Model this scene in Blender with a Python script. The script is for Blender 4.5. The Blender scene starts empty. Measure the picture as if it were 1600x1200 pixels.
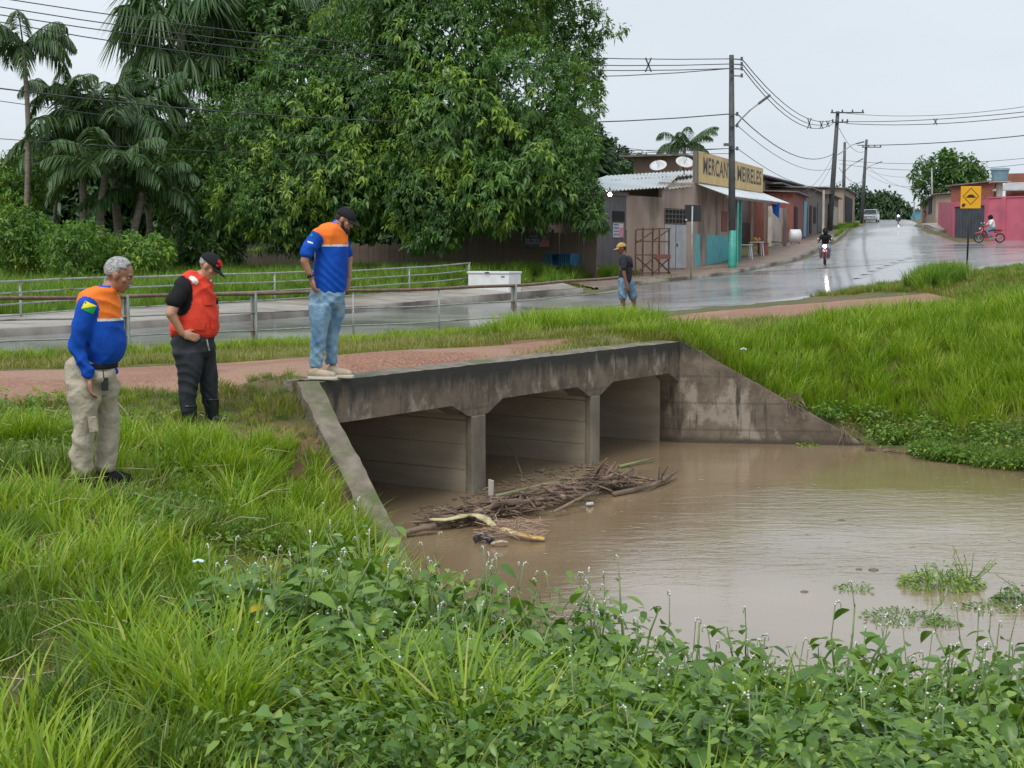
import bpy, math, random
import numpy as np
from mathutils import Vector, Matrix, Quaternion
from mathutils.bvhtree import BVHTree
R = math.radians
rng = np.random.default_rng(7)
random.seed(7)
scene = bpy.context.scene
COL = scene.collection

# ------------------------------------------------------------------ camera
FPX, CAMZ = 2200.0, 2.74
TH = math.atan(200.0 / FPX)
cd = bpy.data.cameras.new("camera"); cam = bpy.data.objects.new("camera", cd); COL.objects.link(cam)
cam.location = (0, 0, CAMZ); cam.rotation_euler = (math.pi / 2 - TH, 0, 0)
cd.sensor_width = 36; cd.lens = 36 * FPX / 1600; cd.clip_start = 0.1; cd.clip_end = 4000
scene.camera = cam

# ------------------------------------------------------------------ world, sun, exposure
SUN_EL, SUN_AZ = 58.0, 205.0      # azimuth clockwise from +Y : behind the camera, a little left
w = bpy.data.worlds.new("World"); scene.world = w; w.use_nodes = True
nt = w.node_tree; nt.nodes.clear()
sky = nt.nodes.new("ShaderNodeTexSky"); sky.sky_type = 'NISHITA'; sky.sun_disc = False
sky.sun_elevation = R(SUN_EL); sky.sun_rotation = R(SUN_AZ); sky.dust_density = 4; sky.air_density = 1.5
mixw = nt.nodes.new("ShaderNodeMix"); mixw.data_type = 'RGBA'; mixw.inputs[0].default_value = 0.93
tc = nt.nodes.new("ShaderNodeTexCoord"); mpw = nt.nodes.new("ShaderNodeMapping"); mpw.inputs['Scale'].default_value = (1.2, 1.2, 4)
nz = nt.nodes.new("ShaderNodeTexNoise"); nz.inputs['Scale'].default_value = 1.6; nz.inputs['Detail'].default_value = 4
rp = nt.nodes.new("ShaderNodeValToRGB")
rp.color_ramp.elements[0].position = 0.3; rp.color_ramp.elements[0].color = (4.45, 4.95, 5.5, 1)
rp.color_ramp.elements[1].position = 0.75; rp.color_ramp.elements[1].color = (5.45, 5.9, 6.35, 1)
bgn = nt.nodes.new("ShaderNodeBackground"); bgn.inputs[1].default_value = 0.1
wo = nt.nodes.new("ShaderNodeOutputWorld")
L = nt.links.new
L(tc.outputs['Generated'], mpw.inputs[0]); L(mpw.outputs[0], nz.inputs['Vector']); L(nz.outputs[0], rp.inputs[0])
L(sky.outputs[0], mixw.inputs[6]); L(rp.outputs[0], mixw.inputs[7]); L(mixw.outputs[2], bgn.inputs[0]); L(bgn.outputs[0], wo.inputs[0])
sd = bpy.data.lights.new("sun", 'SUN'); sd.energy = 1.5; sd.angle = R(35); sd.color = (1, 0.97, 0.92)
sun = bpy.data.objects.new("sun", sd); COL.objects.link(sun)
_d = Vector((math.sin(R(SUN_AZ)) * math.cos(R(SUN_EL)), math.cos(R(SUN_AZ)) * math.cos(R(SUN_EL)), math.sin(R(SUN_EL))))
sun.rotation_euler = _d.to_track_quat('Z', 'Y').to_euler()
scene.view_settings.view_transform = 'Standard'; scene.view_settings.look = 'None'
scene.view_settings.gamma = 1; scene.view_settings.use_curve_mapping = False
scene.view_settings.exposure = 0.62

# ------------------------------------------------------------------ helpers
def W(u, v, Y):
    """world point on the ray of photo pixel (u,v) at forward distance Y"""
    a, b = (u - 800) / FPX, (600 - v) / FPX
    y = math.cos(TH) + b * math.sin(TH); z = -math.sin(TH) + b * math.cos(TH)
    k = Y / y
    return Vector((a * k, Y, CAMZ + z * k))

def tag(o, label=None, cat=None, group=None, kind=None):
    if label: o['label'] = label
    if cat: o['category'] = cat
    if group: o['group'] = group
    if kind: o['kind'] = kind
    return o

def empty(name, loc, label=None, cat=None, group=None, rz=0):
    o = bpy.data.objects.new(name, None); COL.objects.link(o)
    o.location = loc; o.rotation_euler = (0, 0, rz); o.empty_display_size = .2
    return tag(o, label, cat, group)

def origin_of(p):
    v = Vector((0, 0, 0))
    while p is not None:
        v = v + Vector(p.location); p = p.parent
    return v

def link_mesh(name, me, m, parent=None, smooth=False):
    o = bpy.data.objects.new(name, me); COL.objects.link(o)
    if m is not None and not me.materials:
        for x in (m if isinstance(m, (list, tuple)) else [m]): me.materials.append(x)
    if parent is not None: o.parent = parent
    if smooth: me.polygons.foreach_set('use_smooth', [True] * len(me.polygons))
    return o

def np_mesh(name, V, F, tint=None, mi=None):
    """V (n,3); F: array (m,k) or list of arrays"""
    V = np.asarray(V, dtype=np.float32)
    Fs = F if isinstance(F, list) else [F]
    Fs = [np.asarray(f, dtype=np.int32) for f in Fs if len(f)]
    me = bpy.data.meshes.new(name)
    me.vertices.add(len(V)); me.vertices.foreach_set('co', V.ravel())
    nl = sum(f.size for f in Fs); npoly = sum(len(f) for f in Fs)
    me.loops.add(nl); me.loops.foreach_set('vertex_index', np.concatenate([f.ravel() for f in Fs]))
    tot = np.concatenate([np.full(len(f), f.shape[1], dtype=np.int32) for f in Fs])
    st = np.concatenate([[0], np.cumsum(tot)[:-1]]).astype(np.int32)
    me.polygons.add(npoly); me.polygons.foreach_set('loop_start', st)
    me.polygons.foreach_set('loop_total', tot)
    if mi is not None: me.polygons.foreach_set('material_index', np.asarray(mi, dtype=np.int32))
    if tint is not None:
        a = me.attributes.new('tint', 'FLOAT', 'POINT'); a.data.foreach_set('value', np.asarray(tint, dtype=np.float32))
    me.update(calc_edges=True); me.validate()
    return me

class MB:
    """collects simple shapes; build() links them as ONE mesh object"""
    def __init__(s): s.v = []; s.f = []
    def add(s, vs, fs):
        o = len(s.v); s.v += [tuple(x) for x in vs]; s.f += [tuple(i + o for i in f) for f in fs]; return s
    def box(s, c, d, rot=None):
        c = Vector(c); hx, hy, hz = d[0] / 2, d[1] / 2, d[2] / 2
        vs = [Vector((x, y, z)) for x in (-hx, hx) for y in (-hy, hy) for z in (-hz, hz)]
        if rot is not None: vs = [rot @ p for p in vs]
        return s.add([p + c for p in vs], [(0, 1, 3, 2), (4, 6, 7, 5), (0, 4, 5, 1), (2, 3, 7, 6), (0, 2, 6, 4), (1, 5, 7, 3)])
    def bar(s, a, b, wd, h=None, up=(0, 0, 1)):
        """rectangular bar from a to b, width wd sideways and h along up"""
        a, b = Vector(a), Vector(b); d = (b - a).normalized(); up = Vector(up)
        sd_ = d.cross(up)
        if sd_.length < 1e-4: sd_ = d.cross(Vector((1, 0, 0)))
        sd_.normalize(); u2 = sd_.cross(d).normalized(); h = h or wd
        vs = [p + sd_ * i * wd / 2 + u2 * j * h / 2 for p in (a, b) for i, j in ((-1, -1), (1, -1), (1, 1), (-1, 1))]
        return s.add(vs, [(0, 1, 2, 3), (7, 6, 5, 4), (0, 4, 5, 1), (1, 5, 6, 2), (2, 6, 7, 3), (3, 7, 4, 0)])
    def tube(s, pts, r, n=8, caps=True):
        pts = [Vector(p) for p in pts]; m = len(pts)
        rs = r if isinstance(r, (list, tuple)) else [r] * m
        o = len(s.v); prev = None
        for i, p in enumerate(pts):
            d = (pts[min(i + 1, m - 1)] - pts[max(i - 1, 0)])
            if d.length < 1e-9: d = Vector((0, 0, 1))
            d.normalize()
            if prev is None:
                a = d.cross(Vector((0, 0, 1)))
                if a.length < 1e-3: a = d.cross(Vector((1, 0, 0)))
            else: a = prev - d * prev.dot(d)
            a.normalize(); prev = a; b = d.cross(a)
            for k in range(n):
                t = 2 * math.pi * k / n; s.v.append(tuple(p + (a * math.cos(t) + b * math.sin(t)) * rs[i]))
        for i in range(m - 1):
            for k in range(n):
                k2 = (k + 1) % n; s.f.append((o + i * n + k, o + i * n + k2, o + (i + 1) * n + k2, o + (i + 1) * n + k))
        if caps:
            s.f.append(tuple(o + k for k in range(n))[::-1]); s.f.append(tuple(o + (m - 1) * n + k for k in range(n)))
        return s
    def prism(s, poly, a, b=None):
        """extrude 3-D polygon by vector a"""
        n = len(poly); poly = [Vector(p) for p in poly]; a = Vector(a)
        vs = poly + [p + a for p in poly]
        fs = [tuple(range(n))[::-1], tuple(range(n, 2 * n))] + [(i, (i + 1) % n, n + (i + 1) % n, n + i) for i in range(n)]
        return s.add(vs, fs)
    def ell(s, c, r, rot=None, n=16, m=10, half=False):
        c = Vector(c); o = len(s.v)
        r = r if isinstance(r, (tuple, list)) else (r, r, r)
        for i in range(m + 1):
            ph = (math.pi / 2 if half else math.pi) * i / m
            for k in range(n):
                t = 2 * math.pi * k / n
                p = Vector((r[0] * math.sin(ph) * math.cos(t), r[1] * math.sin(ph) * math.sin(t), r[2] * math.cos(ph)))
                if rot is not None: p = rot @ p
                s.v.append(tuple(p + c))
        for i in range(m):
            for k in range(n):
                k2 = (k + 1) % n; s.f.append((o + i * n + k, o + (i + 1) * n + k, o + (i + 1) * n + k2, o + i * n + k2))
        if half: s.f.append(tuple(o + m * n + k for k in range(n)))
        return s
    def torus(s, c, ax, R1, r, n=28, m=8):
        ax = Vector(ax).normalized(); a = ax.cross(Vector((0, 0, 1)))
        if a.length < 1e-3: a = ax.cross(Vector((1, 0, 0)))
        a.normalize(); b = ax.cross(a); o = len(s.v); c = Vector(c)
        for i in range(n):
            t = 2 * math.pi * i / n; d = a * math.cos(t) + b * math.sin(t)
            for k in range(m):
                q = 2 * math.pi * k / m; s.v.append(tuple(c + d * (R1 + r * math.cos(q)) + ax * r * math.sin(q)))
        for i in range(n):
            for k in range(m):
                s.f.append((o + i * m + k, o + ((i + 1) % n) * m + k, o + ((i + 1) % n) * m + (k + 1) % m, o + i * m + (k + 1) % m))
        return s
    def mesh(s, name, off=(0, 0, 0)):
        me = bpy.data.meshes.new(name); off = Vector(off)
        me.from_pydata([Vector(p) - off for p in s.v], [], s.f); me.validate(); me.update()
        import bmesh
        bm = bmesh.new(); bm.from_mesh(me)
        bmesh.ops.remove_doubles(bm, verts=bm.verts, dist=1e-5)
        bmesh.ops.recalc_face_normals(bm, faces=bm.faces); bm.to_mesh(me); bm.free()
        return me
    def build(s, name, m, parent=None, smooth=False, bevel=0):
        off = origin_of(parent)
        if parent is None and s.v:      # origin at the base centre
            A = np.array(s.v); off = Vector(((A[:, 0].min() + A[:, 0].max()) / 2, (A[:, 1].min() + A[:, 1].max()) / 2, A[:, 2].min()))
        o = link_mesh(name, s.mesh(name, off), m, parent, smooth)
        if parent is None: o.location = off
        if bevel:
            b = o.modifiers.new('bevel', 'BEVEL'); b.width = bevel; b.segments = 2; b.limit_method = 'ANGLE'; b.angle_limit = R(40)
        return o

# ------------------------------------------------------------------ materials
def mat(name, c1, c2=None, scale=5, rough=0.7, rough2=None, bump=0.0, bscale=None, metal=0.0, stretch=(1, 1, 1), detail=5,
        spec=0.5, c3=None, s3=None, t3=(0.55, 0.7), coat=0, emit=None, estr=0, lo=0.35, hi=0.65, bdist=0.02, ior=None):
    m = bpy.data.materials.new(name); m.use_nodes = True; n = m.node_tree; b = n.nodes['Principled BSDF']
    b.inputs['Base Color'].default_value = (*c1, 1); b.inputs['Roughness'].default_value = rough
    b.inputs['Metallic'].default_value = metal; b.inputs['Specular IOR Level'].default_value = spec
    if ior: b.inputs['IOR'].default_value = ior
    if coat: b.inputs['Coat Weight'].default_value = coat; b.inputs['Coat Roughness'].default_value = 0.1
    if emit: b.inputs['Emission Color'].default_value = (*emit, 1); b.inputs['Emission Strength'].default_value = estr
    lk = n.links.new
    t = n.nodes.new('ShaderNodeTexCoord'); mp = n.nodes.new('ShaderNodeMapping'); mp.inputs['Scale'].default_value = stretch
    lk(t.outputs['Object'], mp.inputs[0])
    if c2 is not None:
        z = n.nodes.new('ShaderNodeTexNoise'); z.inputs['Scale'].default_value = scale; z.inputs['Detail'].default_value = detail
        lk(mp.outputs[0], z.inputs['Vector'])
        mr = n.nodes.new('ShaderNodeMapRange'); mr.inputs[1].default_value = lo; mr.inputs[2].default_value = hi
        lk(z.outputs[0], mr.inputs[0])
        x = n.nodes.new('ShaderNodeMix'); x.data_type = 'RGBA'; x.inputs[6].default_value = (*c1, 1); x.inputs[7].default_value = (*c2, 1)
        lk(mr.outputs[0], x.inputs[0]); out = x.outputs[2]
        if c3 is not None:
            z2 = n.nodes.new('ShaderNodeTexNoise'); z2.inputs['Scale'].default_value = s3 or scale * .3; z2.inputs['Detail'].default_value = 6
            lk(mp.outputs[0], z2.inputs['Vector'])
            m2 = n.nodes.new('ShaderNodeMapRange'); m2.inputs[1].default_value = t3[0]; m2.inputs[2].default_value = t3[1]
            lk(z2.outputs[0], m2.inputs[0])
            x2 = n.nodes.new('ShaderNodeMix'); x2.data_type = 'RGBA'; x2.inputs[7].default_value = (*c3, 1)
            lk(out, x2.inputs[6]); lk(m2.outputs[0], x2.inputs[0]); out = x2.outputs[2]
        lk(out, b.inputs['Base Color'])
        if rough2 is not None:
            m3 = n.nodes.new('ShaderNodeMapRange'); m3.inputs[1].default_value = lo; m3.inputs[2].default_value = hi
            m3.inputs[3].default_value = rough; m3.inputs[4].default_value = rough2
            lk(z.outputs[0], m3.inputs[0]); lk(m3.outputs[0], b.inputs['Roughness'])
    if bump:
        z3 = n.nodes.new('ShaderNodeTexNoise'); z3.inputs['Scale'].default_value = bscale or scale * 4; z3.inputs['Detail'].default_value = 6
        lk(mp.outputs[0], z3.inputs['Vector'])
        bp = n.nodes.new('ShaderNodeBump'); bp.inputs['Strength'].default_value = bump; bp.inputs['Distance'].default_value = bdist
        lk(z3.outputs[0], bp.inputs['Height']); lk(bp.outputs[0], b.inputs['Normal'])
    return m

def leafmat(name, cols, rough=0.45, trans=0.35, rand=0.0, spec=0.5):
    """cols: [(pos,(r,g,b))...] read along the per-leaf 'tint' (plus per-instance random)"""
    m = bpy.data.materials.new(name); m.use_nodes = True; n = m.node_tree; lk = n.links.new
    b = n.nodes['Principled BSDF']; o = n.nodes['Material Output']
    a = n.nodes.new('ShaderNodeAttribute'); a.attribute_name = 'tint'
    r = n.nodes.new('ShaderNodeValToRGB'); cr = r.color_ramp
    while len(cr.elements) > 1: cr.elements.remove(cr.elements[-1])
    cr.elements[0].position = cols[0][0]; cr.elements[0].color = (*cols[0][1], 1)
    for p, c in cols[1:]:
        e = cr.elements.new(p); e.color = (*c, 1)
    src = a.outputs['Fac']
    if rand:      # mottling inside the leaf
        tcn = n.nodes.new('ShaderNodeTexCoord'); nzn = n.nodes.new('ShaderNodeTexNoise'); nzn.inputs['Scale'].default_value = 9; lk(tcn.outputs['Object'], nzn.inputs['Vector'])
        mm = n.nodes.new('ShaderNodeMath'); mm.operation = 'MULTIPLY_ADD'; mm.inputs[1].default_value = .5; lk(nzn.outputs[0], mm.inputs[0]); lk(src, mm.inputs[2])
        ms_ = n.nodes.new('ShaderNodeMath'); ms_.operation = 'SUBTRACT'; ms_.inputs[1].default_value = .25; lk(mm.outputs[0], ms_.inputs[0]); src = ms_.outputs[0]
    if rand:
        oi = n.nodes.new('ShaderNodeObjectInfo'); ma = n.nodes.new('ShaderNodeMath'); ma.operation = 'MULTIPLY_ADD'
        ma.inputs[1].default_value = rand; lk(oi.outputs['Random'], ma.inputs[0]); lk(src, ma.inputs[2])
        m2 = n.nodes.new('ShaderNodeMath'); m2.operation = 'SUBTRACT'; m2.inputs[1].default_value = rand / 2
        lk(ma.outputs[0], m2.inputs[0]); src = m2.outputs[0]
    lk(src, r.inputs[0]); lk(r.outputs[0], b.inputs['Base Color'])
    b.inputs['Roughness'].default_value = rough; b.inputs['Specular IOR Level'].default_value = spec
    t = n.nodes.new('ShaderNodeBsdfTranslucent')
    g = n.nodes.new('ShaderNodeMix'); g.data_type = 'RGBA'; g.blend_type = 'MULTIPLY'; g.inputs[0].default_value = 1
    g.inputs[7].default_value = (1.3, 1.3, .5, 1); lk(r.outputs[0], g.inputs[6]); lk(g.outputs[2], t.inputs[0])
    mx = n.nodes.new('ShaderNodeMixShader'); mx.inputs[0].default_value = trans
    lk(b.outputs[0], mx.inputs[1]); lk(t.outputs[0], mx.inputs[2]); lk(mx.outputs[0], o.inputs[0])
    return m

M = {}
M['concrete'] = mat('old_concrete', (.13, .11, .083), (.25, .21, .16), 2.2, .8, bump=.5, bscale=30, stretch=(1, 1, .6), c3=(.045, .04, .034), s3=.9, t3=(.48, .68))
M['concrete_in'] = mat('barrel_concrete', (.32, .265, .195), (.43, .365, .28), 1.5, .75, bump=.4, bscale=14, stretch=(.5, .5, 2.5))
M['concrete_top'] = mat('worn_coping', (.13, .11, .085), (.24, .205, .16), 6, .85, bump=.9, bscale=25, c3=(.10, .12, .05), s3=2.5, t3=(.5, .65))
M['kerb'] = mat('kerb_concrete', (.19, .17, .14), (.30, .28, .25), 2, .6, bump=.4, c3=(.07, .05, .045), s3=.5, t3=(.45, .6))
M['paving'] = mat('wet_paving', (.27, .24, .21), (.38, .35, .31), 1.2, .35, .6, bump=.3, bscale=12, c3=(.2, .13, .09), s3=.3)
M['soil'] = mat('soil', (.12, .085, .05), (.085, .075, .03), 3, .9, bump=.8, bscale=20)
M['asphalt'] = mat('wet_asphalt', (.18, .178, .175), (.33, .325, .315), .35, .2, .5, bump=.12, bscale=9, c3=(.075, .073, .07), s3=.2, t3=(.55, .7), stretch=(1, 1, 1), spec=.5, lo=.35, hi=.7, bdist=.01, coat=.5)
M['dirt'] = mat('red_dirt', (.20, .08, .046), (.42, .21, .125), 23, .35, .85, bump=1.0, bscale=18, c3=(.35, .20, .13), s3=.55, t3=(.5, .6), bdist=.06, detail=9, lo=.4, hi=.62)
M['dirt2'] = mat('brown_verge', (.16, .11, .08), (.25, .19, .15), 1.2, .35, .8, bump=.6, bscale=10)
M['bark'] = mat('bark', (.10, .08, .06), (.19, .16, .12), 6, .9, bump=1, bscale=12, stretch=(1, 1, .2))
M['palmbark'] = mat('palm_bark', (.16, .13, .10), (.26, .22, .18), 4, .9, bump=.6, stretch=(1, 1, 3))
M['steel'] = mat('galvanised_pipe', (.28, .31, .30), (.40, .42, .40), 8, .45, bump=.2, metal=.3, c3=(.20, .10, .06), s3=2)
M['rust'] = mat('rusty_pipe', (.13, .08, .06), (.22, .14, .10), 9, .6, bump=.4)
M['pole'] = mat('pole_concrete', (.05, .055, .055), (.085, .09, .09), 3, .6, bump=.3)
M['wire'] = mat('wire', (.05, .052, .055), rough=.5)
M['insul'] = mat('insulator', (.10, .11, .12), rough=.3)
M['teal'] = mat('teal_paint', (.06, .42, .33), (.04, .30, .25), 3, .5, bump=.1, c3=(.2, .25, .22), s3=4, t3=(.6, .7))
M['cyan'] = mat('cyan_paint', (.10, .50, .55), (.08, .40, .46), 2, .55, c3=(.3, .42, .4), s3=2.4, t3=(.58, .7))
M['wallbrown'] = mat('bare_render', (.44, .335, .275), (.33, .245, .195), 1.2, .8, bump=.2, c3=(.16, .125, .10), s3=.6, t3=(.55, .72), stretch=(1, 1, .4))
M['wallpale'] = mat('pale_wall', (.52, .47, .42), (.42, .38, .34), 1.5, .8, c3=(.3, .25, .2), s3=.9)
M['wallwhite'] = mat('white_wall', (.62, .62, .60), (.5, .5, .48), 1.5, .8)
M['wood'] = mat('dark_board', (.17, .115, .095), (.27, .20, .16), 4, .8, bump=.4, stretch=(6, 6, .5), c3=(.16, .12, .09), s3=1.5, t3=(.6, .75))
M['woodred'] = mat('red_board', (.30, .10, .08), (.20, .07, .06), 3, .75, stretch=(5, 5, .5))
M['woodgrey'] = mat('grey_board', (.14, .12, .11), (.22, .19, .17), 3, .8, stretch=(5, 5, .5))
M['woodbrown'] = mat('brown_timber', (.09, .045, .03), (.15, .08, .05), 8, .7)
M['tin'] = mat('white_roof_sheet', (.55, .60, .62), (.72, .76, .77), 1.2, .35, metal=.15, c3=(.28, .30, .31), s3=1.1, t3=(.55, .7), stretch=(.3, 1, 1))
M['tindark'] = mat('weathered_roof_sheet', (.12, .11, .105), (.22, .20, .19), 2, .6)
M['tingrey'] = mat('grey_roof_sheet', (.30, .31, .32), (.42, .43, .43), 2, .5)
M['tinwall'] = mat('grey_wall_sheet', (.09, .085, .09), (.15, .14, .15), 2, .5, stretch=(4, 4, .5))
M['dark'] = mat('painted_opening_shade', (.012, .012, .014), rough=.8)  # near-black panels: the unlit inside of openings put into the colour
M['glass'] = mat('dark_glass', (.02, .025, .03), rough=.1)
M['doorgrey'] = mat('grey_steel_door', (.42, .44, .46), (.34, .35, .37), 2, .5)
M['doordark'] = mat('charcoal_gate', (.065, .075, .09), (.09, .10, .115), 2, .45)
M['yellowsign'] = mat('cream_signboard', (.62, .43, .17), (.70, .50, .22), 1.5, .6, c3=(.5, .36, .16), s3=.8)
M['black'] = mat('black_paint', (.018, .02, .024), rough=.5)
M['blackpl'] = mat('black_plastic', (.025, .027, .032), rough=.4)
M['pink'] = mat('pink_wall', (.56, .13, .19), (.47, .11, .16), 1, .7, c3=(.36, .10, .13), s3=.5)
M['brickwall'] = mat('brick_wall', (.36, .13, .09), (.26, .09, .06), 6, .85, bump=.3, stretch=(1, 1, 3), c3=(.18, .10, .08), s3=.8)
M['blue'] = mat('blue_paint', (.03, .13, .26), (.05, .18, .32), 5, .5)
M['tank'] = mat('tank_plastic', (.20, .34, .42), (.26, .40, .47), 2, .5)
M['white'] = mat('white_enamel', (.72, .73, .74), (.62, .63, .63), 3, .4)
M['plasticwhite'] = mat('white_plastic', (.66, .67, .68), rough=.4)
M['amber'] = mat('yellow_sign', (.85, .42, .01), (.80, .38, .01), 4, .45)
M['lamp'] = mat('lit_bulb', (1, 1, 1), rough=.3, emit=(1, .98, .93), estr=14)
M['headlamp'] = mat('lit_headlamp', (1, 1, 1), rough=.2, emit=(1, .97, .9), estr=22)
M['carpaint'] = mat('silver_paint', (.42, .45, .47), rough=.25, metal=.4, coat=.6)
M['rubber'] = mat('rubber', (.02, .02, .02), rough=.75)
M['chrome'] = mat('metal_trim', (.45, .45, .46), rough=.25, metal=.8)
M['redpaint'] = mat('red_bodywork', (.38, .02, .03), rough=.3, coat=.4)
M['skin1'] = mat('skin_tan', (.34, .16, .10), (.40, .20, .13), 9, .5, bump=.1)
M['skin2'] = mat('skin_light', (.44, .22, .14), (.50, .27, .18), 9, .5, bump=.1)
M['skin3'] = mat('skin_warm', (.36, .17, .105), (.42, .21, .14), 9, .5, bump=.1)
M['skin4'] = mat('skin_dark', (.17, .075, .045), (.21, .10, .06), 9, .5, bump=.1)
def cloth(name, c, k=.72, rough=.85):
    return mat(name, c, tuple(x * k for x in c), 7, rough, bump=.55, bscale=11, bdist=.03, stretch=(1, 1, .7), spec=.2)
M['royal'] = cloth('royal_blue_cloth', (.008, .085, .50))
M['orange'] = cloth('orange_cloth', (.95, .22, .035), .85)
M['whitecloth'] = cloth('white_cloth', (.75, .74, .72), .9)
M['khaki'] = mat('khaki_cloth', (.47, .42, .335), (.35, .31, .24), 9, .9, bump=.9, bscale=9, bdist=.04, spec=.2)
M['blackcloth'] = cloth('black_cloth', (.016, .017, .02))
M['blackjean'] = cloth('black_denim', (.022, .025, .03), 1.8)
M['redvest'] = cloth('red_vest_cloth', (.80, .07, .04), .78)
M['jean'] = mat('light_denim', (.13, .24, .37), (.28, .42, .54), 8, .9, bump=.8, bscale=10, bdist=.03, c3=(.09, .19, .32), s3=5, t3=(.5, .65), spec=.2)
M['jean2'] = mat('mid_denim', (.10, .18, .28), (.2, .3, .42), 12, .9, bump=.4, spec=.2)
M['greytee'] = cloth('charcoal_tee', (.035, .036, .045))
M['beige'] = mat('beige_leather', (.50, .42, .30), (.40, .33, .24), 14, .7, bump=.2)
M['sole'] = mat('pale_sole', (.6, .56, .48), rough=.7)
M['boot'] = mat('rubber_boot', (.012, .018, .022), rough=.25)
M['capblack'] = cloth('black_cap', (.018, .019, .023))
M['captan'] = cloth('tan_cap', (.55, .34, .13))
M['redcloth'] = cloth('red_badge', (.55, .05, .03))
M['hairgrey'] = mat('grey_hair', (.55, .55, .55), (.24, .24, .24), 45, .8, bump=1, bscale=90)
M['hairdark'] = mat('dark_hair', (.012, .010, .009), (.03, .025, .02), 40, .7, bump=1, bscale=90)
M['green'] = mat('flag_green', (.01, .35, .08), rough=.8)
M['yellow'] = mat('flag_yellow', (.85, .75, .04), rough=.8)
M['foam'] = mat('yellow_foam', (.64, .57, .30), (.45, .36, .16), 9, .85, bump=1, c3=(.62, .40, .10), s3=3.4, t3=(.52, .62))
M['stick'] = mat('dry_reed', (.13, .085, .058), (.30, .215, .155), 3, .8, c3=(.07, .045, .035), s3=4, t3=(.5, .6))
M['log'] = mat('wet_log', (.10, .07, .05), (.20, .15, .11), 5, .6, bump=.7)
M['bamboo'] = mat('green_cane', (.14, .17, .07), (.25, .27, .13), 5, .5)
M['postprint'] = mat('campaign_print', (.10, .10, .17), (.2, .24, .36), 3, .5)
M['pinkprint'] = mat('pink_print', (.70, .16, .28), (.62, .30, .30), 6, .5)
M['paper'] = mat('pale_print', (.60, .58, .62), (.48, .46, .5), 10, .5)
M['bluecloth'] = cloth('blue_cloth', (.02, .10, .45))
M['bluewall'] = mat('sky_blue_paint', (.12, .42, .60), rough=.6)
M['stem'] = mat('green_stem', (.12, .19, .05), (.17, .25, .08), 20, .5)
M['spike'] = mat('pale_spike', (.26, .33, .14), (.34, .38, .22), 60, .6)
M['petal'] = mat('white_petal', (.75, .74, .74), rough=.6)
M['scrap'] = mat('plastic_scrap', (.55, .70, .68), rough=.4)
# foliage
M['grass'] = leafmat('grass_blades', [(0, (.09, .17, .015)), (.45, (.20, .34, .022)), (.8, (.34, .45, .04)), (1, (.52, .50, .18))], .5, .4, rand=.45, spec=.35)
M['grassdry'] = leafmat('olive_turf', [(0, (.10, .14, .02)), (.5, (.22, .25, .05)), (1, (.38, .33, .13))], .6, .35, rand=.5)
M['grassdark'] = leafmat('verge_grass', [(0, (.06, .14, .02)), (.5, (.15, .28, .035)), (1, (.30, .40, .07))], .5, .35, rand=.5, spec=.3)
M['weed'] = leafmat('weed_leaf', [(0, (.055, .125, .022)), (.5, (.118, .232, .038)), (1, (.26, .38, .065))], .32, .28, rand=.5, spec=.5)
M['mango'] = leafmat('mango_leaf', [(0, (.034, .092, .02)), (.45, (.083, .188, .034)), (.75, (.145, .27, .038)), (1, (.26, .39, .055))], .42, .3)
M['mango2'] = leafmat('glossy_leaf', [(0, (.034, .092, .02)), (.5, (.08, .18, .033)), (1, (.17, .31, .05))], .4, .28)
M['bush'] = leafmat('bush_leaf', [(0, (.06, .14, .025)), (.5, (.13, .26, .038)), (1, (.32, .43, .05))], .5, .35)
M['darkleaf'] = leafmat('dark_leaf', [(0, (.02, .05, .018)), (.5, (.04, .10, .026)), (1, (.08, .16, .035))], .5, .2)
M['palm'] = leafmat('palm_leaf', [(0, (.034, .08, .03)), (.5, (.07, .14, .045)), (1, (.15, .22, .075))], .4, .25)
M['farleaf'] = leafmat('far_leaf', [(0, (.03, .065, .028)), (.5, (.055, .11, .04)), (1, (.10, .17, .06))], .6, .2)
M['yellowleaf'] = leafmat('yellow_leaf', [(0, (.6, .42, .03)), (1, (.7, .5, .03))], .5, .3)
M['grass2'] = leafmat('olive_blades', [(0, (.055, .12, .018)), (.5, (.12, .22, .03)), (.85, (.22, .30, .06)), (1, (.36, .32, .15))], .5, .35, rand=.5, spec=.3)
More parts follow.
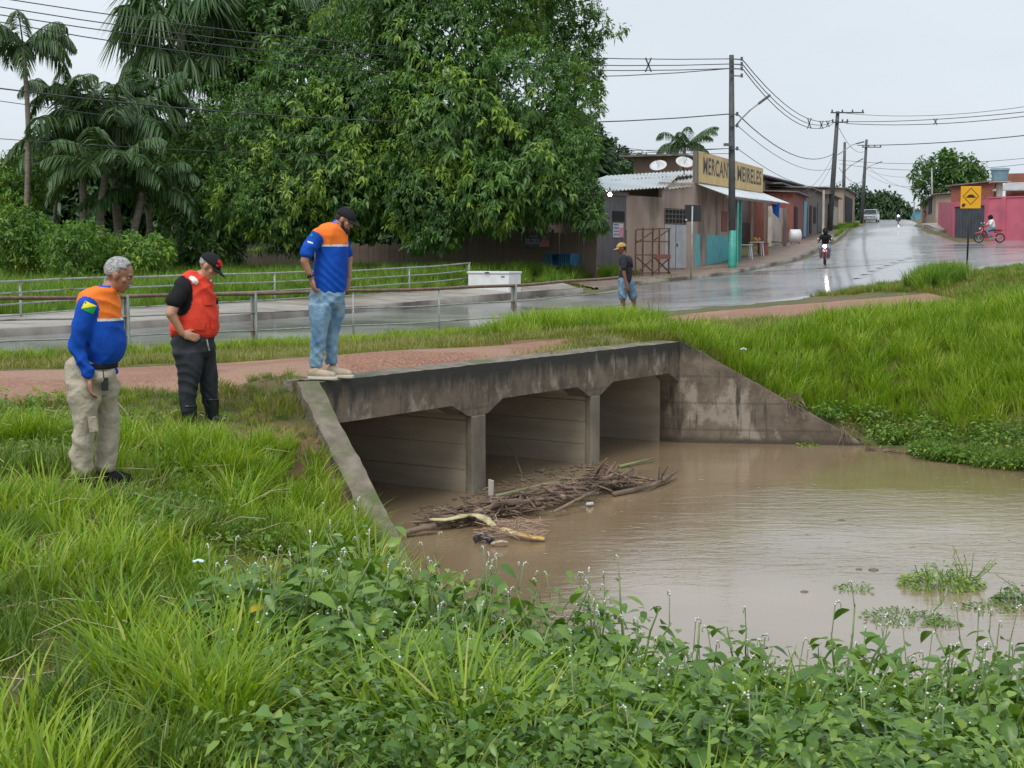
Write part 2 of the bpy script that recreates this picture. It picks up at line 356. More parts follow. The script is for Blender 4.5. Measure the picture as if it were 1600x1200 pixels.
# ------------------------------------------------------------------ terrain
A2 = Vector((-1.90, 14.0)); B2 = Vector((2.45, 20.6)); HD = (B2 - A2).normalized(); HN = Vector((-HD.y, HD.x))  # HN points under the road
HL = (B2 - A2).length; DECK = 1.5
WL = Vector((-.76, 11.55)); WR = Vector((5.10, 20.25))      # ends of the wing walls
CP = np.array([
 (0,-6,1.6),(0,1,1.15),(-6,0,1.3),(-6,5,1.1),(-3,5,1.0),(-3,8,.95),(-3.2,10.8,.95),(-2.5,9,.85),(-1.5,9,.55),(-1,6.5,.75),(0,4.5,.95),(2,4,.85),(5,3,.8),(9,2,.9),
 (0,6.5,.5),(2,6,.45),(4,5.6,.40),(7,6,.4),(-.2,8.7,0),(-.6,9.9,.03),(.6,8.1,0),(2,7.7,0),(4,7.5,0),(7,8,0),(12,7,0),(.2,9.2,-.3),(1.5,8.7,-.4),(4,8.6,-.5),(8,9.5,-.5),(13,9,-.5),
 (-.75,11.2,.04),(-1.05,11.9,.17),(-1.4,12.75,.62),(-1.8,13.55,1.12),(-1.7,11.5,.52),(-2.2,12.4,.84),(-2.7,13.2,1.10),(-3.0,13.4,1.12),(-3.4,12.0,1.0),(-5,11,1.0),(-5,12.7,1.08),(-8,10,1.1),(-9,14,1.2),
 (-2.1,14.3,1.42),(-4,15,1.35),(-6,15.5,1.28),(-5,17.5,1.3),(-3,17,1.42),(-1,16,1.47),(0,17.4,1.47),(1.5,19.8,1.47),(0,20,1.45),(-2,21,1.3),(2.5,21.3,1.47),(-9,18,1.22),
 (-8,21.9,1.15),(-4.6,25,1.15),(0,29,1.2),(2.5,34,1.3),(2,24,1.45),(4,26,1.48),(4,30,1.4),(-10,27.5,1.13),(-6.4,35,1.13),(-2.2,44.8,1.2),(-16,30,1.15),(-20,22,1.15),(-30,30,1.2),
 (2.3,51,1.37),(-20,45,1.4),(-10,46,1.45),(0,52,1.6),(4,56,1.75),(-21,85,1.6),(-8,70,1.7),(-60,60,1.5),(-60,120,2),(-20,120,2.2),(0,100,2.6),
 (10,65,2.15),(8,69,2.15),(5.5,63,1.85),(14,64,2.28),(15,73,2.65),(21,92,3.75),(28,84,3.45),(30,88.5,3.8),(34,112,5.15),(27,108,4.5),(33,130,5.4),(40.5,150,6.05),(46,190,7.45),(55,230,7.6),(66,300,6.0),(90,400,4),
 (10,110,3.6),(20,130,5),(30,190,6.9),(0,200,3.5),(-150,300,2),(0,420,2),(60,120,6),(90,200,8),(250,400,5),(200,100,6),(120,60,4),
 (5.3,20.35,.04),(4.6,20.9,.38),(3.7,21.0,.85),(2.9,21.0,1.3),(6.65,18.4,0),(8.5,16.2,0),(11,13.6,0),(16,11,0),(6.4,17.6,-.4),(8.2,15.2,-.5),(10.5,12.6,-.5),
 (6,23.5,1.2),(6,26.5,1.48),(9.1,25,1.6),(8.5,20.5,.95),(10,18,.75),(14,20,1.5),(14,30,1.95),(8,30,1.56),(12,35,1.9),(13.2,41,2.18),(18,40,2.4),(9,42.5,1.5),(5,37.5,1.36),(18,50,2.45),(13.3,45,1.92),(25,70,3.0),(30,45,2.9),(35,90,3.85),(50,100,4.2),(50,60,3.2),(20,12,.6),(30,15,1.5),
], dtype=float)
def _U(d2): return np.where(d2 > 1e-12, .5 * d2 * np.log(np.maximum(d2, 1e-12)), 0)
def _warp(P):      # compress distance so that near detail and far slopes share one spline
    P = np.asarray(P, dtype=float); out = np.empty_like(P)
    out[..., 1] = 14 * np.log1p(np.maximum(P[..., 1], -9) / 14 + .7); out[..., 0] = P[..., 0] / (1 + np.maximum(P[..., 1], -9) / 22 + .3)
    return out
_wp = _warp(CP[:, :2]); _n = len(CP)
_K = _U(((_wp[:, None] - _wp[None]) ** 2).sum(-1)) + np.eye(_n) * 2e-3
_P = np.c_[np.ones(_n), _wp]; _A = np.block([[_K, _P], [_P.T, np.zeros((3, 3))]])
_w = np.linalg.solve(_A, np.r_[CP[:, 2], 0, 0, 0])
def hland(x, y):
    P = np.stack([np.asarray(x, float), np.asarray(y, float)], -1); sh = P.shape[:-1]; P = P.reshape(-1, 2); out = np.empty(len(P))
    for i in range(0, len(P), 20000):
        q = _warp(P[i:i + 20000]); out[i:i + 20000] = _U(((q[:, None] - _wp[None]) ** 2).sum(-1)) @ _w[:_n] + _w[_n] + q @ _w[_n + 1:]
    return out.reshape(sh)
def h1(x, y): return float(hland(np.array([x]), np.array([y]))[0])
def inpoly(x, y, poly):
    x = np.asarray(x); y = np.asarray(y); c = np.zeros(x.shape, bool); n = len(poly)
    for i in range(n):
        x1, y1 = poly[i]; x2, y2 = poly[(i + 1) % n]
        if y1 == y2: continue
        k = ((y1 > y) != (y2 > y)) & (x < (x2 - x1) * (y - y1) / (y2 - y1) + x1); c ^= k
    return c
def seglen(x, y, line):
    d = np.full(np.shape(x), 1e9)
    for (x1, y1), (x2, y2) in zip(line[:-1], line[1:]):
        dx, dy = x2 - x1, y2 - y1; t = np.clip(((x - x1) * dx + (y - y1) * dy) / (dx * dx + dy * dy), 0, 1)
        d = np.minimum(d, np.hypot(x - x1 - t * dx, y - y1 - t * dy))
    return d
SH_NEAR = [(-.76, 11.55), (-.68, 10.8), (-.6, 9.9), (-.2, 8.7), (.6, 8.1), (2, 7.7), (4, 7.5), (7, 8), (12, 7), (40, 2)]
SH_FAR = [(5.10, 20.25), (6.65, 18.4), (8.5, 16.2), (11, 13.6), (16, 11), (42, 8)]
CHAN = [tuple(A2)] + SH_NEAR + SH_FAR[::-1] + [tuple(B2)]
RN = [(-26,2),(-16,13),(-8,22.4),(-4.6,25.6),(0,29.8),(2.9,34.8),(8.6,42),(13.3,45.3),(18.2,50),(30,58),(60,72)]
RF = [(-30,10),(-18,20.5),(-10,27.5),(-6.4,35),(-2.2,44.8),(2.6,51.5),(9.0,60.0),(14.3,71),(24,85),(34,90),(62,104)]
UL = [(9.4,60.6),(14.3,71),(21.1,92),(28.5,120),(36.8,150),(47,190),(58,235)]
UR = [(20,62),(27.5,86),(29.6,100),(34.2,120),(43.4,150),(53,190),(64,235)]
P1N = [(-9,13),(-6.3,13.9),(-4.2,14.6),(-2.15,14.65),(-.9,16.1),(.5,18.3)]
P1F = [(-12,17.0),(-8.4,18.0),(-5.2,18.6),(-3.1,19.3),(-1,20.4),(1.0,20.9)]
P2N = [(1.6,23.6),(2.6,25.4),(4.5,27.3),(6.6,29.0),(8.6,30.6),(10.7,32)]
P2F = [(.6,28.0),(2.4,30.6),(4.6,34.3),(6.6,36.0),(8.6,36.2),(10.9,36)]
roadpoly = RN + RF[::-1]; uppoly = UL + UR[::-1]; p1poly = P1N + P1F[::-1]; p2poly = P2N + P2F[::-1]
SWN = [(-30.2,10.3),(-18.15,20.8),(-10.15,27.7),(-6.55,35.1),(-2.35,44.9),(2.4,51.6)]
SWF = [(-36,14),(-21.5,25.5),(-12,33.4),(-8.2,39.5),(-3.6,47.5),(1.9,53.2)]
PVN = [(3.2,52.4),(8.9,60.3),(14.1,71.2),(20.9,92.2),(28.2,120)]
PVF = [(1.9,55.5),(7.3,66.2),(11.6,75),(17.6,92),(25,120)]
swpoly = SWN + SWF[::-1]; pvpoly = PVN + PVF[::-1]
CULL = 6.6
def in_barrel(x, y):
    s = (x - A2.x) * HD.x + (y - A2.y) * HD.y; t = (x - A2.x) * HN.x + (y - A2.y) * HN.y
    return (s > -.05) & (s < HL + .05) & (t > 0) & (t < CULL)
def spaced(parts):
    out = []
    for a, b, st in parts: out.append(np.arange(a, b - 1e-6, st))
    return np.concatenate(out + [[parts[-1][1]]])
xs = spaced([(-1500,-300,150),(-300,-60,20),(-60,-20,2),(-20,-8,.5),(-8,10,.12),(10,24,.4),(24,70,1.5),(70,300,15),(300,1500,150)])
ys = spaced([(-40,2,2),(2,24,.12),(24,62,.45),(62,130,1.5),(130,300,6),(300,1500,100)])
GX, GY = np.meshgrid(xs, ys, indexing='ij')
HZ = hland(GX, GY)
far = np.clip((np.hypot(GX, GY) - 260) / 150, 0, 1); HZ = HZ * (1 - far) + 2.0 * far
inch = inpoly(GX, GY, CHAN)
dsh = np.minimum(seglen(GX, GY, SH_NEAR), seglen(GX, GY, SH_FAR))
HZ = np.where(inch, -.10 - .55 * np.clip(dsh / 1.0, 0, 1), np.maximum(HZ, .012 + .05 * np.clip(dsh, 0, 1)))
hard = inpoly(GX, GY, roadpoly) | inpoly(GX, GY, uppoly) | inpoly(GX, GY, p1poly) | inpoly(GX, GY, p2poly) | inpoly(GX, GY, swpoly) | inpoly(GX, GY, pvpoly)
bumpy = (np.sin(GX * 3.1 + GY * 1.7) * np.sin(GY * 2.3 - GX * 1.1) + np.sin(GX * 7.3) * np.sin(GY * 6.1) * .5) * .025
HZ = np.where(hard, HZ - .05, HZ + np.where(inch, 0, bumpy))
nx, ny = GX.shape; idx = np.arange(nx * ny).reshape(nx, ny)
quads = np.stack([idx[:-1, :-1], idx[1:, :-1], idx[1:, 1:], idx[:-1, 1:]], -1).reshape(-1, 4)
q_in = inch.ravel()[quads]; zz = HZ.ravel()[quads]
mixed = q_in.any(1) & ~q_in.all(1) & ((zz.max(1) - zz.min(1)) > .26)
walls = [tuple(WL), tuple(A2), tuple(B2), tuple(WR)]
cx = GX.ravel()[quads].mean(1); cy = GY.ravel()[quads].mean(1)
keep = ~(mixed & (seglen(cx, cy, walls) < .4))
me = np_mesh('ground', np.stack([GX, GY, HZ], -1).reshape(-1, 3), quads[keep])
def groundmat():
    m = mat('ground_soil', (.075, .075, .028), (.12, .125, .035), 1.8, .9, bump=.8, bscale=12, c3=(.17, .095, .055), s3=.55, t3=(.52, .66))
    return m
g = link_mesh('ground', me, groundmat(), smooth=True); tag(g, 'grassy ground and banks round the culvert', kind='structure')

def resample(line, n):
    P = np.array(line, float); d = np.r_[0, np.cumsum(np.hypot(*np.diff(P, axis=0).T))]
    # smooth with Catmull-like interpolation through cumulative distance
    t = np.linspace(0, d[-1], n)
    return np.stack([np.interp(t, d, P[:, 0]), np.interp(t, d, P[:, 1])], -1)
def smooth_line(P, k=3):
    P = P.copy()
    for _ in range(k): P[1:-1] = (P[:-2] + 2 * P[1:-1] + P[2:]) / 4
    return P
def strip(name, m, LA, LB, n, c, dz, jit=0, kind='structure', label=None, sink=0, k=4, ends=False):
    a = smooth_line(resample(LA, n), k); b = smooth_line(resample(LB, n), k)
    if jit:
        a += rng.normal(0, jit, a.shape); b += rng.normal(0, jit, b.shape)
    t = np.linspace(0, 1, c)[None, :, None]
    P = a[:, None] * (1 - t) + b[:, None] * t
    z = hland(P[..., 0], P[..., 1]) + dz
    if sink: z[:, 0] -= sink; z[:, -1] -= sink
    if ends: z[0] -= .12; z[-1] -= .12
    V = np.dstack([P, z]).reshape(-1, 3); i = np.arange(n * c).reshape(n, c)
    q = np.stack([i[:-1, :-1], i[1:, :-1], i[1:, 1:], i[:-1, 1:]], -1).reshape(-1, 4)
    me = np_mesh(name, V, q)
    o = link_mesh(name, me, m, smooth=True); tag(o, label, kind=kind); return o
strip('road', M['asphalt'], RN, RF, 160, 18, .03, sink=.12, label='wet asphalt road crossing behind the railing')
strip('street', M['asphalt'], UL, UR, 120, 10, .036, sink=.12, label='wet asphalt street running uphill', k=2)
strip('dirt_path', M['dirt'], P1N, P1F, 60, 16, .015, jit=.06, sink=.10, ends=True, label='red dirt track along the culvert edge')
strip('dirt_path', M['dirt'], P2N, P2F, 40, 12, .015, jit=.12, sink=.10, ends=True, label='red dirt verge beside the road')
strip('sidewalk', M['paving'], SWN, SWF, 80, 5, .17, label='raised concrete sidewalk beyond the road')
strip('pavement', M['dirt2'], PVN, PVF, 60, 8, .05, jit=.1, sink=.1, label='brown wet pavement in front of the shop')
def kerb(name, line, wd, top, bot, m, n=90, label=None):
    P = smooth_line(resample(line, n), 2); d = np.gradient(P, axis=0); d /= np.hypot(d[:, 0], d[:, 1])[:, None]
    nrm = np.stack([-d[:, 1], d[:, 0]], -1); z = hland(P[:, 0], P[:, 1])
    r = [np.c_[P, z + bot], np.c_[P, z + top], np.c_[P + nrm * wd, z + top], np.c_[P + nrm * wd, z + bot]]
    V = np.stack(r, 1).reshape(-1, 3); i = np.arange(n * 4).reshape(n, 4)
    q = np.concatenate([np.stack([i[:-1, j], i[1:, j], i[1:, j + 1], i[:-1, j + 1]], -1) for j in range(3)])
    o = link_mesh(name, np_mesh(name, V, q), m); tag(o, label, kind='structure'); return o
kerb('kerb', RF[:6], .18, .175, -.1, M['kerb'], label='old kerb beyond the road')
kerb('kerb', [(3.2,52.4)] + RF[6:8] + UL[2:4], .16, .10, -.1, M['kerb'], label='low kerb in front of the shop')
kerb('kerb', [(34.5,96.5),(31.5,97.0),(30.2,99),(30.6,103),(34.2,120),(43.4,150)], -.18, .14, -.1, M['kerb'], label='kerb round the corner of the pink wall')
strip('pavement', M['paving'], [(34.5,96.6),(31.7,97.4),(30.6,99.5),(30.9,103),(34.5,120),(43.8,150)], [(36,98),(34.6,99),(33.6,101),(33.2,104),(37,121),(46.5,150)], 40, 4, .12, label='corner pavement beside the pink wall', k=1)
# painted arrow of dashes and faded lines on the junction
lm = mat('road_paint', (.45, .46, .46), (.2, .2, .2), 3, .4)
for i in range(9):
    t = i / 8; p = W(1340 + 92 * t, 422 - 27 * t, 52 + 16 * t); q = W(1349 + 92 * t, 419 - 27 * t, 53.4 + 16 * t)
    z1, z2 = h1(p.x, p.y) + .05, h1(q.x, q.y) + .05
    mb = MB(); d = Vector((q.y - p.y, -(q.x - p.x), 0)).normalized() * .22
    mb.add([(p.x - d.x, p.y - d.y, z1), (p.x + d.x, p.y + d.y, z1), (q.x + d.x, q.y + d.y, z2), (q.x - d.x, q.y - d.y, z2)], [(0, 1, 2, 3)])
    tag(mb.build('road_marking', M['black'] if i % 1 else lm), kind='structure')

# water -----------------------------------------------------------------
def watermat():
    m = bpy.data.materials.new('muddy_water'); m.use_nodes = True; n = m.node_tree; lk = n.links.new; b = n.nodes['Principled BSDF']
    tcx = n.nodes.new('ShaderNodeTexCoord')
    z = n.nodes.new('ShaderNodeTexNoise'); z.inputs['Scale'].default_value = .5; z.inputs['Detail'].default_value = 5; lk(tcx.outputs['Object'], z.inputs['Vector'])
    r = n.nodes.new('ShaderNodeValToRGB'); r.color_ramp.elements[0].position = .35; r.color_ramp.elements[0].color = (.215, .152, .088, 1)
    r.color_ramp.elements[1].position = .7; r.color_ramp.elements[1].color = (.285, .21, .128, 1)
    lk(z.outputs[0], r.inputs[0]); lk(r.outputs[0], b.inputs['Base Color'])
    b.inputs['Roughness'].default_value = .06; b.inputs['IOR'].default_value = 3.1; b.inputs['Specular IOR Level'].default_value = .5
    mp = n.nodes.new('ShaderNodeMapping'); mp.inputs['Rotation'].default_value = (0, 0, R(-25)); mp.inputs['Scale'].default_value = (1.0, 2.6, 1)
    lk(tcx.outputs['Object'], mp.inputs[0])
    z1 = n.nodes.new('ShaderNodeTexNoise'); z1.inputs['Scale'].default_value = 2.6; z1.inputs['Detail'].default_value = 4; z1.inputs['Distortion'].default_value = .6; lk(mp.outputs[0], z1.inputs['Vector'])
    z2 = n.nodes.new('ShaderNodeTexNoise'); z2.inputs['Scale'].default_value = 13; z2.inputs['Detail'].default_value = 3; lk(mp.outputs[0], z2.inputs['Vector'])
    z4 = n.nodes.new('ShaderNodeTexNoise'); z4.inputs['Scale'].default_value = .35; lk(tcx.outputs['Object'], z4.inputs['Vector'])
    ad = n.nodes.new('ShaderNodeMath'); ad.operation = 'MULTIPLY_ADD'; ad.inputs[1].default_value = .3
    lk(z2.outputs[0], ad.inputs[0]); lk(z1.outputs[0], ad.inputs[2])
    mr = n.nodes.new('ShaderNodeMapRange'); mr.inputs[1].default_value = .35; mr.inputs[2].default_value = .65; mr.inputs[3].default_value = .02; mr.inputs[4].default_value = .11; lk(z4.outputs[0], mr.inputs[0])
    bp = n.nodes.new('ShaderNodeBump'); bp.inputs['Distance'].default_value = .10; lk(mr.outputs[0], bp.inputs['Strength'])
    lk(ad.outputs[0], bp.inputs['Height']); lk(bp.outputs[0], b.inputs['Normal'])
    return m
M['water'] = watermat()
me = np_mesh('water', [(-5.5, 4.5, 0), (45, -3, 0), (45, 24, 0), (14, 26, 0), (-12, 32, 0), (-15, 24, 0)], np.array([[0, 1, 2, 3, 4, 5]]))
o = link_mesh('water', me, M['water']); tag(o, 'brown muddy water of the swollen stream', kind='structure')

# culvert ---------------------------------------------------------------
CU = empty('culvert', (A2.x, A2.y, 0), 'weathered concrete box culvert with three openings and sloping wing walls', 'culvert')
def hp(s, t, z): p = A2 + HD * s + HN * t; return Vector((p.x, p.y, z))
PIERS = [(2.60, 2.88), (5.34, 5.57)]
BOT, HA = 1.05, .90
prof = [(0, BOT), (2.22, BOT), (2.55, HA), (2.93, HA), (3.26, BOT), (5.0, BOT), (5.30, HA), (5.61, HA), (5.94, BOT), (HL - .32, BOT), (HL, HA)]
# headwall beam, outer face noisy (worn top edge)
N = 70; Vv = []; 
ss = np.linspace(0, HL, N)
def botz(s):
    return float(np.interp(s, [p[0] for p in prof], [p[1] for p in prof]))
ss = np.unique(np.r_[ss, [p[0] for p in prof]])
mb = MB(); vs = []
for s in ss:
    j = .003 * math.sin(s * 5) + .003 * math.sin(s * 23) + rng.normal(0, .003)
    vs += [hp(s, 0, botz(s)), hp(s, 0, 1.28), hp(s, .004 + j * .5, DECK - .012 + j * .5), hp(s, .30, DECK), hp(s, .30, botz(s))]
n5 = len(ss); fs = []
for i in range(n5 - 1):
    for k in range(5): fs.append((i * 5 + k, (i + 1) * 5 + k, (i + 1) * 5 + (k + 1) % 5, i * 5 + (k + 1) % 5))
fs += [tuple(range(5)), tuple(range((n5 - 1) * 5, n5 * 5))]
mb.add(vs, fs)
def stainmat(name, lines=True):
    """weathered concrete: dark run-off band under the top edge, streaks, horizontal board joints"""
    m = bpy.data.materials.new(name); m.use_nodes = True; n = m.node_tree; lk = n.links.new; b = n.nodes['Principled BSDF']
    b.inputs['Roughness'].default_value = .75; b.inputs['Specular IOR Level'].default_value = .4
    t = n.nodes.new('ShaderNodeTexCoord')
    def noise(sc, st, det=6):
        mp = n.nodes.new('ShaderNodeMapping'); mp.inputs['Scale'].default_value = st; lk(t.outputs['Object'], mp.inputs[0])
        z = n.nodes.new('ShaderNodeTexNoise'); z.inputs['Scale'].default_value = sc; z.inputs['Detail'].default_value = det; z.inputs['Roughness'].default_value = .65; lk(mp.outputs[0], z.inputs['Vector']); return z.outputs[0]
    def rng_(x, a, c, o1=0, o2=1):
        r = n.nodes.new('ShaderNodeMapRange'); r.inputs[1].default_value = a; r.inputs[2].default_value = c; r.inputs[3].default_value = o1; r.inputs[4].default_value = o2; lk(x, r.inputs[0]); return r.outputs[0]
    def mixc(f, ca, cb):
        x = n.nodes.new('ShaderNodeMix'); x.data_type = 'RGBA'
        if isinstance(ca, tuple): x.inputs[6].default_value = (*ca, 1)
        else: lk(ca, x.inputs[6])
        x.inputs[7].default_value = (*cb, 1); lk(f, x.inputs[0]); return x.outputs[2]
    def math_(op, a, bb):
        x = n.nodes.new('ShaderNodeMath'); x.operation = op; lk(a, x.inputs[0])
        if isinstance(bb, float): x.inputs[1].default_value = bb
        else: lk(bb, x.inputs[1])
        return x.outputs[0]
    c = mixc(rng_(noise(3.0, (1, 1, 1)), .38, .62), (.105, .08, .058), (.19, .15, .112))
    c = mixc(rng_(noise(2.1, (1, 1, .8), 8), .52, .60), c, (.29, .245, .195))
    c = mixc(rng_(noise(5.0, (1.4, 1.4, .25), 5), .55, .66), c, (.065, .055, .042))
    sx = n.nodes.new('ShaderNodeSeparateXYZ'); lk(t.outputs['Object'], sx.inputs[0]); z = sx.outputs['Z']
    st = noise(3.2, (2.0, 2.0, .35), 6)
    edge = math_('ADD', z, math_('MULTIPLY', st, .55))
    c = mixc(rng_(edge, 1.48, 1.66), c, (.035, .034, .030))      # algae run-off below the coping
    low = math_('ADD', z, math_('MULTIPLY', noise(4.0, (1, 1, 1), 4), .12))
    c = mixc(rng_(low, .17, .10), c, (.07, .055, .04))
    lk(c, b.inputs['Base Color'])
    hn = noise(22, (1, 1, 1), 6); h = hn
    if lines:
        fr = math_('FRACT', math_('MULTIPLY', z, 2.55), 0.0)
        cm = n.nodes.new('ShaderNodeMath'); cm.operation = 'COMPARE'; lk(fr, cm.inputs[0]); cm.inputs[1].default_value = .5; cm.inputs[2].default_value = .04
        dk_ = n.nodes.new('ShaderNodeMath'); dk_.operation = 'MULTIPLY'; lk(cm.outputs[0], dk_.inputs[0]); dk_.inputs[1].default_value = .3; lk(mixc(dk_.outputs[0], c, (.05, .042, .034)), b.inputs['Base Color'])
        h = math_('SUBTRACT', hn, math_('MULTIPLY', cm.outputs[0], .9))
    bp = n.nodes.new('ShaderNodeBump'); bp.inputs['Strength'].default_value = .7; bp.inputs['Distance'].default_value = .015; lk(h, bp.inputs['Height']); lk(bp.outputs[0], b.inputs['Normal'])
    return m
M['stain'] = stainmat('stained_concrete')
hw = mb.build('headwall', M['stain'], CU); hw.data.materials.append(M['concrete_top'])
for pg in hw.data.polygons:
    if abs(pg.normal.z) > .8 and pg.center.z > 1.3: pg.material_index = 1
# coping strip behind the beam (a little grass-stained)
MB().prism([hp(-.1, .302, DECK - .25), hp(HL + .1, .302, DECK - .25), hp(HL + .1, .302, DECK - .006), hp(-.1, .302, DECK - .006)], HN.to_3d() * .12).build('coping', M['concrete_top'], CU)
CELLS = [(0, 2.6), (2.88, 5.34), (5.57, HL)]
for i, (a, b_) in enumerate(PIERS):
    mb = MB(); j = [(a, -.03, 0), (b_, -.03, 0)]
    mb.prism([hp(a, -.012, -.7), hp(b_, -.012, -.7), hp(b_, -.012, HA - .003), hp(a, -.012, HA - .003)], HN.to_3d() * .10)
    mb.build('pier', M['concrete'], CU, bevel=.015)
    # cell wall behind the pier, built in boards-high courses
    for c in range(4):
        z0, z1 = (-.7, .26, .56, .84)[c], (.255, .555, .835, 1.25)[c]
        off = .006 * (c % 2)
        MB().prism([hp(a + .012 + off, .09, z0), hp(b_ - .012 - off, .09, z0), hp(b_ - .012 - off, .09, min(z1, .893)), hp(a + .012 + off, .09, min(z1, .893))], HN.to_3d() * (CULL - .2)).build('wall_course', M['concrete_in'], CU)
    MB().prism([hp(a + .015, .31, .894), hp(b_ - .015, .31, .894), hp(b_ - .015, .31, 1.048), hp(a + .015, .31, 1.048)], HN.to_3d() * (CULL - .4)).build('wall_head', M['concrete_in'], CU)
    for sgn, s0 in ((-1, a + .03), (1, b_ - .03)):
        MB().prism([hp(s0, .31, HA), hp(s0 + sgn * .33, .31, BOT), hp(s0, .31, BOT)], HN.to_3d() * (CULL - .5)).build('haunch', M['concrete_in'], CU)
for s0, s1 in ((-.25, 0.0), (HL, HL + .25)):
    MB().prism([hp(s0, .31, -.7), hp(s1, .31, -.7), hp(s1, .31, 1.2), hp(s0, .31, 1.2)], HN.to_3d() * (CULL - .4)).build('abutment', M['concrete_in'], CU)
MB().prism([hp(HL - .32, .31, BOT), hp(HL, .31, BOT), hp(HL, .31, HA)], HN.to_3d() * (CULL - .5)).build('haunch', M['concrete_in'], CU)
MB().prism([hp(-.25, .31, BOT), hp(HL + .25, .31, BOT), hp(HL + .25, .31, BOT + .14), hp(-.25, .31, BOT + .14)], HN.to_3d() * (CULL - .3)).build('deck_slab', M['concrete_in'], CU)
MB().prism([hp(-.3, CULL - .35, -.7), hp(HL + .3, CULL - .35, -.7), hp(HL + .3, CULL - .35, 1.04), hp(-.3, CULL - .35, 1.04)], HN.to_3d() * .3).build('added_light_stop', M['concrete_in'], CU)  # added wall shuts the far end so no daylight enters the barrels
MB().prism([hp(HL + .004, -.012, -.7), hp(HL + .16, -.012, -.7), hp(HL + .16, -.012, DECK - .012), hp(HL + .004, -.012, DECK - .012)], HN.to_3d() * .36).build('corner_block', M['stain'], CU)
MB().prism([hp(HL + .0, .31, HA), hp(HL + .25, .31, HA), hp(HL + .25, .31, 1.2), hp(HL, .31, 1.2)], HN.to_3d() * .3).build('corner_block', M['stain'], CU)
# wing walls
def wing(P0, P1, z0, z1, inner, th, name, m, n=26, wear=.02):
    """inner = unit 2-D vector pointing to the water; the wall stands on the other side of the line"""
    mb = MB(); vs = []
    for i in range(n + 1):
        t = i / n; p = P0.lerp(P1, t); z = z0 + (z1 - z0) * t
        w1, w2 = rng.normal(0, wear, 2)
        e = p + Vector(inner) * w1 * .8; q = p - Vector(inner) * (th + w2)
        vs += [(p.x, p.y, -.7), (p.x, p.y, z - .05), (e.x, e.y, z + w1 * .2), (q.x, q.y, z + w2 * .2), (q.x, q.y, -.7)]
    fs = []
    for i in range(n):
        for k in range(5): fs.append((i * 5 + k, (i + 1) * 5 + k, (i + 1) * 5 + (k + 1) % 5, i * 5 + (k + 1) % 5))
    fs += [tuple(range(5)), tuple(range(n * 5, n * 5 + 5))]
    mb.add(vs, fs); return mb.build(name, m, CU)
dL = (WL - A2).normalized(); inL = (-dL.y, dL.x)
wing(A2 + Vector((-.03, -.0)), WL, DECK + .0, .06, inL, .23, 'wing_wall', M['concrete_top'], n=30, wear=.007)
dR = (WR - B2).normalized(); inR = (dR.y, -dR.x)
wing(B2 + Vector((.012, -.01)), WR, DECK, .03, inR, .2, 'wing_wall', M['stain'], wear=.006)
# ------------------------------------------------------------------ grass
def blades(n, rad, h0, h1_, wd, lean, seg=3, curl=.6, seed=0):
    """a tuft of arching grass blades; returns V, F, tint"""
    r = np.random.default_rng(seed)
    az = r.uniform(0, 2 * np.pi, n); rr = rad * np.sqrt(r.uniform(0, 1, n)); a2 = az + r.normal(0, .7, n)
    base = np.stack([rr * np.cos(az), rr * np.sin(az), np.full(n, -.03)], -1)
    hgt = r.uniform(h0, h1_, n); ln = r.uniform(lean * .3, lean, n) * hgt
    dirx, diry = np.cos(a2), np.sin(a2); t = np.linspace(0, 1, seg + 1)
    V = np.empty((n, (seg) * 2 + 1, 3)); w = wd * r.uniform(.6, 1.3, n)
    for i, tt in enumerate(t):
        out = ln * (tt ** 2); z = hgt * (tt - curl * .45 * (ln / hgt) * tt ** 3)
        c = base + np.stack([out * dirx, out * diry, z], -1)
        if i < seg:
            ww = w * (1 - .55 * tt ** 1.5) * .5
            V[:, 2 * i] = c + np.stack([-diry * ww, dirx * ww, 0 * ww], -1); V[:, 2 * i + 1] = c - np.stack([-diry * ww, dirx * ww, 0 * ww], -1)
        else: V[:, 2 * seg] = c
    k = seg * 2 + 1; o = (np.arange(n) * k)[:, None]
    Q = np.concatenate([o + np.array([[2 * i, 2 * i + 1, 2 * i + 3, 2 * i + 2]]) for i in range(seg - 1)])
    T = o + np.array([[2 * seg - 2, 2 * seg - 1, 2 * seg]])
    tint = np.repeat(np.clip(r.normal(.5, .16, n) + (r.uniform(0, 1, n) > .95) * .4, 0, 1), k)
    return V.reshape(-1, 3), [Q, T], tint
def broad(n, rad, h, size, seed=0):
    """a low clump of small broad leaves"""
    r = np.random.default_rng(seed); az = r.uniform(0, 2 * np.pi, n); rr = rad * np.sqrt(r.uniform(0, 1, n))
    p = np.stack([rr * np.cos(az), rr * np.sin(az), h * r.uniform(.15, 1, n)], -1)
    d = np.stack([np.cos(az + r.normal(0, .9, n)), np.sin(az + r.normal(0, .9, n)), r.normal(.05, .4, n)], -1)
    return leaves_ov(p, d, size * r.uniform(.5, 1.3, n), .58, r.normal(.5, .2, n), r)
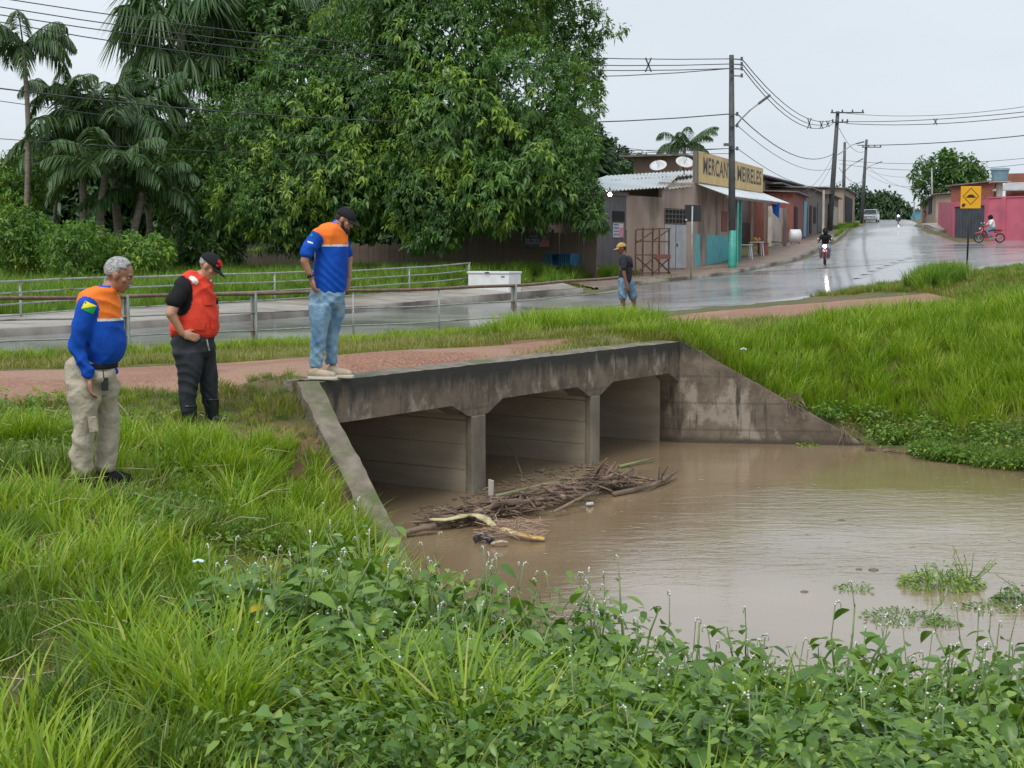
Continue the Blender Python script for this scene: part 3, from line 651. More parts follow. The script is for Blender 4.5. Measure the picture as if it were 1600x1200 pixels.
def leaves(p, d, Ln, wr, tint, r, up=None, droop=.25):
    """V,F,tint of folded 4-triangle leaves: base p, direction d, length Ln, width ratio wr"""
    n = len(p); d = d / np.linalg.norm(d, axis=1, keepdims=True); Ln = np.broadcast_to(Ln, (n,))[:, None]
    u = np.tile([0., 0, 1], (n, 1)) if up is None else up
    u = u + r.normal(0, .35, (n, 3)); s = np.cross(d, u); s /= np.linalg.norm(s, axis=1, keepdims=True) + 1e-9
    nn = np.cross(s, d); w = wr if np.ndim(wr) else np.full(n, wr); w = w[:, None] * Ln * .5
    m = p + d * Ln * .5 - nn * Ln * .04; l = p + d * Ln * .45 + s * w + nn * w * .3; q = p + d * Ln * .45 - s * w + nn * w * .3
    t = p + d * Ln - np.array([0, 0, 1.]) * Ln * droop
    V = np.stack([p, l, m, q, t], 1).reshape(-1, 3); o = (np.arange(n) * 5)[:, None]
    F = np.concatenate([o + np.array([[0, 1, 2]]), o + np.array([[0, 2, 3]]), o + np.array([[1, 4, 2]]), o + np.array([[2, 4, 3]])])
    return V, [F], np.repeat(np.clip(tint, 0, 1), 5)
def leaves_ov(p, d, Ln, wr, tint, r, droop=.3):
    """rounder leaves: 8 points each, ovate outline folded along the midrib"""
    n = len(p); d = d / np.linalg.norm(d, axis=1, keepdims=True); Ln = np.broadcast_to(Ln, (n,))[:, None]; u = np.tile([0., 0, 1], (n, 1)) + r.normal(0, .3, (n, 3))
    s = np.cross(d, u); s /= np.linalg.norm(s, axis=1, keepdims=True) + 1e-9; nn = np.cross(s, d); w = wr * Ln * .5; dz = np.array([0, 0, 1.]) * Ln * droop
    def st(t, ww, up): c = p + d * Ln * t - dz * t * t; return [c + s * w * ww + nn * w * up, c, c - s * w * ww + nn * w * up]
    A = st(.22, .85, .22); B = st(.58, .88, .25); V = np.stack([p] + A + B + [p + d * Ln - dz], 1).reshape(-1, 3); o = (np.arange(n) * 8)[:, None]
    T = np.concatenate([o + np.array([q]) for q in ([0, 1, 2], [0, 2, 3], [4, 7, 5], [5, 7, 6])]); Q = np.concatenate([o + np.array([q]) for q in ([1, 4, 5, 2], [2, 5, 6, 3])])
    return V, [T, Q], np.repeat(np.clip(tint, 0, 1), 8)
def merge(parts):
    V = []; T = []; F3 = []; F4 = []; o = 0
    for v, fs, t in parts:
        for f in fs: (F3 if f.shape[1] == 3 else F4).append(f + o)
        V.append(v); T.append(t); o += len(v)
    F = []
    if F3: F.append(np.concatenate(F3))
    if F4: F.append(np.concatenate(F4))
    return np.concatenate(V), F, np.concatenate(T)

def proto_coll(name, metas, m):
    c = bpy.data.collections.new(name)
    for i, (V, F, t) in enumerate(metas):
        me = np_mesh(name + '_tuft', V, F, t); me.materials.append(m)
        o = bpy.data.objects.new(name + '_tuft', me); c.objects.link(o)
    return c
def scatter(name, pts, coll, scales, label, m=None, tilt=.12):
    """geometry-nodes scatter of tufts over given points: uncountable ground cover"""
    me = bpy.data.meshes.new(name); me.vertices.add(len(pts)); me.vertices.foreach_set('co', np.asarray(pts, np.float32).ravel())
    a = me.attributes.new('rot', 'FLOAT_VECTOR', 'POINT')
    rt = np.stack([rng.normal(0, tilt, len(pts)), rng.normal(0, tilt, len(pts)), rng.uniform(0, 6.283, len(pts))], -1)
    a.data.foreach_set('vector', rt.astype(np.float32).ravel())
    b = me.attributes.new('sc', 'FLOAT', 'POINT'); b.data.foreach_set('value', np.asarray(scales, np.float32))
    o = bpy.data.objects.new(name, me); COL.objects.link(o); tag(o, label, kind='stuff')
    g = bpy.data.node_groups.new(name, 'GeometryNodeTree')
    g.interface.new_socket('Geometry', in_out='INPUT', socket_type='NodeSocketGeometry'); g.interface.new_socket('Geometry', in_out='OUTPUT', socket_type='NodeSocketGeometry')
    N = g.nodes.new; lk = g.links.new
    gi = N('NodeGroupInput'); go = N('NodeGroupOutput'); ip = N('GeometryNodeInstanceOnPoints'); ci = N('GeometryNodeCollectionInfo')
    ci.inputs['Collection'].default_value = coll; ci.inputs['Separate Children'].default_value = True; ci.inputs['Reset Children'].default_value = True
    ip.inputs['Pick Instance'].default_value = True
    r1 = N('GeometryNodeInputNamedAttribute'); r1.data_type = 'FLOAT_VECTOR'; r1.inputs['Name'].default_value = 'rot'
    s1 = N('GeometryNodeInputNamedAttribute'); s1.data_type = 'FLOAT'; s1.inputs['Name'].default_value = 'sc'
    lk(gi.outputs[0], ip.inputs['Points']); lk(ci.outputs[0], ip.inputs['Instance']); lk(r1.outputs[0], ip.inputs['Rotation']); lk(s1.outputs[0], ip.inputs['Scale'])
    lk(ip.outputs[0], go.inputs[0]); md = o.modifiers.new('scatter', 'NODES'); md.node_group = g
    return o
def vnoise(x, y, s, seed=0):
    return (np.sin(x / s * 1.3 + seed) * np.cos(y / s * 1.7 + seed * 2) + np.sin((x + y) / s * .9 + seed * 3) * .7 + np.sin((x - 2 * y) / s * .6 + 1.3 * seed) * .5) / 2.2
def region(poly, dens, avoid=.40, hardbuf=.12):
    P = np.array(poly); x0, y0 = P.min(0); x1, y1 = P.max(0); n = int((x1 - x0) * (y1 - y0) * dens)
    x = rng.uniform(x0, x1, n); y = rng.uniform(y0, y1, n); k = inpoly(x, y, poly)
    x, y = x[k], y[k]
    bad = inpoly(x, y, roadpoly) | inpoly(x, y, uppoly) | inpoly(x, y, CHAN) | inpoly(x, y, swpoly)
    for q in (p1poly, p2poly, pvpoly): bad |= inpoly(x, y, q) & (rng.uniform(0, 1, len(x)) > .01) & (seglen(x, y, list(q) + [q[0]]) > .12)
    bad |= seglen(x, y, walls) < .30
    bad |= seglen(x, y, walls[:2]) < avoid
    bad |= inpoly(x, y, [(-1.3, 10.4), (-.95, 9.5), (-.4, 9.5), (-.4, 11.8), (-1.2, 12.0)]) & (rng.uniform(0, 1, len(x)) > .12)
    # only what the camera region can show
    bad |= np.abs(x) > y * .45 + 1.0
    return x[~bad], y[~bad]
def pts_of(x, y, dz=0): return np.stack([x, y, np.maximum(hland(x, y), .0) + dz], -1)

near = proto_coll('near_grass', [blades(52, .13, .14, .40, .0125, .85, 4, seed=i) for i in range(5)], M['grass'])
lush = proto_coll('lush_grass', [blades(62, .12, .28, .60, .0145, .9, 4, seed=10 + i) for i in range(4)], M['grass'])
short = proto_coll('short_grass', [blades(60, .22, .04, .13, .009, .9, 2, seed=20 + i) for i in range(3)], M['grassdry'])
ground_leaf = proto_coll('ground_leaf', [broad(60, .2, .16, .05, seed=40 + i) for i in range(4)], M['bush'])
weedlow = proto_coll('weed_low', [broad(80, .22, .20 + .06 * i, (.045, .06, .075, .05)[i], seed=50 + i) for i in range(4)], M['weed'])
lushd = proto_coll('verge_blades', [blades(80, .22, .35, .8, .018, .7, 3, seed=60 + i) for i in range(4)], M['grassdark'])

LB = [(-6, 3.5), (3.5, 3.5), (3, 5.5), (2, 7.9), (-.1, 8.6), (-.9, 11.2), (-2.1, 14.3), (-2.5, 15), (-8, 15.5), (-9, 12)]
WP = [(-.8, 3), (4.5, 3), (4, 7.9), (.6, 8.3), (-.3, 8.9), (-.85, 8.9), (-1.0, 7.6), (-1.1, 6.0)]
x, y = region(LB, 34); nn = vnoise(x, y, .9, 1); k = (nn > -.45) & ~(inpoly(x, y, WP) & (rng.uniform(0, 1, len(x)) > .16 + .12 * (x < .6)))
x, y, nn = x[k], y[k], nn[k]; tall = (vnoise(x, y, 1.6, 5) > .15) & (y < 12.8)
edge = np.clip((y - 11.2) / 2, 0, 1)
dk = vnoise(x, y, .55, 12) < -.05; near2 = proto_coll('olive_grass', [blades(64, .14, .12, .34, .010, .95, 4, seed=90 + i) for i in range(4)], M['grass2'])
for sel, cc_, lb_ in ((~tall & ~dk, near, 'lush green grass on the near bank'), (~tall & dk, near2, 'duller finer grass in patches on the near bank')):
    scatter('bank_grass', pts_of(x[sel], y[sel]), cc_, (rng.uniform(.55, 1.15, sel.sum()) * (1 - .62 * edge[sel])), lb_)
scatter('tall_grass', pts_of(x[tall], y[tall]), lush, rng.uniform(.6, 1.0, tall.sum()) * (1 - .3 * edge[tall]), 'long bright grass tufts on the near bank')
x, y = region(LB, 34, .25); scatter('short_grass', pts_of(x, y), short, rng.uniform(.7, 1.3, len(x)), 'short turf between the tufts on the near bank')
x, y = region(LB, 12); k = vnoise(x, y, 1.3, 9) > .2; x, y = x[k], y[k]
scatter('ground_cover', pts_of(x, y), ground_leaf, rng.uniform(.7, 1.2, len(x)), 'small leafy creepers among the bank grass')
# right bank
RB = [(2.55, 20.9), (5.0, 20.6), (6.7, 18.5), (9.5, 15.3), (15, 16), (26, 50), (22, 52), (14, 45.5), (9, 42.4), (10.6, 36.2), (10.6, 33), (2.2, 26), (1.4, 21)]
UPB = [(1, 22.0), (2.6, 22.0), (5, 24.6), (8.3, 27.6), (13, 31), (14, 60), (-2, 60)]
x, y = region(RB, 20); k = y < 33; dk = vnoise(x, y, 2.2, 3) > -.55
wl = (seglen(x, y, SH_FAR) < .8) & (vnoise(x, y, 1.1, 2) > -.3)
k2 = k & dk & ~wl & ~inpoly(x, y, UPB); scatter('slope_grass', pts_of(x[k2], y[k2]), proto_coll('slope_blades', [blades(60, .2, .25, .55, .015, .8, 3, seed=70 + i) for i in range(4)], M['grass']), rng.uniform(.6, 1.2, k2.sum()) * np.clip(.35 + (x[k2] + .2 * (24 - y[k2]) - 1.6) / 3, .3, 1), 'bright long grass over the far bank')
k3 = wl & (seglen(x, y, walls) > .3); scatter('waterside_weeds', pts_of(x[k3], y[k3]), proto_coll('waterside_leaf', [broad(110, .26, .26, .06, seed=80 + i) for i in range(4)], M['bush']), rng.uniform(.7, 1.2, k3.sum()), 'dark trailing weeds along the far waterline')
x, y = region([(5.1, 20.2), (6.6, 18.1), (8.3, 15.8), (9.2, 15.2), (10, 16.5), (7, 19.5), (5.4, 20.8)], 26)
k = ~inpoly(x, y, CHAN); 
xo = rng.uniform(5.6, 10, 900); yo = 18.4 - (xo - 6.4) * 1.12 + rng.normal(0, .22, 900) - .15
hf = rng.uniform(0, 1, 900) < .45
scatter('waterside_creeper', np.stack([xo, yo, np.full(900, .02)], -1)[hf], ground_leaf, rng.uniform(.5, 1.1, hf.sum()), 'creepers floating at the foot of the far bank')
scatter('waterside_grass', np.stack([xo, yo + .1, np.full(900, .0)], -1)[~hf], near2, rng.uniform(.5, 1.1, (~hf).sum()), 'grass hanging to the water at the foot of the far bank', tilt=.4)
x, y = region(RB, 7); k = y >= 31; scatter('mound_grass', pts_of(x[k], y[k]), lushd, rng.uniform(.15, .42, k.sum()), 'rough grass beside the road sign')
x, y = region(RB, 16); k = (y < 45) ; scatter('short_grass', pts_of(x[k], y[k]), short, rng.uniform(1, 2.2, k.sum()), 'short turf on the far bank')
# strip between track and road, patches of turf near the deck
ST = [(-12, 18), (-5, 18.7), (-1, 20.4), (1.2, 21.2), (1.4, 20.9), (2.4, 21.5), (3, 25), (2.9, 34.6), (0, 29.6), (-4.6, 25.3), (-8, 22.2), (-14, 17)]
x, y = region(ST, 22); scatter('short_grass', pts_of(x, y), short, rng.uniform(.8, 1.7, len(x)), 'olive turf strip between the track and the road')
x, y = region([(-14, 17.5), (-8, 21.9), (-4.6, 24.7), (0, 29.3), (1, 29.9), (.2, 27), (-4, 23), (-8, 20.2)], 22)
scatter('rail_grass', pts_of(x, y), near, rng.uniform(.35, .8, len(x)), 'grass growing along the foot of the near railing')
cc = np.array([(1.3, 24.8), (.7, 24.3), (1.7, 25.5), (.3, 24.6), (1.9, 26.3), (1.0, 26.2), (.9, 25.2)])
xm = np.concatenate([rng.normal(c[0], .42, 70) for c in cc]); ym = np.concatenate([rng.normal(c[1], .5, 70) for c in cc])
mound = proto_coll('mound_blades', [blades(80, .22, .3, .8, .016, 1.0, 4, seed=160 + i) for i in range(4)], M['grass'])
scatter('grass_mound', pts_of(xm, ym), mound, rng.uniform(.35, .78, len(xm)), 'tall grass clump in front of the railing end')
cc = np.array([(11.2, 37.5), (11.6, 38.3), (12.0, 39.2)])
xm = np.concatenate([rng.normal(c[0], .28, 60) for c in cc]); ym = np.concatenate([rng.normal(c[1], .4, 60) for c in cc])
scatter('grass_mound', pts_of(xm, ym), lushd, rng.uniform(.55, 1.0, len(xm)), 'tall grass clump near the road sign')
x, y = region([(-.2, 18.4), (.25, 17.6), (2.2, 20.5), (2.45, 21.5), (4.5, 24.5), (2.5, 26), (1.2, 24), (.9, 21)], 26, 0); scatter('short_grass', pts_of(x, y), short, rng.uniform(.7, 1.5, len(x)), 'yellowish worn turf behind the culvert corner')
# verge beyond the road
VG = [(-36, 16), (-21.5, 26), (-12, 33.8), (-8.2, 40), (-3.6, 48), (2, 53.5), (6.5, 64), (-3, 70), (-24, 86), (-60, 60)]
x, y = region(VG, 5.5); k = (y > 26)
scatter('verge_grass', pts_of(x[k], y[k]), lushd, rng.uniform(.5, 1.3, k.sum()) * np.where(seglen(x[k], y[k], SWF) < 2, .7, 1), 'high grass between the far sidewalk and the board fence')
x, y = region([(1.5, 53.5), (3.2, 53), (9, 61), (7.6, 66), (6.5, 64)], 5); scatter('short_grass', pts_of(x, y), short, rng.uniform(1.5, 3, len(x)), 'turf patch at the corner of the shop')
x, y = region([(21.3, 94), (36.8, 150), (35, 151), (19.6, 94)], 3); scatter('street_grass', pts_of(x, y, .05), lushd, rng.uniform(.3, .8, len(x)), 'grass along the edge of the uphill street')

# ------------------------------------------------------------------ crowns
def crown_pts(lobes, dens, r, lo=.72, back=.45):
    """points + outward directions over ellipsoid lobes (c, (rx,ry,rz)); inside points of other lobes dropped"""
    P = []; D = []; 
    for c, rad in lobes:
        c = np.array(c); rad = np.array(rad if np.ndim(rad) else (rad,) * 3, float)
        area = 4 * np.pi * ((rad[0] * rad[1]) ** 1.6 / 3 + (rad[0] * rad[2]) ** 1.6 / 3 + (rad[1] * rad[2]) ** 1.6 / 3) ** (1 / 1.6)
        n = int(area * dens); d = r.normal(0, 1, (n, 3)); d /= np.linalg.norm(d, axis=1, keepdims=True)
        keep = (d[:, 1] < back) | (r.uniform(0, 1, n) < .35); d = d[keep]; n = len(d)
        # lumpy radius
        q = 1 + .13 * np.sin(d[:, 0] * 7 + c[0]) * np.sin(d[:, 2] * 6 + c[1]) + .09 * np.sin(d[:, 1] * 13 + d[:, 0] * 9 + c[2])
        f = lo + (1 - lo) * r.uniform(0, 1, n) ** .5
        P.append(c + d * rad * (f * q)[:, None]); D.append(d)
    P = np.concatenate(P); D = np.concatenate(D)
    ins = np.zeros(len(P), bool)
    for c, rad in lobes:
        rad = np.array(rad if np.ndim(rad) else (rad,) * 3, float); ins |= (((P - np.array(c)) / (rad * .66)) ** 2).sum(1) < 1
    return P[~ins], D[~ins]
def crown(name, lobes, m, parent, dens=6, k=8, Ln=.28, wr=.24, down=.8, tint=(.42, .16), fresh=.12, seed=0, lo=.72, spread=.9, fs=1.3, bright=.85):
    r = np.random.default_rng(seed + 100); P, D = crown_pts(lobes, dens * 1.25, r, lo); n = len(P); Ln = Ln * .84
    # shoots of young, yellower leaves come in patches
    f = (np.sin(P[:, 0] * fs + seed) * np.sin(P[:, 2] * fs * 1.2 + seed) + np.sin(P[:, 1] * fs + P[:, 0] * .5)) / 2 + r.normal(0, .3, n)
    young = f > np.quantile(f, 1 - fresh) if fresh else np.zeros(n, bool)
    base = np.clip(r.normal(tint[0], tint[1], n) + .13 * np.sin(P[:, 0] * .9 + seed) * np.sin(P[:, 2] * .8 + 1), 0, .72); base[young] = np.clip(r.normal(bright, .08, young.sum()), 0, 1)
    p = np.repeat(P, k, 0) + r.normal(0, Ln * .25, (n * k, 3)); d = np.repeat(D, k, 0) * .55 + r.normal(0, spread, (n * k, 3)); d[:, 2] -= down
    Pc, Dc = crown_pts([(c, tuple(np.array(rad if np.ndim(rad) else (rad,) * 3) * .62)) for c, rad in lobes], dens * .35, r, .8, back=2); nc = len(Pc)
    V0, F0, T0 = leaves(np.repeat(Pc, 5, 0) + r.normal(0, Ln * .5, (nc * 5, 3)), np.repeat(Dc, 5, 0) * .4 + r.normal(0, 1, (nc * 5, 3)), Ln * 1.7 * r.uniform(.7, 1.2, nc * 5), max(wr, .4), r.normal(.25, .1, nc * 5), r)  # inner leaf shell tinted darker, crown's inner shade put into the colour
    V, F, T = leaves(p, d, Ln * r.uniform(.6, 1.3, n * k) * np.repeat(1 + .25 * np.sin(P[:, 0] * .7 + P[:, 2] * .5 + seed), k), wr, np.repeat(base, k) + r.normal(0, .05, n * k), r, up=np.repeat(D, k, 0) + [0, 0, .6])
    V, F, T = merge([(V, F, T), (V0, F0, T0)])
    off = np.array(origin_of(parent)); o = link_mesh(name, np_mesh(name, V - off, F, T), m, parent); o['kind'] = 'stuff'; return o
def wl(u, v, Y, rp, ry=None, rz=None):
    """lobe: photo pixel centre, distance, radius in px (x), depth radius m, vertical px"""
    s = Y / FPX; return (tuple(W(u, v, Y)), (rp * s, ry if ry else rp * s * .9, (rz or rp) * s))
def trunk(parent, p0, p1, r0, r1, m=None, name='trunk', wob=.15, n=7):
    pts = []; rs = []
    for i in range(n + 1):
        t = i / n; p = Vector(p0).lerp(Vector(p1), t); a = wob * math.sin(t * math.pi)
        pts.append(p + Vector((a * math.sin(3 * t + p0[0]), a * math.cos(2 * t + p0[1]), 0))); rs.append(r0 + (r1 - r0) * t)
    rs[0] *= 1.35
    return MB().tube(pts, rs, 9).build(name, m or M['bark'], parent, smooth=True)
def tree(name, label, cat, base, lobes, m, r0=.3, limbs=5, group=None, seed=0, **kw):
    bx, by = base; bz = h1(bx, by) - .1; t = empty(name, (bx, by, bz), label, cat, group)
    c = np.array([l[0] for l in lobes]); cm = Vector(c.mean(0)); zt = min(cm.z, bz + (cm.z - bz) * .75)
    top = Vector((bx * .6 + cm.x * .4, by * .6 + cm.y * .4, zt)); trunk(t, (bx, by, bz), top, r0, r0 * .6)
    rr = random.Random(seed)
    for l in rr.sample(lobes, min(limbs, len(lobes))):
        q = Vector(l[0]); s = Vector((bx, by, bz)).lerp(top, rr.uniform(.6, 1)); trunk(t, s, q, r0 * .45, r0 * .12, name='limb', wob=.3, n=5)
    crown('crown', lobes, m, t, seed=seed, **kw); return t
# mango trees over the fence
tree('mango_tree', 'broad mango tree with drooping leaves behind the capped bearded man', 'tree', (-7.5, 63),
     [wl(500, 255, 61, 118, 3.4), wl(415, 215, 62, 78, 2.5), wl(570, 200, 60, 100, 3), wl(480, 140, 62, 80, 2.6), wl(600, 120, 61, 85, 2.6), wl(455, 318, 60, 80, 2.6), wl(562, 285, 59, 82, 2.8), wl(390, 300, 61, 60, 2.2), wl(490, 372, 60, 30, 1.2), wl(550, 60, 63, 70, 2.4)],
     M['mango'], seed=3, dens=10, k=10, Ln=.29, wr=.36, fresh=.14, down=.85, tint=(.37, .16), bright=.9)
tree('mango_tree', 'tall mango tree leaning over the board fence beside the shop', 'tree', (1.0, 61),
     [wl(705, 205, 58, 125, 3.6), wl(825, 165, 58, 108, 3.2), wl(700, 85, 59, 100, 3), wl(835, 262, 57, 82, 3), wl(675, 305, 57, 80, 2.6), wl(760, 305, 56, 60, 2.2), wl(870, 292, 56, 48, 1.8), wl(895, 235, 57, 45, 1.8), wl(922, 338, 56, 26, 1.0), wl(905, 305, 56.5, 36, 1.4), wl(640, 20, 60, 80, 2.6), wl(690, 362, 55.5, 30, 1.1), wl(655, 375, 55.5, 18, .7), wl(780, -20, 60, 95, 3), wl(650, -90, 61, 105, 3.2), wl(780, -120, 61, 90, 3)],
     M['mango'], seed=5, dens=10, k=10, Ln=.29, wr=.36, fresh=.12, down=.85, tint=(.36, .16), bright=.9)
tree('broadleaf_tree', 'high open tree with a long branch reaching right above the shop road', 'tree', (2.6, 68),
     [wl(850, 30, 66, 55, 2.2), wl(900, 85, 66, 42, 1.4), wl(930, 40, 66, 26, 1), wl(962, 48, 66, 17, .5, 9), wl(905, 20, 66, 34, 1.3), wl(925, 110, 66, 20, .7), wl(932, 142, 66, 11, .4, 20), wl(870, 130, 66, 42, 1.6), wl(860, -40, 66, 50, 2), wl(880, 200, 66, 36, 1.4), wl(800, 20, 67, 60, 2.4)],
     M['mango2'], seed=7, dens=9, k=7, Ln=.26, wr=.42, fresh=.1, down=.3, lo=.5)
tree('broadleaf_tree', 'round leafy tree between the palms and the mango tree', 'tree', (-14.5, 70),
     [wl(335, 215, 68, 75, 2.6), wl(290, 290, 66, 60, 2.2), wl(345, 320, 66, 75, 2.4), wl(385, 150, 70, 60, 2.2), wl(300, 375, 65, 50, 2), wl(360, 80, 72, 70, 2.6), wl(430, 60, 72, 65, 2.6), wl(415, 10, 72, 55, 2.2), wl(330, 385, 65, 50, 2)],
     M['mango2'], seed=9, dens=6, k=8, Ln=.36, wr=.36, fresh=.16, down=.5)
# bushes at the left
for u, v, Y, rp, lab, fr in ((30, 385, 52, 62, 'light green rounded bush at the left edge beyond the railing', .35), (110, 395, 50, 62, 'mid green bush beside the palms beyond the railing', .12),
                             (190, 385, 52, 58, 'dark sprawling bush under the feather palms', .05), (15, 290, 60, 60, 'taller bush with big leaves behind the leftmost palm trunk', .1), (235, 400, 51, 38, 'low bush next to the start of the board fence', .1)):
    p = W(u, v, Y); r = rp * Y / FPX
    t = empty('bush', (p.x, p.y, h1(p.x, p.y)), lab, 'bush', 'bushes beyond the far railing')
    for i in range(3): trunk(t, (p.x + .1 * i, p.y, h1(p.x, p.y) - .05), p + Vector((.5 * (i - 1), 0, 0)), .05, .02, name='stem')
    rr = random.Random(u); lb = [wl(u + rr.uniform(-.5, .5) * rp, v + rr.uniform(-.35, .5) * rp, Y + rr.uniform(-1, 1), rp * rr.uniform(.45, .75)) for _ in range(7)]
    crown('foliage', lb, M['bush'], t, dens=16, k=7, Ln=.19, wr=.42, fresh=fr, down=.3, seed=u, bright=.8)
# x on the fence and treeline behind everything
r0 = np.random.default_rng(50); lob = []
for i in range(54):
    u = -120 + i * 20 + r0.uniform(-12, 12); Y = 92 + r0.uniform(-4, 6); top = np.interp(u, [-120, 0, 60, 130, 250, 330, 400, 700, 900, 960], [330, 290, 250, 200, 215, 200, 200, 180, 200, 300])
    for vv in np.arange(top + 30, 430, 48): lob.append(wl(u + r0.uniform(-10, 10), vv, Y, 40, 2.5))
t = empty('treeline', (-14, 92, 1.6)); t['kind'] = 'stuff'; t['label'] = 'dark tree mass behind the palms and mango trees'
crown('foliage', lob, M['darkleaf'], t, dens=1.6, k=8, Ln=1.0, wr=.45, fresh=0, down=.4, seed=1, tint=(.4, .25))  # dark leaf colour also stands in for shade under the mango crowns
# background trees right of the mango and along the street
def bgtree(label, u0, base_v, Y, spots, seed, name='tree', m='farleaf', Ln=.5, dens=3, **kw):
    p = W(u0, base_v, Y); return tree(name, label, 'tree', (p.x, p.y), [wl(u, v, Y + random.uniform(-1, 1), r) for u, v, r in spots], M[m], seed=seed, r0=.28, limbs=3, dens=dens, k=8, Ln=Ln, wr=.42, group='trees behind the houses', **kw)
bgtree('dark bushy tree directly above the shop roof, next to the mango tree', 925, 330, 110, [(925, 235, 34), (905, 262, 30), (950, 255, 30), (915, 215, 22), (935, 280, 36), (965, 238, 14), (900, 300, 40), (975, 262, 16)], 21, fresh=.05, down=.3)
bgtree('small round tree between the shop roof and the coconut palm', 1000, 330, 130, [(1000, 252, 15), (1012, 262, 17), (990, 268, 16), (1020, 280, 18), (1000, 285, 20)], 22, fresh=0, down=.3, Ln=.6)
bgtree('big leafy tree behind the brick house at the right', 1480, 330, 135, [(1470, 265, 26), (1440, 270, 20), (1500, 268, 28), (1525, 278, 20), (1455, 290, 26), (1485, 295, 30), (1515, 298, 26), (1440, 300, 14), (1495, 255, 16), (1470, 312, 30), (1505, 315, 24)], 23, fresh=.1, down=.2, Ln=.55, m='mango2')
bgtree('low green tree behind the dark sheds at the end of the street', 1330, 345, 190, [(1335, 302, 14), (1350, 310, 13), (1320, 312, 13), (1345, 325, 16), (1310, 300, 10), (1328, 330, 18)], 24, fresh=0, Ln=.8, dens=2.5)
bgtree('dense hill tree left of the distant motorcycle', 1385, 350, 240, [(1370, 318, 16), (1385, 314, 15), (1395, 325, 18), (1410, 330, 12), (1375, 335, 18), (1392, 340, 16)], 25, fresh=0, Ln=1.0, dens=2)
bgtree('small far tree beside the blue wall on the hilltop', 1425, 350, 260, [(1420, 335, 9), (1432, 340, 10), (1440, 336, 8)], 26, fresh=0, Ln=1.0, dens=2)

# ------------------------------------------------------------------ palms
def frond_geo(base, az, length, rise, droop, nl=34, leaf=.55, w=.05, r=None, hang=.35, tint=.4):
    """feather frond: returns rachis points and leaflet V,F,T"""
    t = np.linspace(0, 1, 12); out = length * (t - .18 * t ** 3 * droop); z = rise * length * t - droop * length * .62 * t ** 2.2
    d = np.array([math.cos(az), math.sin(az), 0]); ra = np.array(base) + out[:, None] * d + np.stack([0 * z, 0 * z, z], -1)
    tt = np.linspace(.16, .99, nl); P = np.stack([np.interp(tt, t, ra[:, i]) for i in range(3)], -1)
    tn = np.gradient(P, axis=0); tn /= np.linalg.norm(tn, axis=1, keepdims=True); s = np.cross(tn, [0, 0, 1.]); s /= np.linalg.norm(s, axis=1, keepdims=True)
    L2 = leaf * np.sin(np.pi * np.clip(.12 + tt * .85, 0, 1)) ** .6
    parts = []
    for sg in (-1, 1):
        dd = s * sg + tn * .55 + r.normal(0, .1, (nl, 3)); dd[:, 2] -= hang
        parts.append(leaves(P, dd, L2, w / np.maximum(L2, .05), np.clip(r.normal(tint, .12, nl), 0, 1), r, droop=.45))
    return ra, merge(parts)
def feather_palm(label, base, top, nf, length, droop, seed, name='feather_palm', r0=.14, leaf=.55, w=.07, hang=.4, group=None, m='palm', spike=False, tint=.4):
    r = np.random.default_rng(seed); t = empty(name, tuple(base), label, 'palm', group)
    trunk(t, base, top, r0, r0 * .7, M['palmbark'], wob=.25, n=9)
    fr = []
    for i in range(nf):
        az = 2.4 * i + r.normal(0, .2); up = r.uniform(-.1, 1) if i > 2 else 1.1
        ra, g = frond_geo(np.array(top), az, length * r.uniform(.85, 1.1), .25 + .75 * up, droop * r.uniform(.8, 1.2), leaf=leaf, w=w, r=r, hang=hang, tint=tint)
        o = MB().tube([tuple(p) for p in ra], list(np.linspace(.035, .008, 12)), 4, caps=False); off = Vector(origin_of(t))
        V0 = np.array(o.v); F0 = np.array(o.f); V, F, T = merge([(V0, [F0], np.full(len(V0), .5)), g])
        link_mesh('frond', np_mesh('frond', V - np.array(off), F, T), M[m], t)
    return t
def gz(u, Y): p = W(u, 400, Y); return Vector((p.x, p.y, h1(p.x, p.y) - .1))
feather_palm('slender feather palm standing tallest at the left edge', gz(45, 58), W(36, 72, 58), 15, 2.7, 1.15, 31, leaf=.75, w=.09, hang=.9, r0=.13)
feather_palm('thin palm behind the broad feather palms, bare trunk showing', gz(82, 62), W(86, 150, 62), 12, 2.3, 1.2, 32, leaf=.6, w=.08, hang=.9, r0=.09)
feather_palm('broad low palm with long arching fronds near the left bushes', gz(120, 60), W(125, 215, 60), 17, 3.8, .95, 33, leaf=.9, w=.10, hang=.35, r0=.2, tint=.45)
feather_palm('large palm with dark drooping fronds between the tall palms', gz(185, 60), W(187, 195, 60), 18, 3.4, 1.0, 34, leaf=1.0, w=.10, hang=.4, r0=.2, tint=.35)
feather_palm('palm with upright crown left of the fan palm', gz(236, 64), W(236, 150, 64), 14, 2.3, .9, 35, leaf=.8, w=.09, hang=.4, r0=.16)
feather_palm('low shaded palm in the dark gap beside the round tree', gz(215, 58), W(222, 300, 58), 14, 2.9, 1.0, 36, leaf=.8, w=.10, hang=.3, r0=.2, tint=.3)
feather_palm('mid height palm filling the gap behind the large palm', gz(150, 68), W(160, 190, 68), 18, 3.0, 1.0, 44, leaf=1.0, w=.10, hang=.5, r0=.18, tint=.55)
feather_palm('low spreading palm at the foot of the palm group', gz(165, 57), W(165, 270, 57), 18, 3.2, 1.0, 45, leaf=.9, w=.10, hang=.35, r0=.18, tint=.5)
feather_palm('coconut palm rising behind the shop roof', gz(1068, 125), W(1070, 230, 125), 18, 3.6, 1.15, 37, name='coconut_palm', leaf=.8, w=.10, hang=.6, r0=.2)
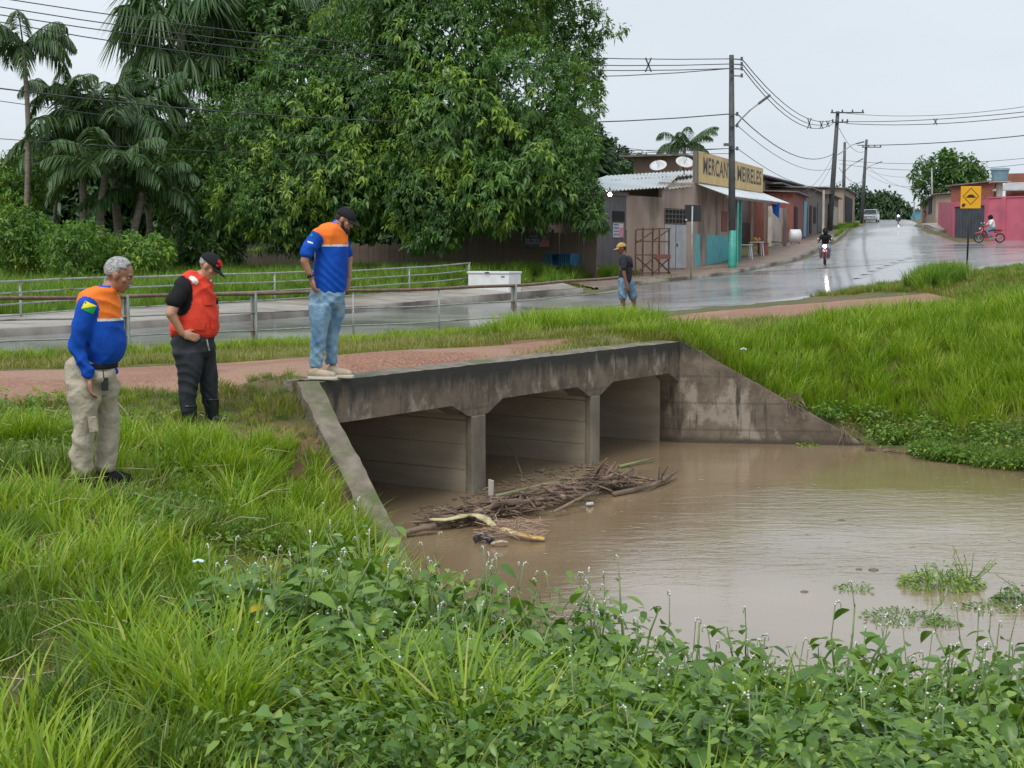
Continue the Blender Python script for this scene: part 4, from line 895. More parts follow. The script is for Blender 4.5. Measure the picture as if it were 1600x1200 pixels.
feather_palm('palm crown behind the mango tree top, partly hidden', gz(505, 72), W(515, 40, 72), 16, 4.4, 1.0, 38, leaf=1.0, w=.10, hang=.9, r0=.2)
def fan_palm(label, base, top, nf, seed, L1=1.9, fanr=1.15):
    r = np.random.default_rng(seed); t = empty('fan_palm', tuple(base), label, 'palm', 'fan palms above the trees'); trunk(t, base, top, .24, .2, M['palmbark'], wob=.2, n=8)
    off = np.array(origin_of(t))
    for i in range(nf):
        az = 2.4 * i + r.normal(0, .2); el = r.uniform(-.7, .9); d = np.array([math.cos(az) * math.cos(el), math.sin(az) * math.cos(el), math.sin(el)])
        b = np.array(top); e = b + d * L1 * r.uniform(.8, 1.15) - [0, 0, .15]
        s = np.cross(d, [0, 0, 1.]); s /= np.linalg.norm(s) + 1e-6; n = 22; a = np.linspace(-1.9, 1.9, n)
        dd = d[None] * np.cos(a)[:, None] + s[None] * np.sin(a)[:, None]; dd[:, 2] -= .55 + .3 * r.uniform(0, 1, n)
        g = leaves(np.repeat(e[None], n, 0), dd, fanr * r.uniform(.85, 1.15, n), .085, np.clip(r.normal(.42, .1, n), 0, 1), r, droop=.55)
        mb = MB().tube([tuple(b), tuple((b + e) / 2 + [0, 0, .1]), tuple(e)], .03, 4, caps=False); V0 = np.array(mb.v)
        V, F, T = merge([(V0, [np.array(mb.f)], np.full(len(V0), .5)), g]); link_mesh('frond', np_mesh('frond', V - off, F, T), M['palm'], t)
    return t
fan_palm('fan palm with a big shaggy crown at the top of the picture', gz(270, 70), W(285, 45, 70), 52, 41, 2.5, 1.7)
fan_palm('second fan palm crown directly behind the round leafy tree', gz(355, 76), W(352, 45, 76), 44, 42, 2.5, 1.7)
fan_palm('fan palm with hanging leaves poking out above the mango trees', gz(540, 74), W(470, -10, 74), 34, 43, 2.2, 1.4)
# ------------------------------------------------------------------ wall frames and text
def rayd(u, v):
    a, b = (u - 800) / FPX, (600 - v) / FPX
    return Vector((a, math.cos(TH) + b * math.sin(TH), -math.sin(TH) + b * math.cos(TH)))
def at(u, Y, v=400): p = W(u, v, Y); return Vector((p.x, p.y))
class Wall:
    """vertical plane through two ground points; s runs from P to Q, outward = to the viewer's side"""
    def __init__(s, P, Q):
        s.P = Vector(P); s.Q = Vector(Q); s.d = (s.Q - s.P).normalized(); s.L = (s.Q - s.P).length; s.n = Vector((s.d.y, -s.d.x))
    def s_of(s, u, v=350, off=0):
        r = rayd(u, v); o = s.P + s.n * off; den = r.x * s.n.x + r.y * s.n.y; k = (o.x * s.n.x + o.y * s.n.y) / den
        p = Vector((r.x * k, r.y * k)); return (p - o).dot(s.d)
    def z_of(s, u, v, off=0):
        r = rayd(u, v); o = s.P + s.n * off; k = (o.x * s.n.x + o.y * s.n.y) / (r.x * s.n.x + r.y * s.n.y); return CAMZ + r.z * k
    def pt(s, t, z, off=0): p = s.P + s.d * t + s.n * off; return Vector((p.x, p.y, z))
    def box(s, s0, s1, z0, z1, o0=-.2, o1=0, mb=None):
        mb = mb or MB(); return mb.prism([s.pt(s0, z0, o0), s.pt(s1, z0, o0), s.pt(s1, z1, o0), s.pt(s0, z1, o0)], (s.n * (o1 - o0)).to_3d())
    def rect(s, u0, v0, u1, v1, uref=None):
        uref = uref or (u0 + u1) / 2; return s.s_of(u0), s.s_of(u1), s.z_of(uref, v1), s.z_of(uref, v0)
def txt(name, body, m, parent, to_world, wbox, bold=.02, space=1.0):
    """flat lettering: fitted into (x0,x1,z0,z1); to_world maps (x,z) to a point"""
    c = bpy.data.curves.new(name, 'FONT'); c.body = body; c.offset = bold; c.space_character = space; c.align_x = 'LEFT'; c.resolution_u = 3
    o = bpy.data.objects.new(name, c); COL.objects.link(o); dg = bpy.context.evaluated_depsgraph_get(); dg.update()
    me = bpy.data.meshes.new_from_object(o.evaluated_get(dg)); bpy.data.objects.remove(o); bpy.data.curves.remove(c)
    n = len(me.vertices); co = np.empty(n * 3); me.vertices.foreach_get('co', co); co = co.reshape(-1, 3)
    mn, mx = co.min(0), co.max(0); x0, x1, z0, z1 = wbox
    fx = x0 + (co[:, 0] - mn[0]) / (mx[0] - mn[0]) * (x1 - x0); fz = z0 + (co[:, 1] - mn[1]) / (mx[1] - mn[1]) * (z1 - z0)
    off = origin_of(parent); V = np.array([tuple(to_world(a, b) - off) for a, b in zip(fx, fz)])
    me.vertices.foreach_set('co', V.astype(np.float32).ravel()); me.materials.clear(); me.update(); return link_mesh(name, me, m, parent)
def corr(name, P00, P10, P01, P11, waves, amp, m, parent, nv=2, trap=False):
    """corrugated sheet: waves run from the 00-10 edge to the 01-11 edge"""
    P00, P10, P01, P11 = map(Vector, (P00, P10, P01, P11)); nrm = (P10 - P00).cross(P01 - P00).normalized(); n = waves * 4 + 1; vs = []; fs = []
    for i in range(n):
        t = i / (n - 1); h = amp * math.sin(t * waves * 2 * math.pi)
        for j in range(nv):
            q = j / (nv - 1); p = P00.lerp(P10, t).lerp(P01.lerp(P11, t), q); vs.append(p + nrm * h)
    for i in range(n - 1):
        for j in range(nv - 1): fs.append((i * nv + j, (i + 1) * nv + j, (i + 1) * nv + j + 1, i * nv + j + 1))
    mb = MB().add(vs, fs); o = mb.build(name, m, parent); s = o.modifiers.new('t', 'SOLIDIFY'); s.thickness = .02; return o

# ------------------------------------------------------------------ board fence
FW = Wall(at(240, 85), at(932, 57.5))
fe = empty('board_fence', (FW.P.x, FW.P.y, 1.5), 'long dark fence of upright boards behind the high grass', 'fence')
pm = []
for k in range(4):
    mb = MB(); wv = .135 + .01 * k; mb.prism([(-wv / 2, 0, 0), (wv / 2, 0, 0), (wv / 2, 0, 1 - .012 * (k % 2)), (0, 0, 1 + .01 * (k == 2)), (-wv / 2, 0, 1 - .02 * (k == 1))], (0, .025, 0)); me = mb.mesh('plank'); me.materials.append(M['wood']); pm.append(me)
nb = 256; ang = math.atan2(FW.d.y, FW.d.x)
for i in range(nb):
    s = FW.L * (i + .5) / nb; p = FW.pt(s, 0); zb = h1(p.x, p.y) - .1; top = 2.74 + (18 if i < nb * .72 else 38) * p.y / 2200 + rng.normal(0, .05) + (.08 if i % 17 == 0 else 0)
    o = bpy.data.objects.new('plank', pm[i % 4]); COL.objects.link(o); o.parent = fe
    o.location = Vector((p.x, p.y, zb)) - Vector(fe.location) + Vector((0, rng.uniform(-.015, .015), 0)); o.rotation_euler = (0, rng.normal(0, .012), ang); o.scale = (1, 1, top - zb)
for zz in (2.2, 3.1):
    FW.box(0, FW.L, zz, zz + .09, -.12, -.05).build('rail', M['wood'], fe)
# campaign poster on the fence
s0, s1, z0, z1 = FW.rect(821, 365, 861, 386); po = empty('poster', tuple(FW.pt((s0 + s1) / 2, z0, .1)), 'dark campaign poster reading 22.222 with a person in pink, on the board fence', 'poster')
FW.box(s0, s1, z0, z1, .06, .09).build('panel', M['postprint'], po)
fw = lambda a, b: FW.pt(a, b, .095)
txt('lettering', '22.222', M['paper'], po, fw, (s0 + .08, s0 + (s1 - s0) * .60, z0 + (z1 - z0) * .25, z0 + (z1 - z0) * .62))
txt('lettering', 'VEREADORA', M['paper'], po, fw, (s0 + .08, s0 + (s1 - s0) * .55, z0 + (z1 - z0) * .72, z0 + (z1 - z0) * .9), bold=.01)
mb = MB(); hh = z1 - z0; ww = s1 - s0
mb.add([FW.pt(s0 + ww * a, z0 + hh * b, .094) for a, b in ((.62, 0.02), (.99, 0.02), (.99, .4), (.9, .52), (.72, .52), (.62, .3))], [(0, 1, 2, 3, 4, 5)]); mb.build('figure', M['pinkprint'], po)
mb = MB(); mb.add([FW.pt(s0 + ww * (.81 + .085 * math.cos(t)), z0 + hh * (.68 + .17 * math.sin(t)), .097) for t in np.linspace(0, 6.28, 13)[:-1]], [tuple(range(12))]); mb.build('face', M['skin2'], po)
# blue cage on the fence
s0, s1, z0, z1 = FW.rect(868, 396, 908, 416); cg = empty('cage', tuple(FW.pt((s0 + s1) / 2, z0, .3)), 'blue wire and board cage hanging low on the fence', 'cage')
FW.box(s0, s1, z0, z0 + .05, .05, .6).build('floor_panel', M['blue'], cg); FW.box(s0, s1, z1 - .04, z1, .05, .62).build('top_panel', M['blue'], cg)
for a in (s0, s1 - .05): FW.box(a, a + .05, z0 + .05, z1 - .04, .05, .6).build('side_panel', M['blue'], cg)
FW.box(s0 + .05, s1 - .05, z0 + .05, z1 - .04, .04, .07).build('back_panel', M['blue'], cg)
for k in range(12):
    a = s0 + .08 + (s1 - s0 - .16) * k / 11
    if k in (3, 4, 5): continue
    FW.box(a, a + (.07 if k < 3 else .03), z0 + .05, z1 - .04, .56, .59).build('bar', M['blue'], cg)
# chest freezer
FR = Wall(at(731, 49.5), at(795, 48.5)); zf = h1(*FR.pt(.5, 0).xy); fz = empty('chest_freezer', tuple(FR.pt(.7, zf, -.4)), 'old white chest freezer dumped in the grass by the fence', 'freezer')
zt = FR.z_of(760, 424); FR.box(0, FR.L, zf - .05, zt - .09, -.75, 0).build('body', M['white'], fz, bevel=.03)
FR.box(-.02, FR.L * .48, zt - .08, zt, -.78, .03).build('lid', M['plasticwhite'], fz, bevel=.02); FR.box(FR.L * .5, FR.L + .02, zt - .08, zt, -.78, .03).build('lid', M['plasticwhite'], fz, bevel=.02)
FR.box(FR.L * .44, FR.L * .54, zt - .06, zt - .02, .03, .06).build('handle', M['black'], fz)
FR.box(FR.L * .82, FR.L * .9, zt - .2, zt - .16, .0, .012).build('badge', M['insul'], fz)

# ------------------------------------------------------------------ railings
def railing(name, label, pts, post_t, zr, rads, mats, postw, group):
    P = smooth_line(resample(pts, 40), 2); z = hland(P[:, 0], P[:, 1]); z = smooth_line(np.c_[z, z], 12)[:, 0]
    e = empty(name, (P[0, 0], P[0, 1], z[0]), label, 'railing', group)
    for q, r, m in zip(zr, rads, mats):
        MB().tube([(x, y, zz + q + .008 * math.sin(i)) for i, ((x, y), zz) in enumerate(zip(P, z))], r, 8).build('rail', M[m], e, smooth=True)
    for t, wd in zip(post_t, postw):
        i = t * 39; x = float(np.interp(i, range(40), P[:, 0])); y = float(np.interp(i, range(40), P[:, 1])); zz = float(np.interp(i, range(40), z))
        if wd > .06:
            mb = MB(); mb.box((x - wd * .32, y, zz + zr[0] / 2 - .1), (wd * .3, .05, zr[0] + .25)); mb.box((x + wd * .32, y, zz + zr[0] / 2 - .1), (wd * .3, .05, zr[0] + .25)); mb.box((x, y + .03, zz + zr[0] / 2 - .1), (wd * .7, .02, zr[0] + .2)); mb.build('post', M['steel'], e)
        else: MB().tube([(x, y, zz - .2), (x, y, zz + zr[0])], wd, 8).build('post', M['steel'], e, smooth=True)
    return e
NR = [tuple(at(-260, 17)), tuple(at(0, 21.3)), tuple(at(197, 23.2)), tuple(at(397, 25)), tuple(at(552, 26.3)), tuple(at(686, 27.8)), tuple(at(803, 29.3)), tuple(at(985, 34))]
def tof(line, u):
    P = smooth_line(resample(line, 40), 2); uu = 800 + 2200 * P[:, 0] / P[:, 1]; return float(np.interp(u, uu, np.arange(40) / 39))
railing('near_railing', 'near pipe railing with rusty top rail on the near side of the road', NR, [tof(NR, u) for u in (-120, 197, 397, 552, 686, 803, 975)], (.93, .60, .28), (.032, .014, .014), ('rust', 'steel', 'steel'), (.12, .12, .12, .018, .018, .13, .03), None)
FRL = [tuple(at(-260, 25)), tuple(at(33, 33)), tuple(at(165, 35.5)), tuple(at(330, 39)), tuple(at(530, 44)), tuple(at(735, 50))]
railing('far_railing', 'far galvanised pipe railing along the raised sidewalk', FRL, [tof(FRL, u) for u in (-90, 33, 165, 330, 430, 530, 640, 733)], (1.0, .74, .48, .22), (.024, .02, .02, .02), ('steel',) * 4, (.03,) * 8, None)

# ------------------------------------------------------------------ the shop
C1 = at(978, 62.5); C2 = at(1083, 67); SW_ = Wall(C1, C2); SD = Wall(at(905, 59.5), C1); SFc = Wall(C2, at(1188, 85)); zg = h1(*C1) - .3
sh = empty('shop_building', (C2.x, C2.y, 2.0), 'brown rendered corner shop with cyan lower wall, signboard and awning', 'shop')
n = 46
for i in range(n):    # upright dark boards of the annex wall
    a, b = SD.L * i / n, SD.L * (i + 1) / n; zt = 2.74 + 97 * SD.pt(a, 0).y / 2200
    SD.box(a + .004, b - .004, 1.4, zt, -.03 - .012 * (i % 2), .0).build('plank', M['tinwall'], sh)
s0, s1, z0, z1 = SD.rect(957, 330, 975, 346); SD.box(s0, s1, z0, z1, .002, .03).build('window', M['dark'], sh)
zA = SW_.z_of(978, 305); zB = SW_.z_of(1034, 284); sm = SW_.s_of(1034); zB2 = SW_.z_of(1083, 283)
SW_.box(0, sm, zg - .3, zA, -.18, 0).build('wall', M['wallbrown'], sh)
SW_.box(sm + .002, SW_.L, zg - .3, zB, -.18, .01).build('wall', M['wallbrown'], sh)
s0, s1 = SW_.s_of(1038), SW_.s_of(1071); zb = SW_.z_of(1055, 419); zm = SW_.z_of(1055, 351); zt = SW_.z_of(1055, 326)
d = SW_.box(s0, s1, zb, zm, .012, .05).build('door', M['doorgrey'], sh); md = (s0 + s1) / 2
SW_.box(md - .015, md + .015, zb, zm, .052, .06).build('seam', M['black'], d); SW_.box(md + .08, md + .14, zb + 1, zb + 1.14, .052, .09).build('handle', M['black'], d)
g = SW_.box(s0, s1, zm + .02, zt, .012, .02).build('grille', M['dark'], sh)
for k in range(7): a = s0 + (s1 - s0) * k / 6; SW_.box(a - .015, a + .015, zm + .02, zt, .022, .05).build('bar', M['woodgrey'], g)
for k in range(4): zz = zm + .05 + (zt - zm - .1) * k / 3; SW_.box(s0, s1, zz - .015, zz + .015, .05, .07).build('bar', M['woodgrey'], g)
# annex roof sheets
for k, (ua, ub) in enumerate(((903, 950), (950, 997), (997, 1040))):
    f = lambda u: 59 + (u - 903) * .041
    corr('roof_sheet', W(ua, 301 - (ua - 903) * .065, f(ua) - .6), W(ub, 301 - (ub - 903) * .065, f(ub) - .6), W(ua + 22, 281 - (ua - 903) * .07, f(ua) + 5), W(ub + 22, 281 - (ub - 903) * .07, f(ub) + 5), 8, .04, M['tin'], sh)
corr('roof_sheet', W(925, 283, 63.6), W(1083, 273, 69.5), W(948, 275, 67), W(1086, 266, 73), 24, .04, M['tin'], sh)
corr('roof_sheet', W(1036, 296, 64.4), W(1083, 290, 66.9), W(1044, 280, 69), W(1086, 273, 71), 8, .04, M['tin'], sh)
SD.box(0, SD.L, SD.z_of(950, 305), SD.z_of(950, 299), -.05, .12).build('eave_board', M['woodgrey'], sh)
# front facade
zf0 = 1.6; zf1 = SFc.z_of(1086, 285)
ends = SFc.s_of(1233); sP = SFc.s_of(1151)
SFc.box(0, sP, zf0, zf1, -.2, 0).build('wall', M['wallbrown'], sh)
s0, s1 = SFc.s_of(1086), SFc.s_of(1093.5); SFc.box(s0, s1, zf0, SFc.z_of(1090, 366), .003, .02).build('painted_panel', M['cyan'], sh)
s0, s1 = SFc.s_of(1104), SFc.s_of(1150); SFc.box(s0, s1, zf0, SFc.z_of(1125, 368), .003, .02).build('painted_panel', M['cyan'], sh)
s0, s1, z0, z1 = SFc.rect(1127, 330, 1136, 362); SFc.box(s0, s1, z0, z1, .003, .03).build('notice', M['woodred'], sh)
# porch: recessed wall, posts, rail
rec = -2.2
SFc.box(sP, SFc.s_of(1210, off=rec), zf0, zf1 + .2, rec - .2, rec).build('wall', M['woodgrey'], sh)
SFc.box(sP - .2, sP, zf0, zf1, rec, -.2).build('wall', M['wallbrown'], sh)
s0, s1 = SFc.s_of(1160, off=rec), SFc.s_of(1178, off=rec); SFc.box(s0, s1, 2.6, 4.9, rec + .002, rec + .05).build('shutter', M['doordark'], sh)
s0, s1 = SFc.s_of(1184, off=rec), SFc.s_of(1198, off=rec); SFc.box(s0, s1, 2.9, 5.0, rec + .002, rec + .05).build('door', M['dark'], sh)
sE = SFc.s_of(1206); SFc.box(sE, ends, 2.6, SFc.z_of(1206, 322), -.25, 0).build('wall', M['wallpale'], sh)
for u in (1152, 1178, 1198): s = SFc.s_of(u); SFc.box(s - .07, s + .07, zf0, zf1, -.16, -.02).build('post', M['woodgrey'], sh)
s = SFc.s_of(1228, off=1.2); SFc.box(s - .12, s + .12, zf0, SFc.z_of(1228, 323, 1.2), 1.05, 1.25).build('post', M['woodgrey'], sh)
s = SFc.s_of(1158, off=1.2); SFc.box(s - .06, s + .06, zf0, SFc.z_of(1158, 309, 1.2), 1.1, 1.22).build('post', M['teal'], sh)
SFc.box(SFc.s_of(1190), SFc.s_of(1226), 3.55, 3.62, .6, .68).build('counter_rail', M['doordark'], sh)
# signboard
zs = [SFc.z_of(1086, 284), SFc.z_of(1188, 301), SFc.z_of(1086, 235), SFc.z_of(1188, 263)]; s0, s1 = SFc.s_of(1087), SFc.s_of(1188)
SP = lambda s, q, o=.12: SFc.pt(s, (zs[0] + (zs[1] - zs[0]) * (s - s0) / (s1 - s0)) * (1 - q) + (zs[2] + (zs[3] - zs[2]) * (s - s0) / (s1 - s0)) * q, o)
for k in range(3):
    a, b = s0 + (s1 - s0) * k / 3 + .01 * (k > 0), s0 + (s1 - s0) * (k + 1) / 3
    bd = MB().prism([SP(a, 0, 0), SP(b, 0, 0), SP(b, 1, 0), SP(a, 1, 0)], (SFc.n * .12).to_3d()).build('signboard', M['yellowsign'], sh)
for wd_, f0, f1 in (('MERCANTIL', .055, .515), ('MEIRELES', .545, .965)): txt('lettering', wd_, M['black'], sh, lambda a, b: SP(a, b, .125), (s0 + (s1 - s0) * f0, s0 + (s1 - s0) * f1, .28, .86), bold=.02, space=1.08)
MB().prism([SP(s0 - .35, -.05, -.1), SP(s0 - .02, -.05, -.1), SP(s0 - .02, 1.02, -.1), SP(s0 - .35, 1.02, -.1)], (SFc.n * .2).to_3d()).build('sign_post', M['woodgrey'], sh)
# awning
def AW(s, o, dz=0): return SFc.pt(s, zs[0] + (zs[1] - zs[0]) * (s - s0) / (s1 - s0) - .06 - o * .38 + dz, o)
sA = SFc.s_of(1234, off=1.6)
for k in range(4): a, b = s0 + (sA - s0) * k / 4, s0 + (sA - s0) * (k + 1) / 4; corr('awning_sheet', AW(a, 1.55), AW(b + .03, 1.55), AW(a, .02, .02 * (k % 2)), AW(b + .03, .02, .02 * (k % 2)), 12, .03, M['tin'], sh)
BQ = AW(SFc.s_of(1205, off=1.2), 1.2, -.15)
MB().bar(AW(s0, 1.5, -.1), AW(sA, 1.5, -.1), .06, .1).build('beam', M['woodgrey'], sh)
s1_ = SFc.s_of(1180); MB().prism([AW(s1_, 1.5, -.32), AW(sA - 1, 1.5, -.32), AW(sA - 1, 1.5, -.14), AW(s1_, 1.5, -.14)], (SFc.n * .02).to_3d()).build('valance', M['redvest'], sh)
MB().prism([SFc.pt(0, zf0, -.2), SFc.pt(0, zf0, -8), SFc.pt(0, zf1, -8), SFc.pt(0, zf1, -.2)], (SFc.d * .2).to_3d()).build('wall', M['wallbrown'], sh)
# upper storey
UW = Wall(SFc.pt(0, 0, -2.4).xy, SFc.pt(1, 0, -2.4).xy)
a, b = UW.s_of(1062, 250), UW.s_of(1196, 250); c_ = UW.s_of(1246, 260)
UW.box(a, b, 5.9, 8.0, -2.5, 0).build('upper_wall', M['wallbrown'], sh)
UW.box(b + .01, c_, 5.9, UW.z_of(1215, 287), -.2, -.02).build('parapet', M['woodgrey'], sh)
UW.box(b + .3, c_ - .6, UW.z_of(1215, 286), UW.z_of(1215, 268), -3.2, -3).build('white_panel', M['wallwhite'], sh)
for s in (b + .15, c_ - .35, c_ - .02): UW.box(s - .12, s + .12, 5.9, 8.35, -.25, -.03).build('post', M['woodgrey'], sh)
MB().prism([UW.pt(a - .8, 7.95, .5), UW.pt(c_ + .9, 8.45, .5), UW.pt(c_ + .9, 8.55, .5), UW.pt(a - .8, 8.05, .5)], (UW.n * -3.6).to_3d()).build('roof', M['tindark'], sh)
MB().prism([UW.pt(b, UW.z_of(1215, 293), 1.2), UW.pt(c_ + 1, UW.z_of(1240, 300), 1.2), UW.pt(c_ + 1, UW.z_of(1240, 298), 1.2), UW.pt(b, UW.z_of(1215, 291), 1.2)], (UW.n * -2.2).to_3d()).build('canopy', M['tindark'], sh)
UW.box(b + .3, c_, 2.8, 5.88, -.2, 1.0).build('wall', M['wallpale'], sh)
s = UW.s_of(1072, 245); UW.box(s - .9, s + .7, 7.2, 7.93, .01, .1).build('brick_patch', M['brickwall'], sh)
# second poster, wall lamp, dishes, rack, tank, sign back
s0, s1, z0, z1 = SD.rect(957, 349, 973, 371); po = empty('poster', tuple(SD.pt(s0, z0, .05)), 'small pale campaign poster with a pink figure on the grey annex wall', 'poster')
SD.box(s0, s1, z0, z1, .01, .04).build('panel', M['paper'], po); SD.box(s0 + (s1 - s0) * .6, s1 - .02, z0 + .02, z0 + (z1 - z0) * .7, .042, .05).build('figure', M['pinkprint'], po)
for k in range(4): SD.box(s0 + .05, s0 + (s1 - s0) * .55, z0 + .1 + k * .14, z0 + .16 + k * .14, .042, .05).build('text_line', M['postprint'], po)
lp = W(953, 304, 60.2); t = empty('wall_lamp', tuple(lp), 'lit white bulb under the eave of the annex', 'lamp'); MB().ell(lp, .08).build('bulb', M['lamp'], t, smooth=True); MB().tube([lp + Vector((0, 0, .1)), lp + Vector((0, .1, .3))], .03, 8).build('socket', M['insul'], t)
for u, v, Y, r, lab in ((1029, 260, 71, 13, 'smaller satellite dish tilted left on the shop roof'), (1069, 255, 69.4, 14, 'larger satellite dish next to the signboard')):
    c = W(u, v, Y); R_ = r * Y / 2200; t = empty('satellite_dish', tuple(W(u, v + 18, Y)), lab, 'satellite dish', 'satellite dishes on the shop roof')
    rot = Vector((.25 if u > 1050 else -.35, -.75, .65)).to_track_quat('Z', 'Y').to_matrix(); mb = MB(); n = 20
    vs = [c]; fs = []
    for i in range(1, 4):
        for k in range(n): a = 2 * math.pi * k / n; q = R_ * i / 3; vs.append(c + rot @ Vector((q * math.cos(a) * 1.05, q * math.sin(a) * .8, .22 * R_ * (i / 3) ** 2)))
    for k in range(n): fs.append((0, 1 + k, 1 + (k + 1) % n))
    for i in range(2):
        for k in range(n): fs.append((1 + i * n + k, 1 + (i + 1) * n + k, 1 + (i + 1) * n + (k + 1) % n, 1 + i * n + (k + 1) % n))
    o = mb.add(vs, fs).build('reflector', M['plasticwhite'], t, smooth=True); sm_ = o.modifiers.new('t', 'SOLIDIFY'); sm_.thickness = .02
    MB().tube([c, c + rot @ Vector((0, 0, .4))], .012, 6).tube([c + rot @ Vector((0, R_ * .7, .1)), c + rot @ Vector((0, 0, .42))], .01, 5).build('feed_arm', M['insul'], t)
    MB().tube([c, W(u, v + 20, Y + .2)], .025, 6).build('mast', M['insul'], t)
# wooden rack by the door
RK = Wall(at(993, 60.4), at(1045, 62.6)); z0 = h1(*RK.P); t = empty('timber_rack', tuple(RK.pt(.7, z0)), 'dark open timber stand braced with cross pieces beside the grey door', 'rack')
h = 1.95; zz = z0 + .08
for s in (0, RK.L * .5, RK.L): 
    for o in (0, -.5): MB().bar(RK.pt(s, zz - .2, o), RK.pt(s, zz + h * (1 if s < 1.3 else 1.06), o), .07).build('upright', M['woodbrown'], t)
for q in (.05, .45, .75, 1.0): MB().bar(RK.pt(0, zz + h * q, .04), RK.pt(RK.L, zz + h * q * (1.05 if q == 1 else 1), .04), .05).build('crosspiece', M['woodbrown'], t)
for a, b, c, d in ((0, .05, .5, .4), (.5, .05, 1, .4), (0, .4, .5, .05), (.5, .4, 1, .05), (0, .72, .5, 1), (.5, .78, 1, 1.05)): MB().bar(RK.pt(RK.L * a, zz + h * b, .08), RK.pt(RK.L * c, zz + h * d, .08), .045).build('brace', M['woodbrown'], t)
RK.box(RK.L * .52, RK.L * .98, zz + h * .36, zz + h * .46, .1, .13).build('board', M['woodred'], t)
# road sign seen from behind
p = at(1080, 57.5); z0 = h1(*p); t = empty('road_sign', (p.x, p.y, z0), 'dark back of a square road sign on a thin grey post by the shop', 'road sign')
pt_ = W(1082, 322, 57.5); MB().tube([(p.x, p.y, z0 - .2), pt_], .035, 8).build('post', M['steel'], t, smooth=True); c = W(1083, 333, 57.55); MB().box((c.x, c.y + .06, c.z), (.66, .03, .68)).build('plate', M['black'], t, bevel=.02)
MB().box((c.x - .27, c.y + .03, c.z - .27), (.07, .02, .06)).build('sticker', M['paper'], t)
# yellow speed-bump sign
p = at(1511, 41.2); z0 = h1(*p); t = empty('road_sign', (p.x, p.y, z0), 'yellow square speed bump warning sign on a dark post in the grass', 'road sign')
top = W(1516, 296, 41.2); MB().tube([(p.x, p.y, z0 - .2), top], .028, 8).build('post', M['black'], t, smooth=True)
c = W(1516, 308.5, 41.2); SG = Wall((c.x - .29, c.y - .045), (c.x + .29, c.y - .075)); S_ = .30
pl_ = SG.box(0, .58, c.z - .32, c.z + .32, -.02, 0).build('plate', M['amber'], t, bevel=.008)
def sgp(a, b, o=.004): return SG.pt(.29 + a, c.z + b, o)
mb = MB(); D = [(0, .25), (.235, .0), (0, -.25), (-.235, 0)]; D2 = [(x * .9, y * .9) for x, y in D]
D = [(x, y + .03) for x, y in D]; D2 = [(x, y + .03) for x, y in D2]
mb.add([sgp(*q) for q in D + D2], [(0, 1, 5, 4), (1, 2, 6, 5), (2, 3, 7, 6), (3, 0, 4, 7)]); mb.build('border', M['black'], t)
mb = MB(); pr = [(-.14, -.02), (.14, -.02), (.14, 0.0)] + [(.11 * math.cos(a), .0 + .075 * math.sin(a)) for a in np.linspace(.15, 2.99, 9)] + [(-.14, 0.0)]
mb.add([sgp(x, y + .01) for x, y in pr], [tuple(range(len(pr)))]); mb.build('hump_symbol', M['black'], t)
mb = MB(); mb.add([sgp(*q) for q in ((-.25, -.28), (-.19, -.28), (-.14, -.2), (-.2, -.17), (-.25, -.2))], [(0, 1, 2, 3, 4)]).build('mark', M['black'], t)
# white tank by the shop end, goods on the pavement, bench, banner
p = at(1242, 89); z0 = h1(*p); t = empty('water_drum', (p.x, p.y, z0), 'white rounded tank on legs at the far end of the shop', 'tank'); zc = 2.74 + 31 * 89 / 2200
MB().tube([(p.x - .35, p.y, zc), (p.x - .3, p.y, zc), (p.x + .3, p.y, zc), (p.x + .35, p.y, zc)], [.3, .42, .42, .3], 14).build('body', M['plasticwhite'], t, smooth=True)
for q in (-.25, .25): MB().bar((p.x + q, p.y, z0 - .1), (p.x + q, p.y, zc - .3), .06).build('leg', M['woodgrey'], t)
def table(u, Y, lab, cat='table'):
    p = at(u, Y); z0 = h1(*p) + .06; t = empty('table', (p.x, p.y, z0), lab, cat)
    MB().box((p.x, p.y, z0 + .75), (.75, .75, .04)).build('tabletop', M['plasticwhite'], t)
    for i in (-1, 1):
        for j in (-1, 1): MB().bar((p.x + .3 * i, p.y + .3 * j, z0 + .73), (p.x + .36 * i, p.y + .36 * j, z0), .04).build('leg', M['plasticwhite'], t)
    return p, z0
table(1163, 73, 'small white table under the awning behind the pole')
p, z0 = table(1181, 76, 'white table with fruit under the awning')
fr = MB(); rr = random.Random(3)
for i in range(9): fr = MB().ell((p.x + rr.uniform(-.25, .25), p.y + rr.uniform(-.25, .25), z0 + .84 + rr.uniform(0, .1)), (.07, .07, .09), n=8, m=5); o = fr.build('fruit', M['captan'], None, smooth=True); tag(o, 'yellow fruit on the white table under the awning', 'fruit', 'fruit heaped on the table')
p = at(1192, 77); z0 = h1(*p) + .06; t = empty('crate', (p.x, p.y, z0), 'dark red crate beside the fruit table', 'crate'); MB().box((p.x, p.y, z0 + .3), (.5, .5, .55)).build('body', M['woodred'], t); MB().box((p.x, p.y, z0 + .62), (.54, .54, .06)).build('rim', M['woodbrown'], t)
q = BQ; t = MB().prism([q, q + Vector((.5, .1, 0)), q + Vector((.45, .1, -.9)), q + Vector((.1, 0, -.6))], (0, .03, 0)).build('banner', M['bluecloth'], None); tag(t, 'blue cloth hanging under the awning edge', 'cloth')

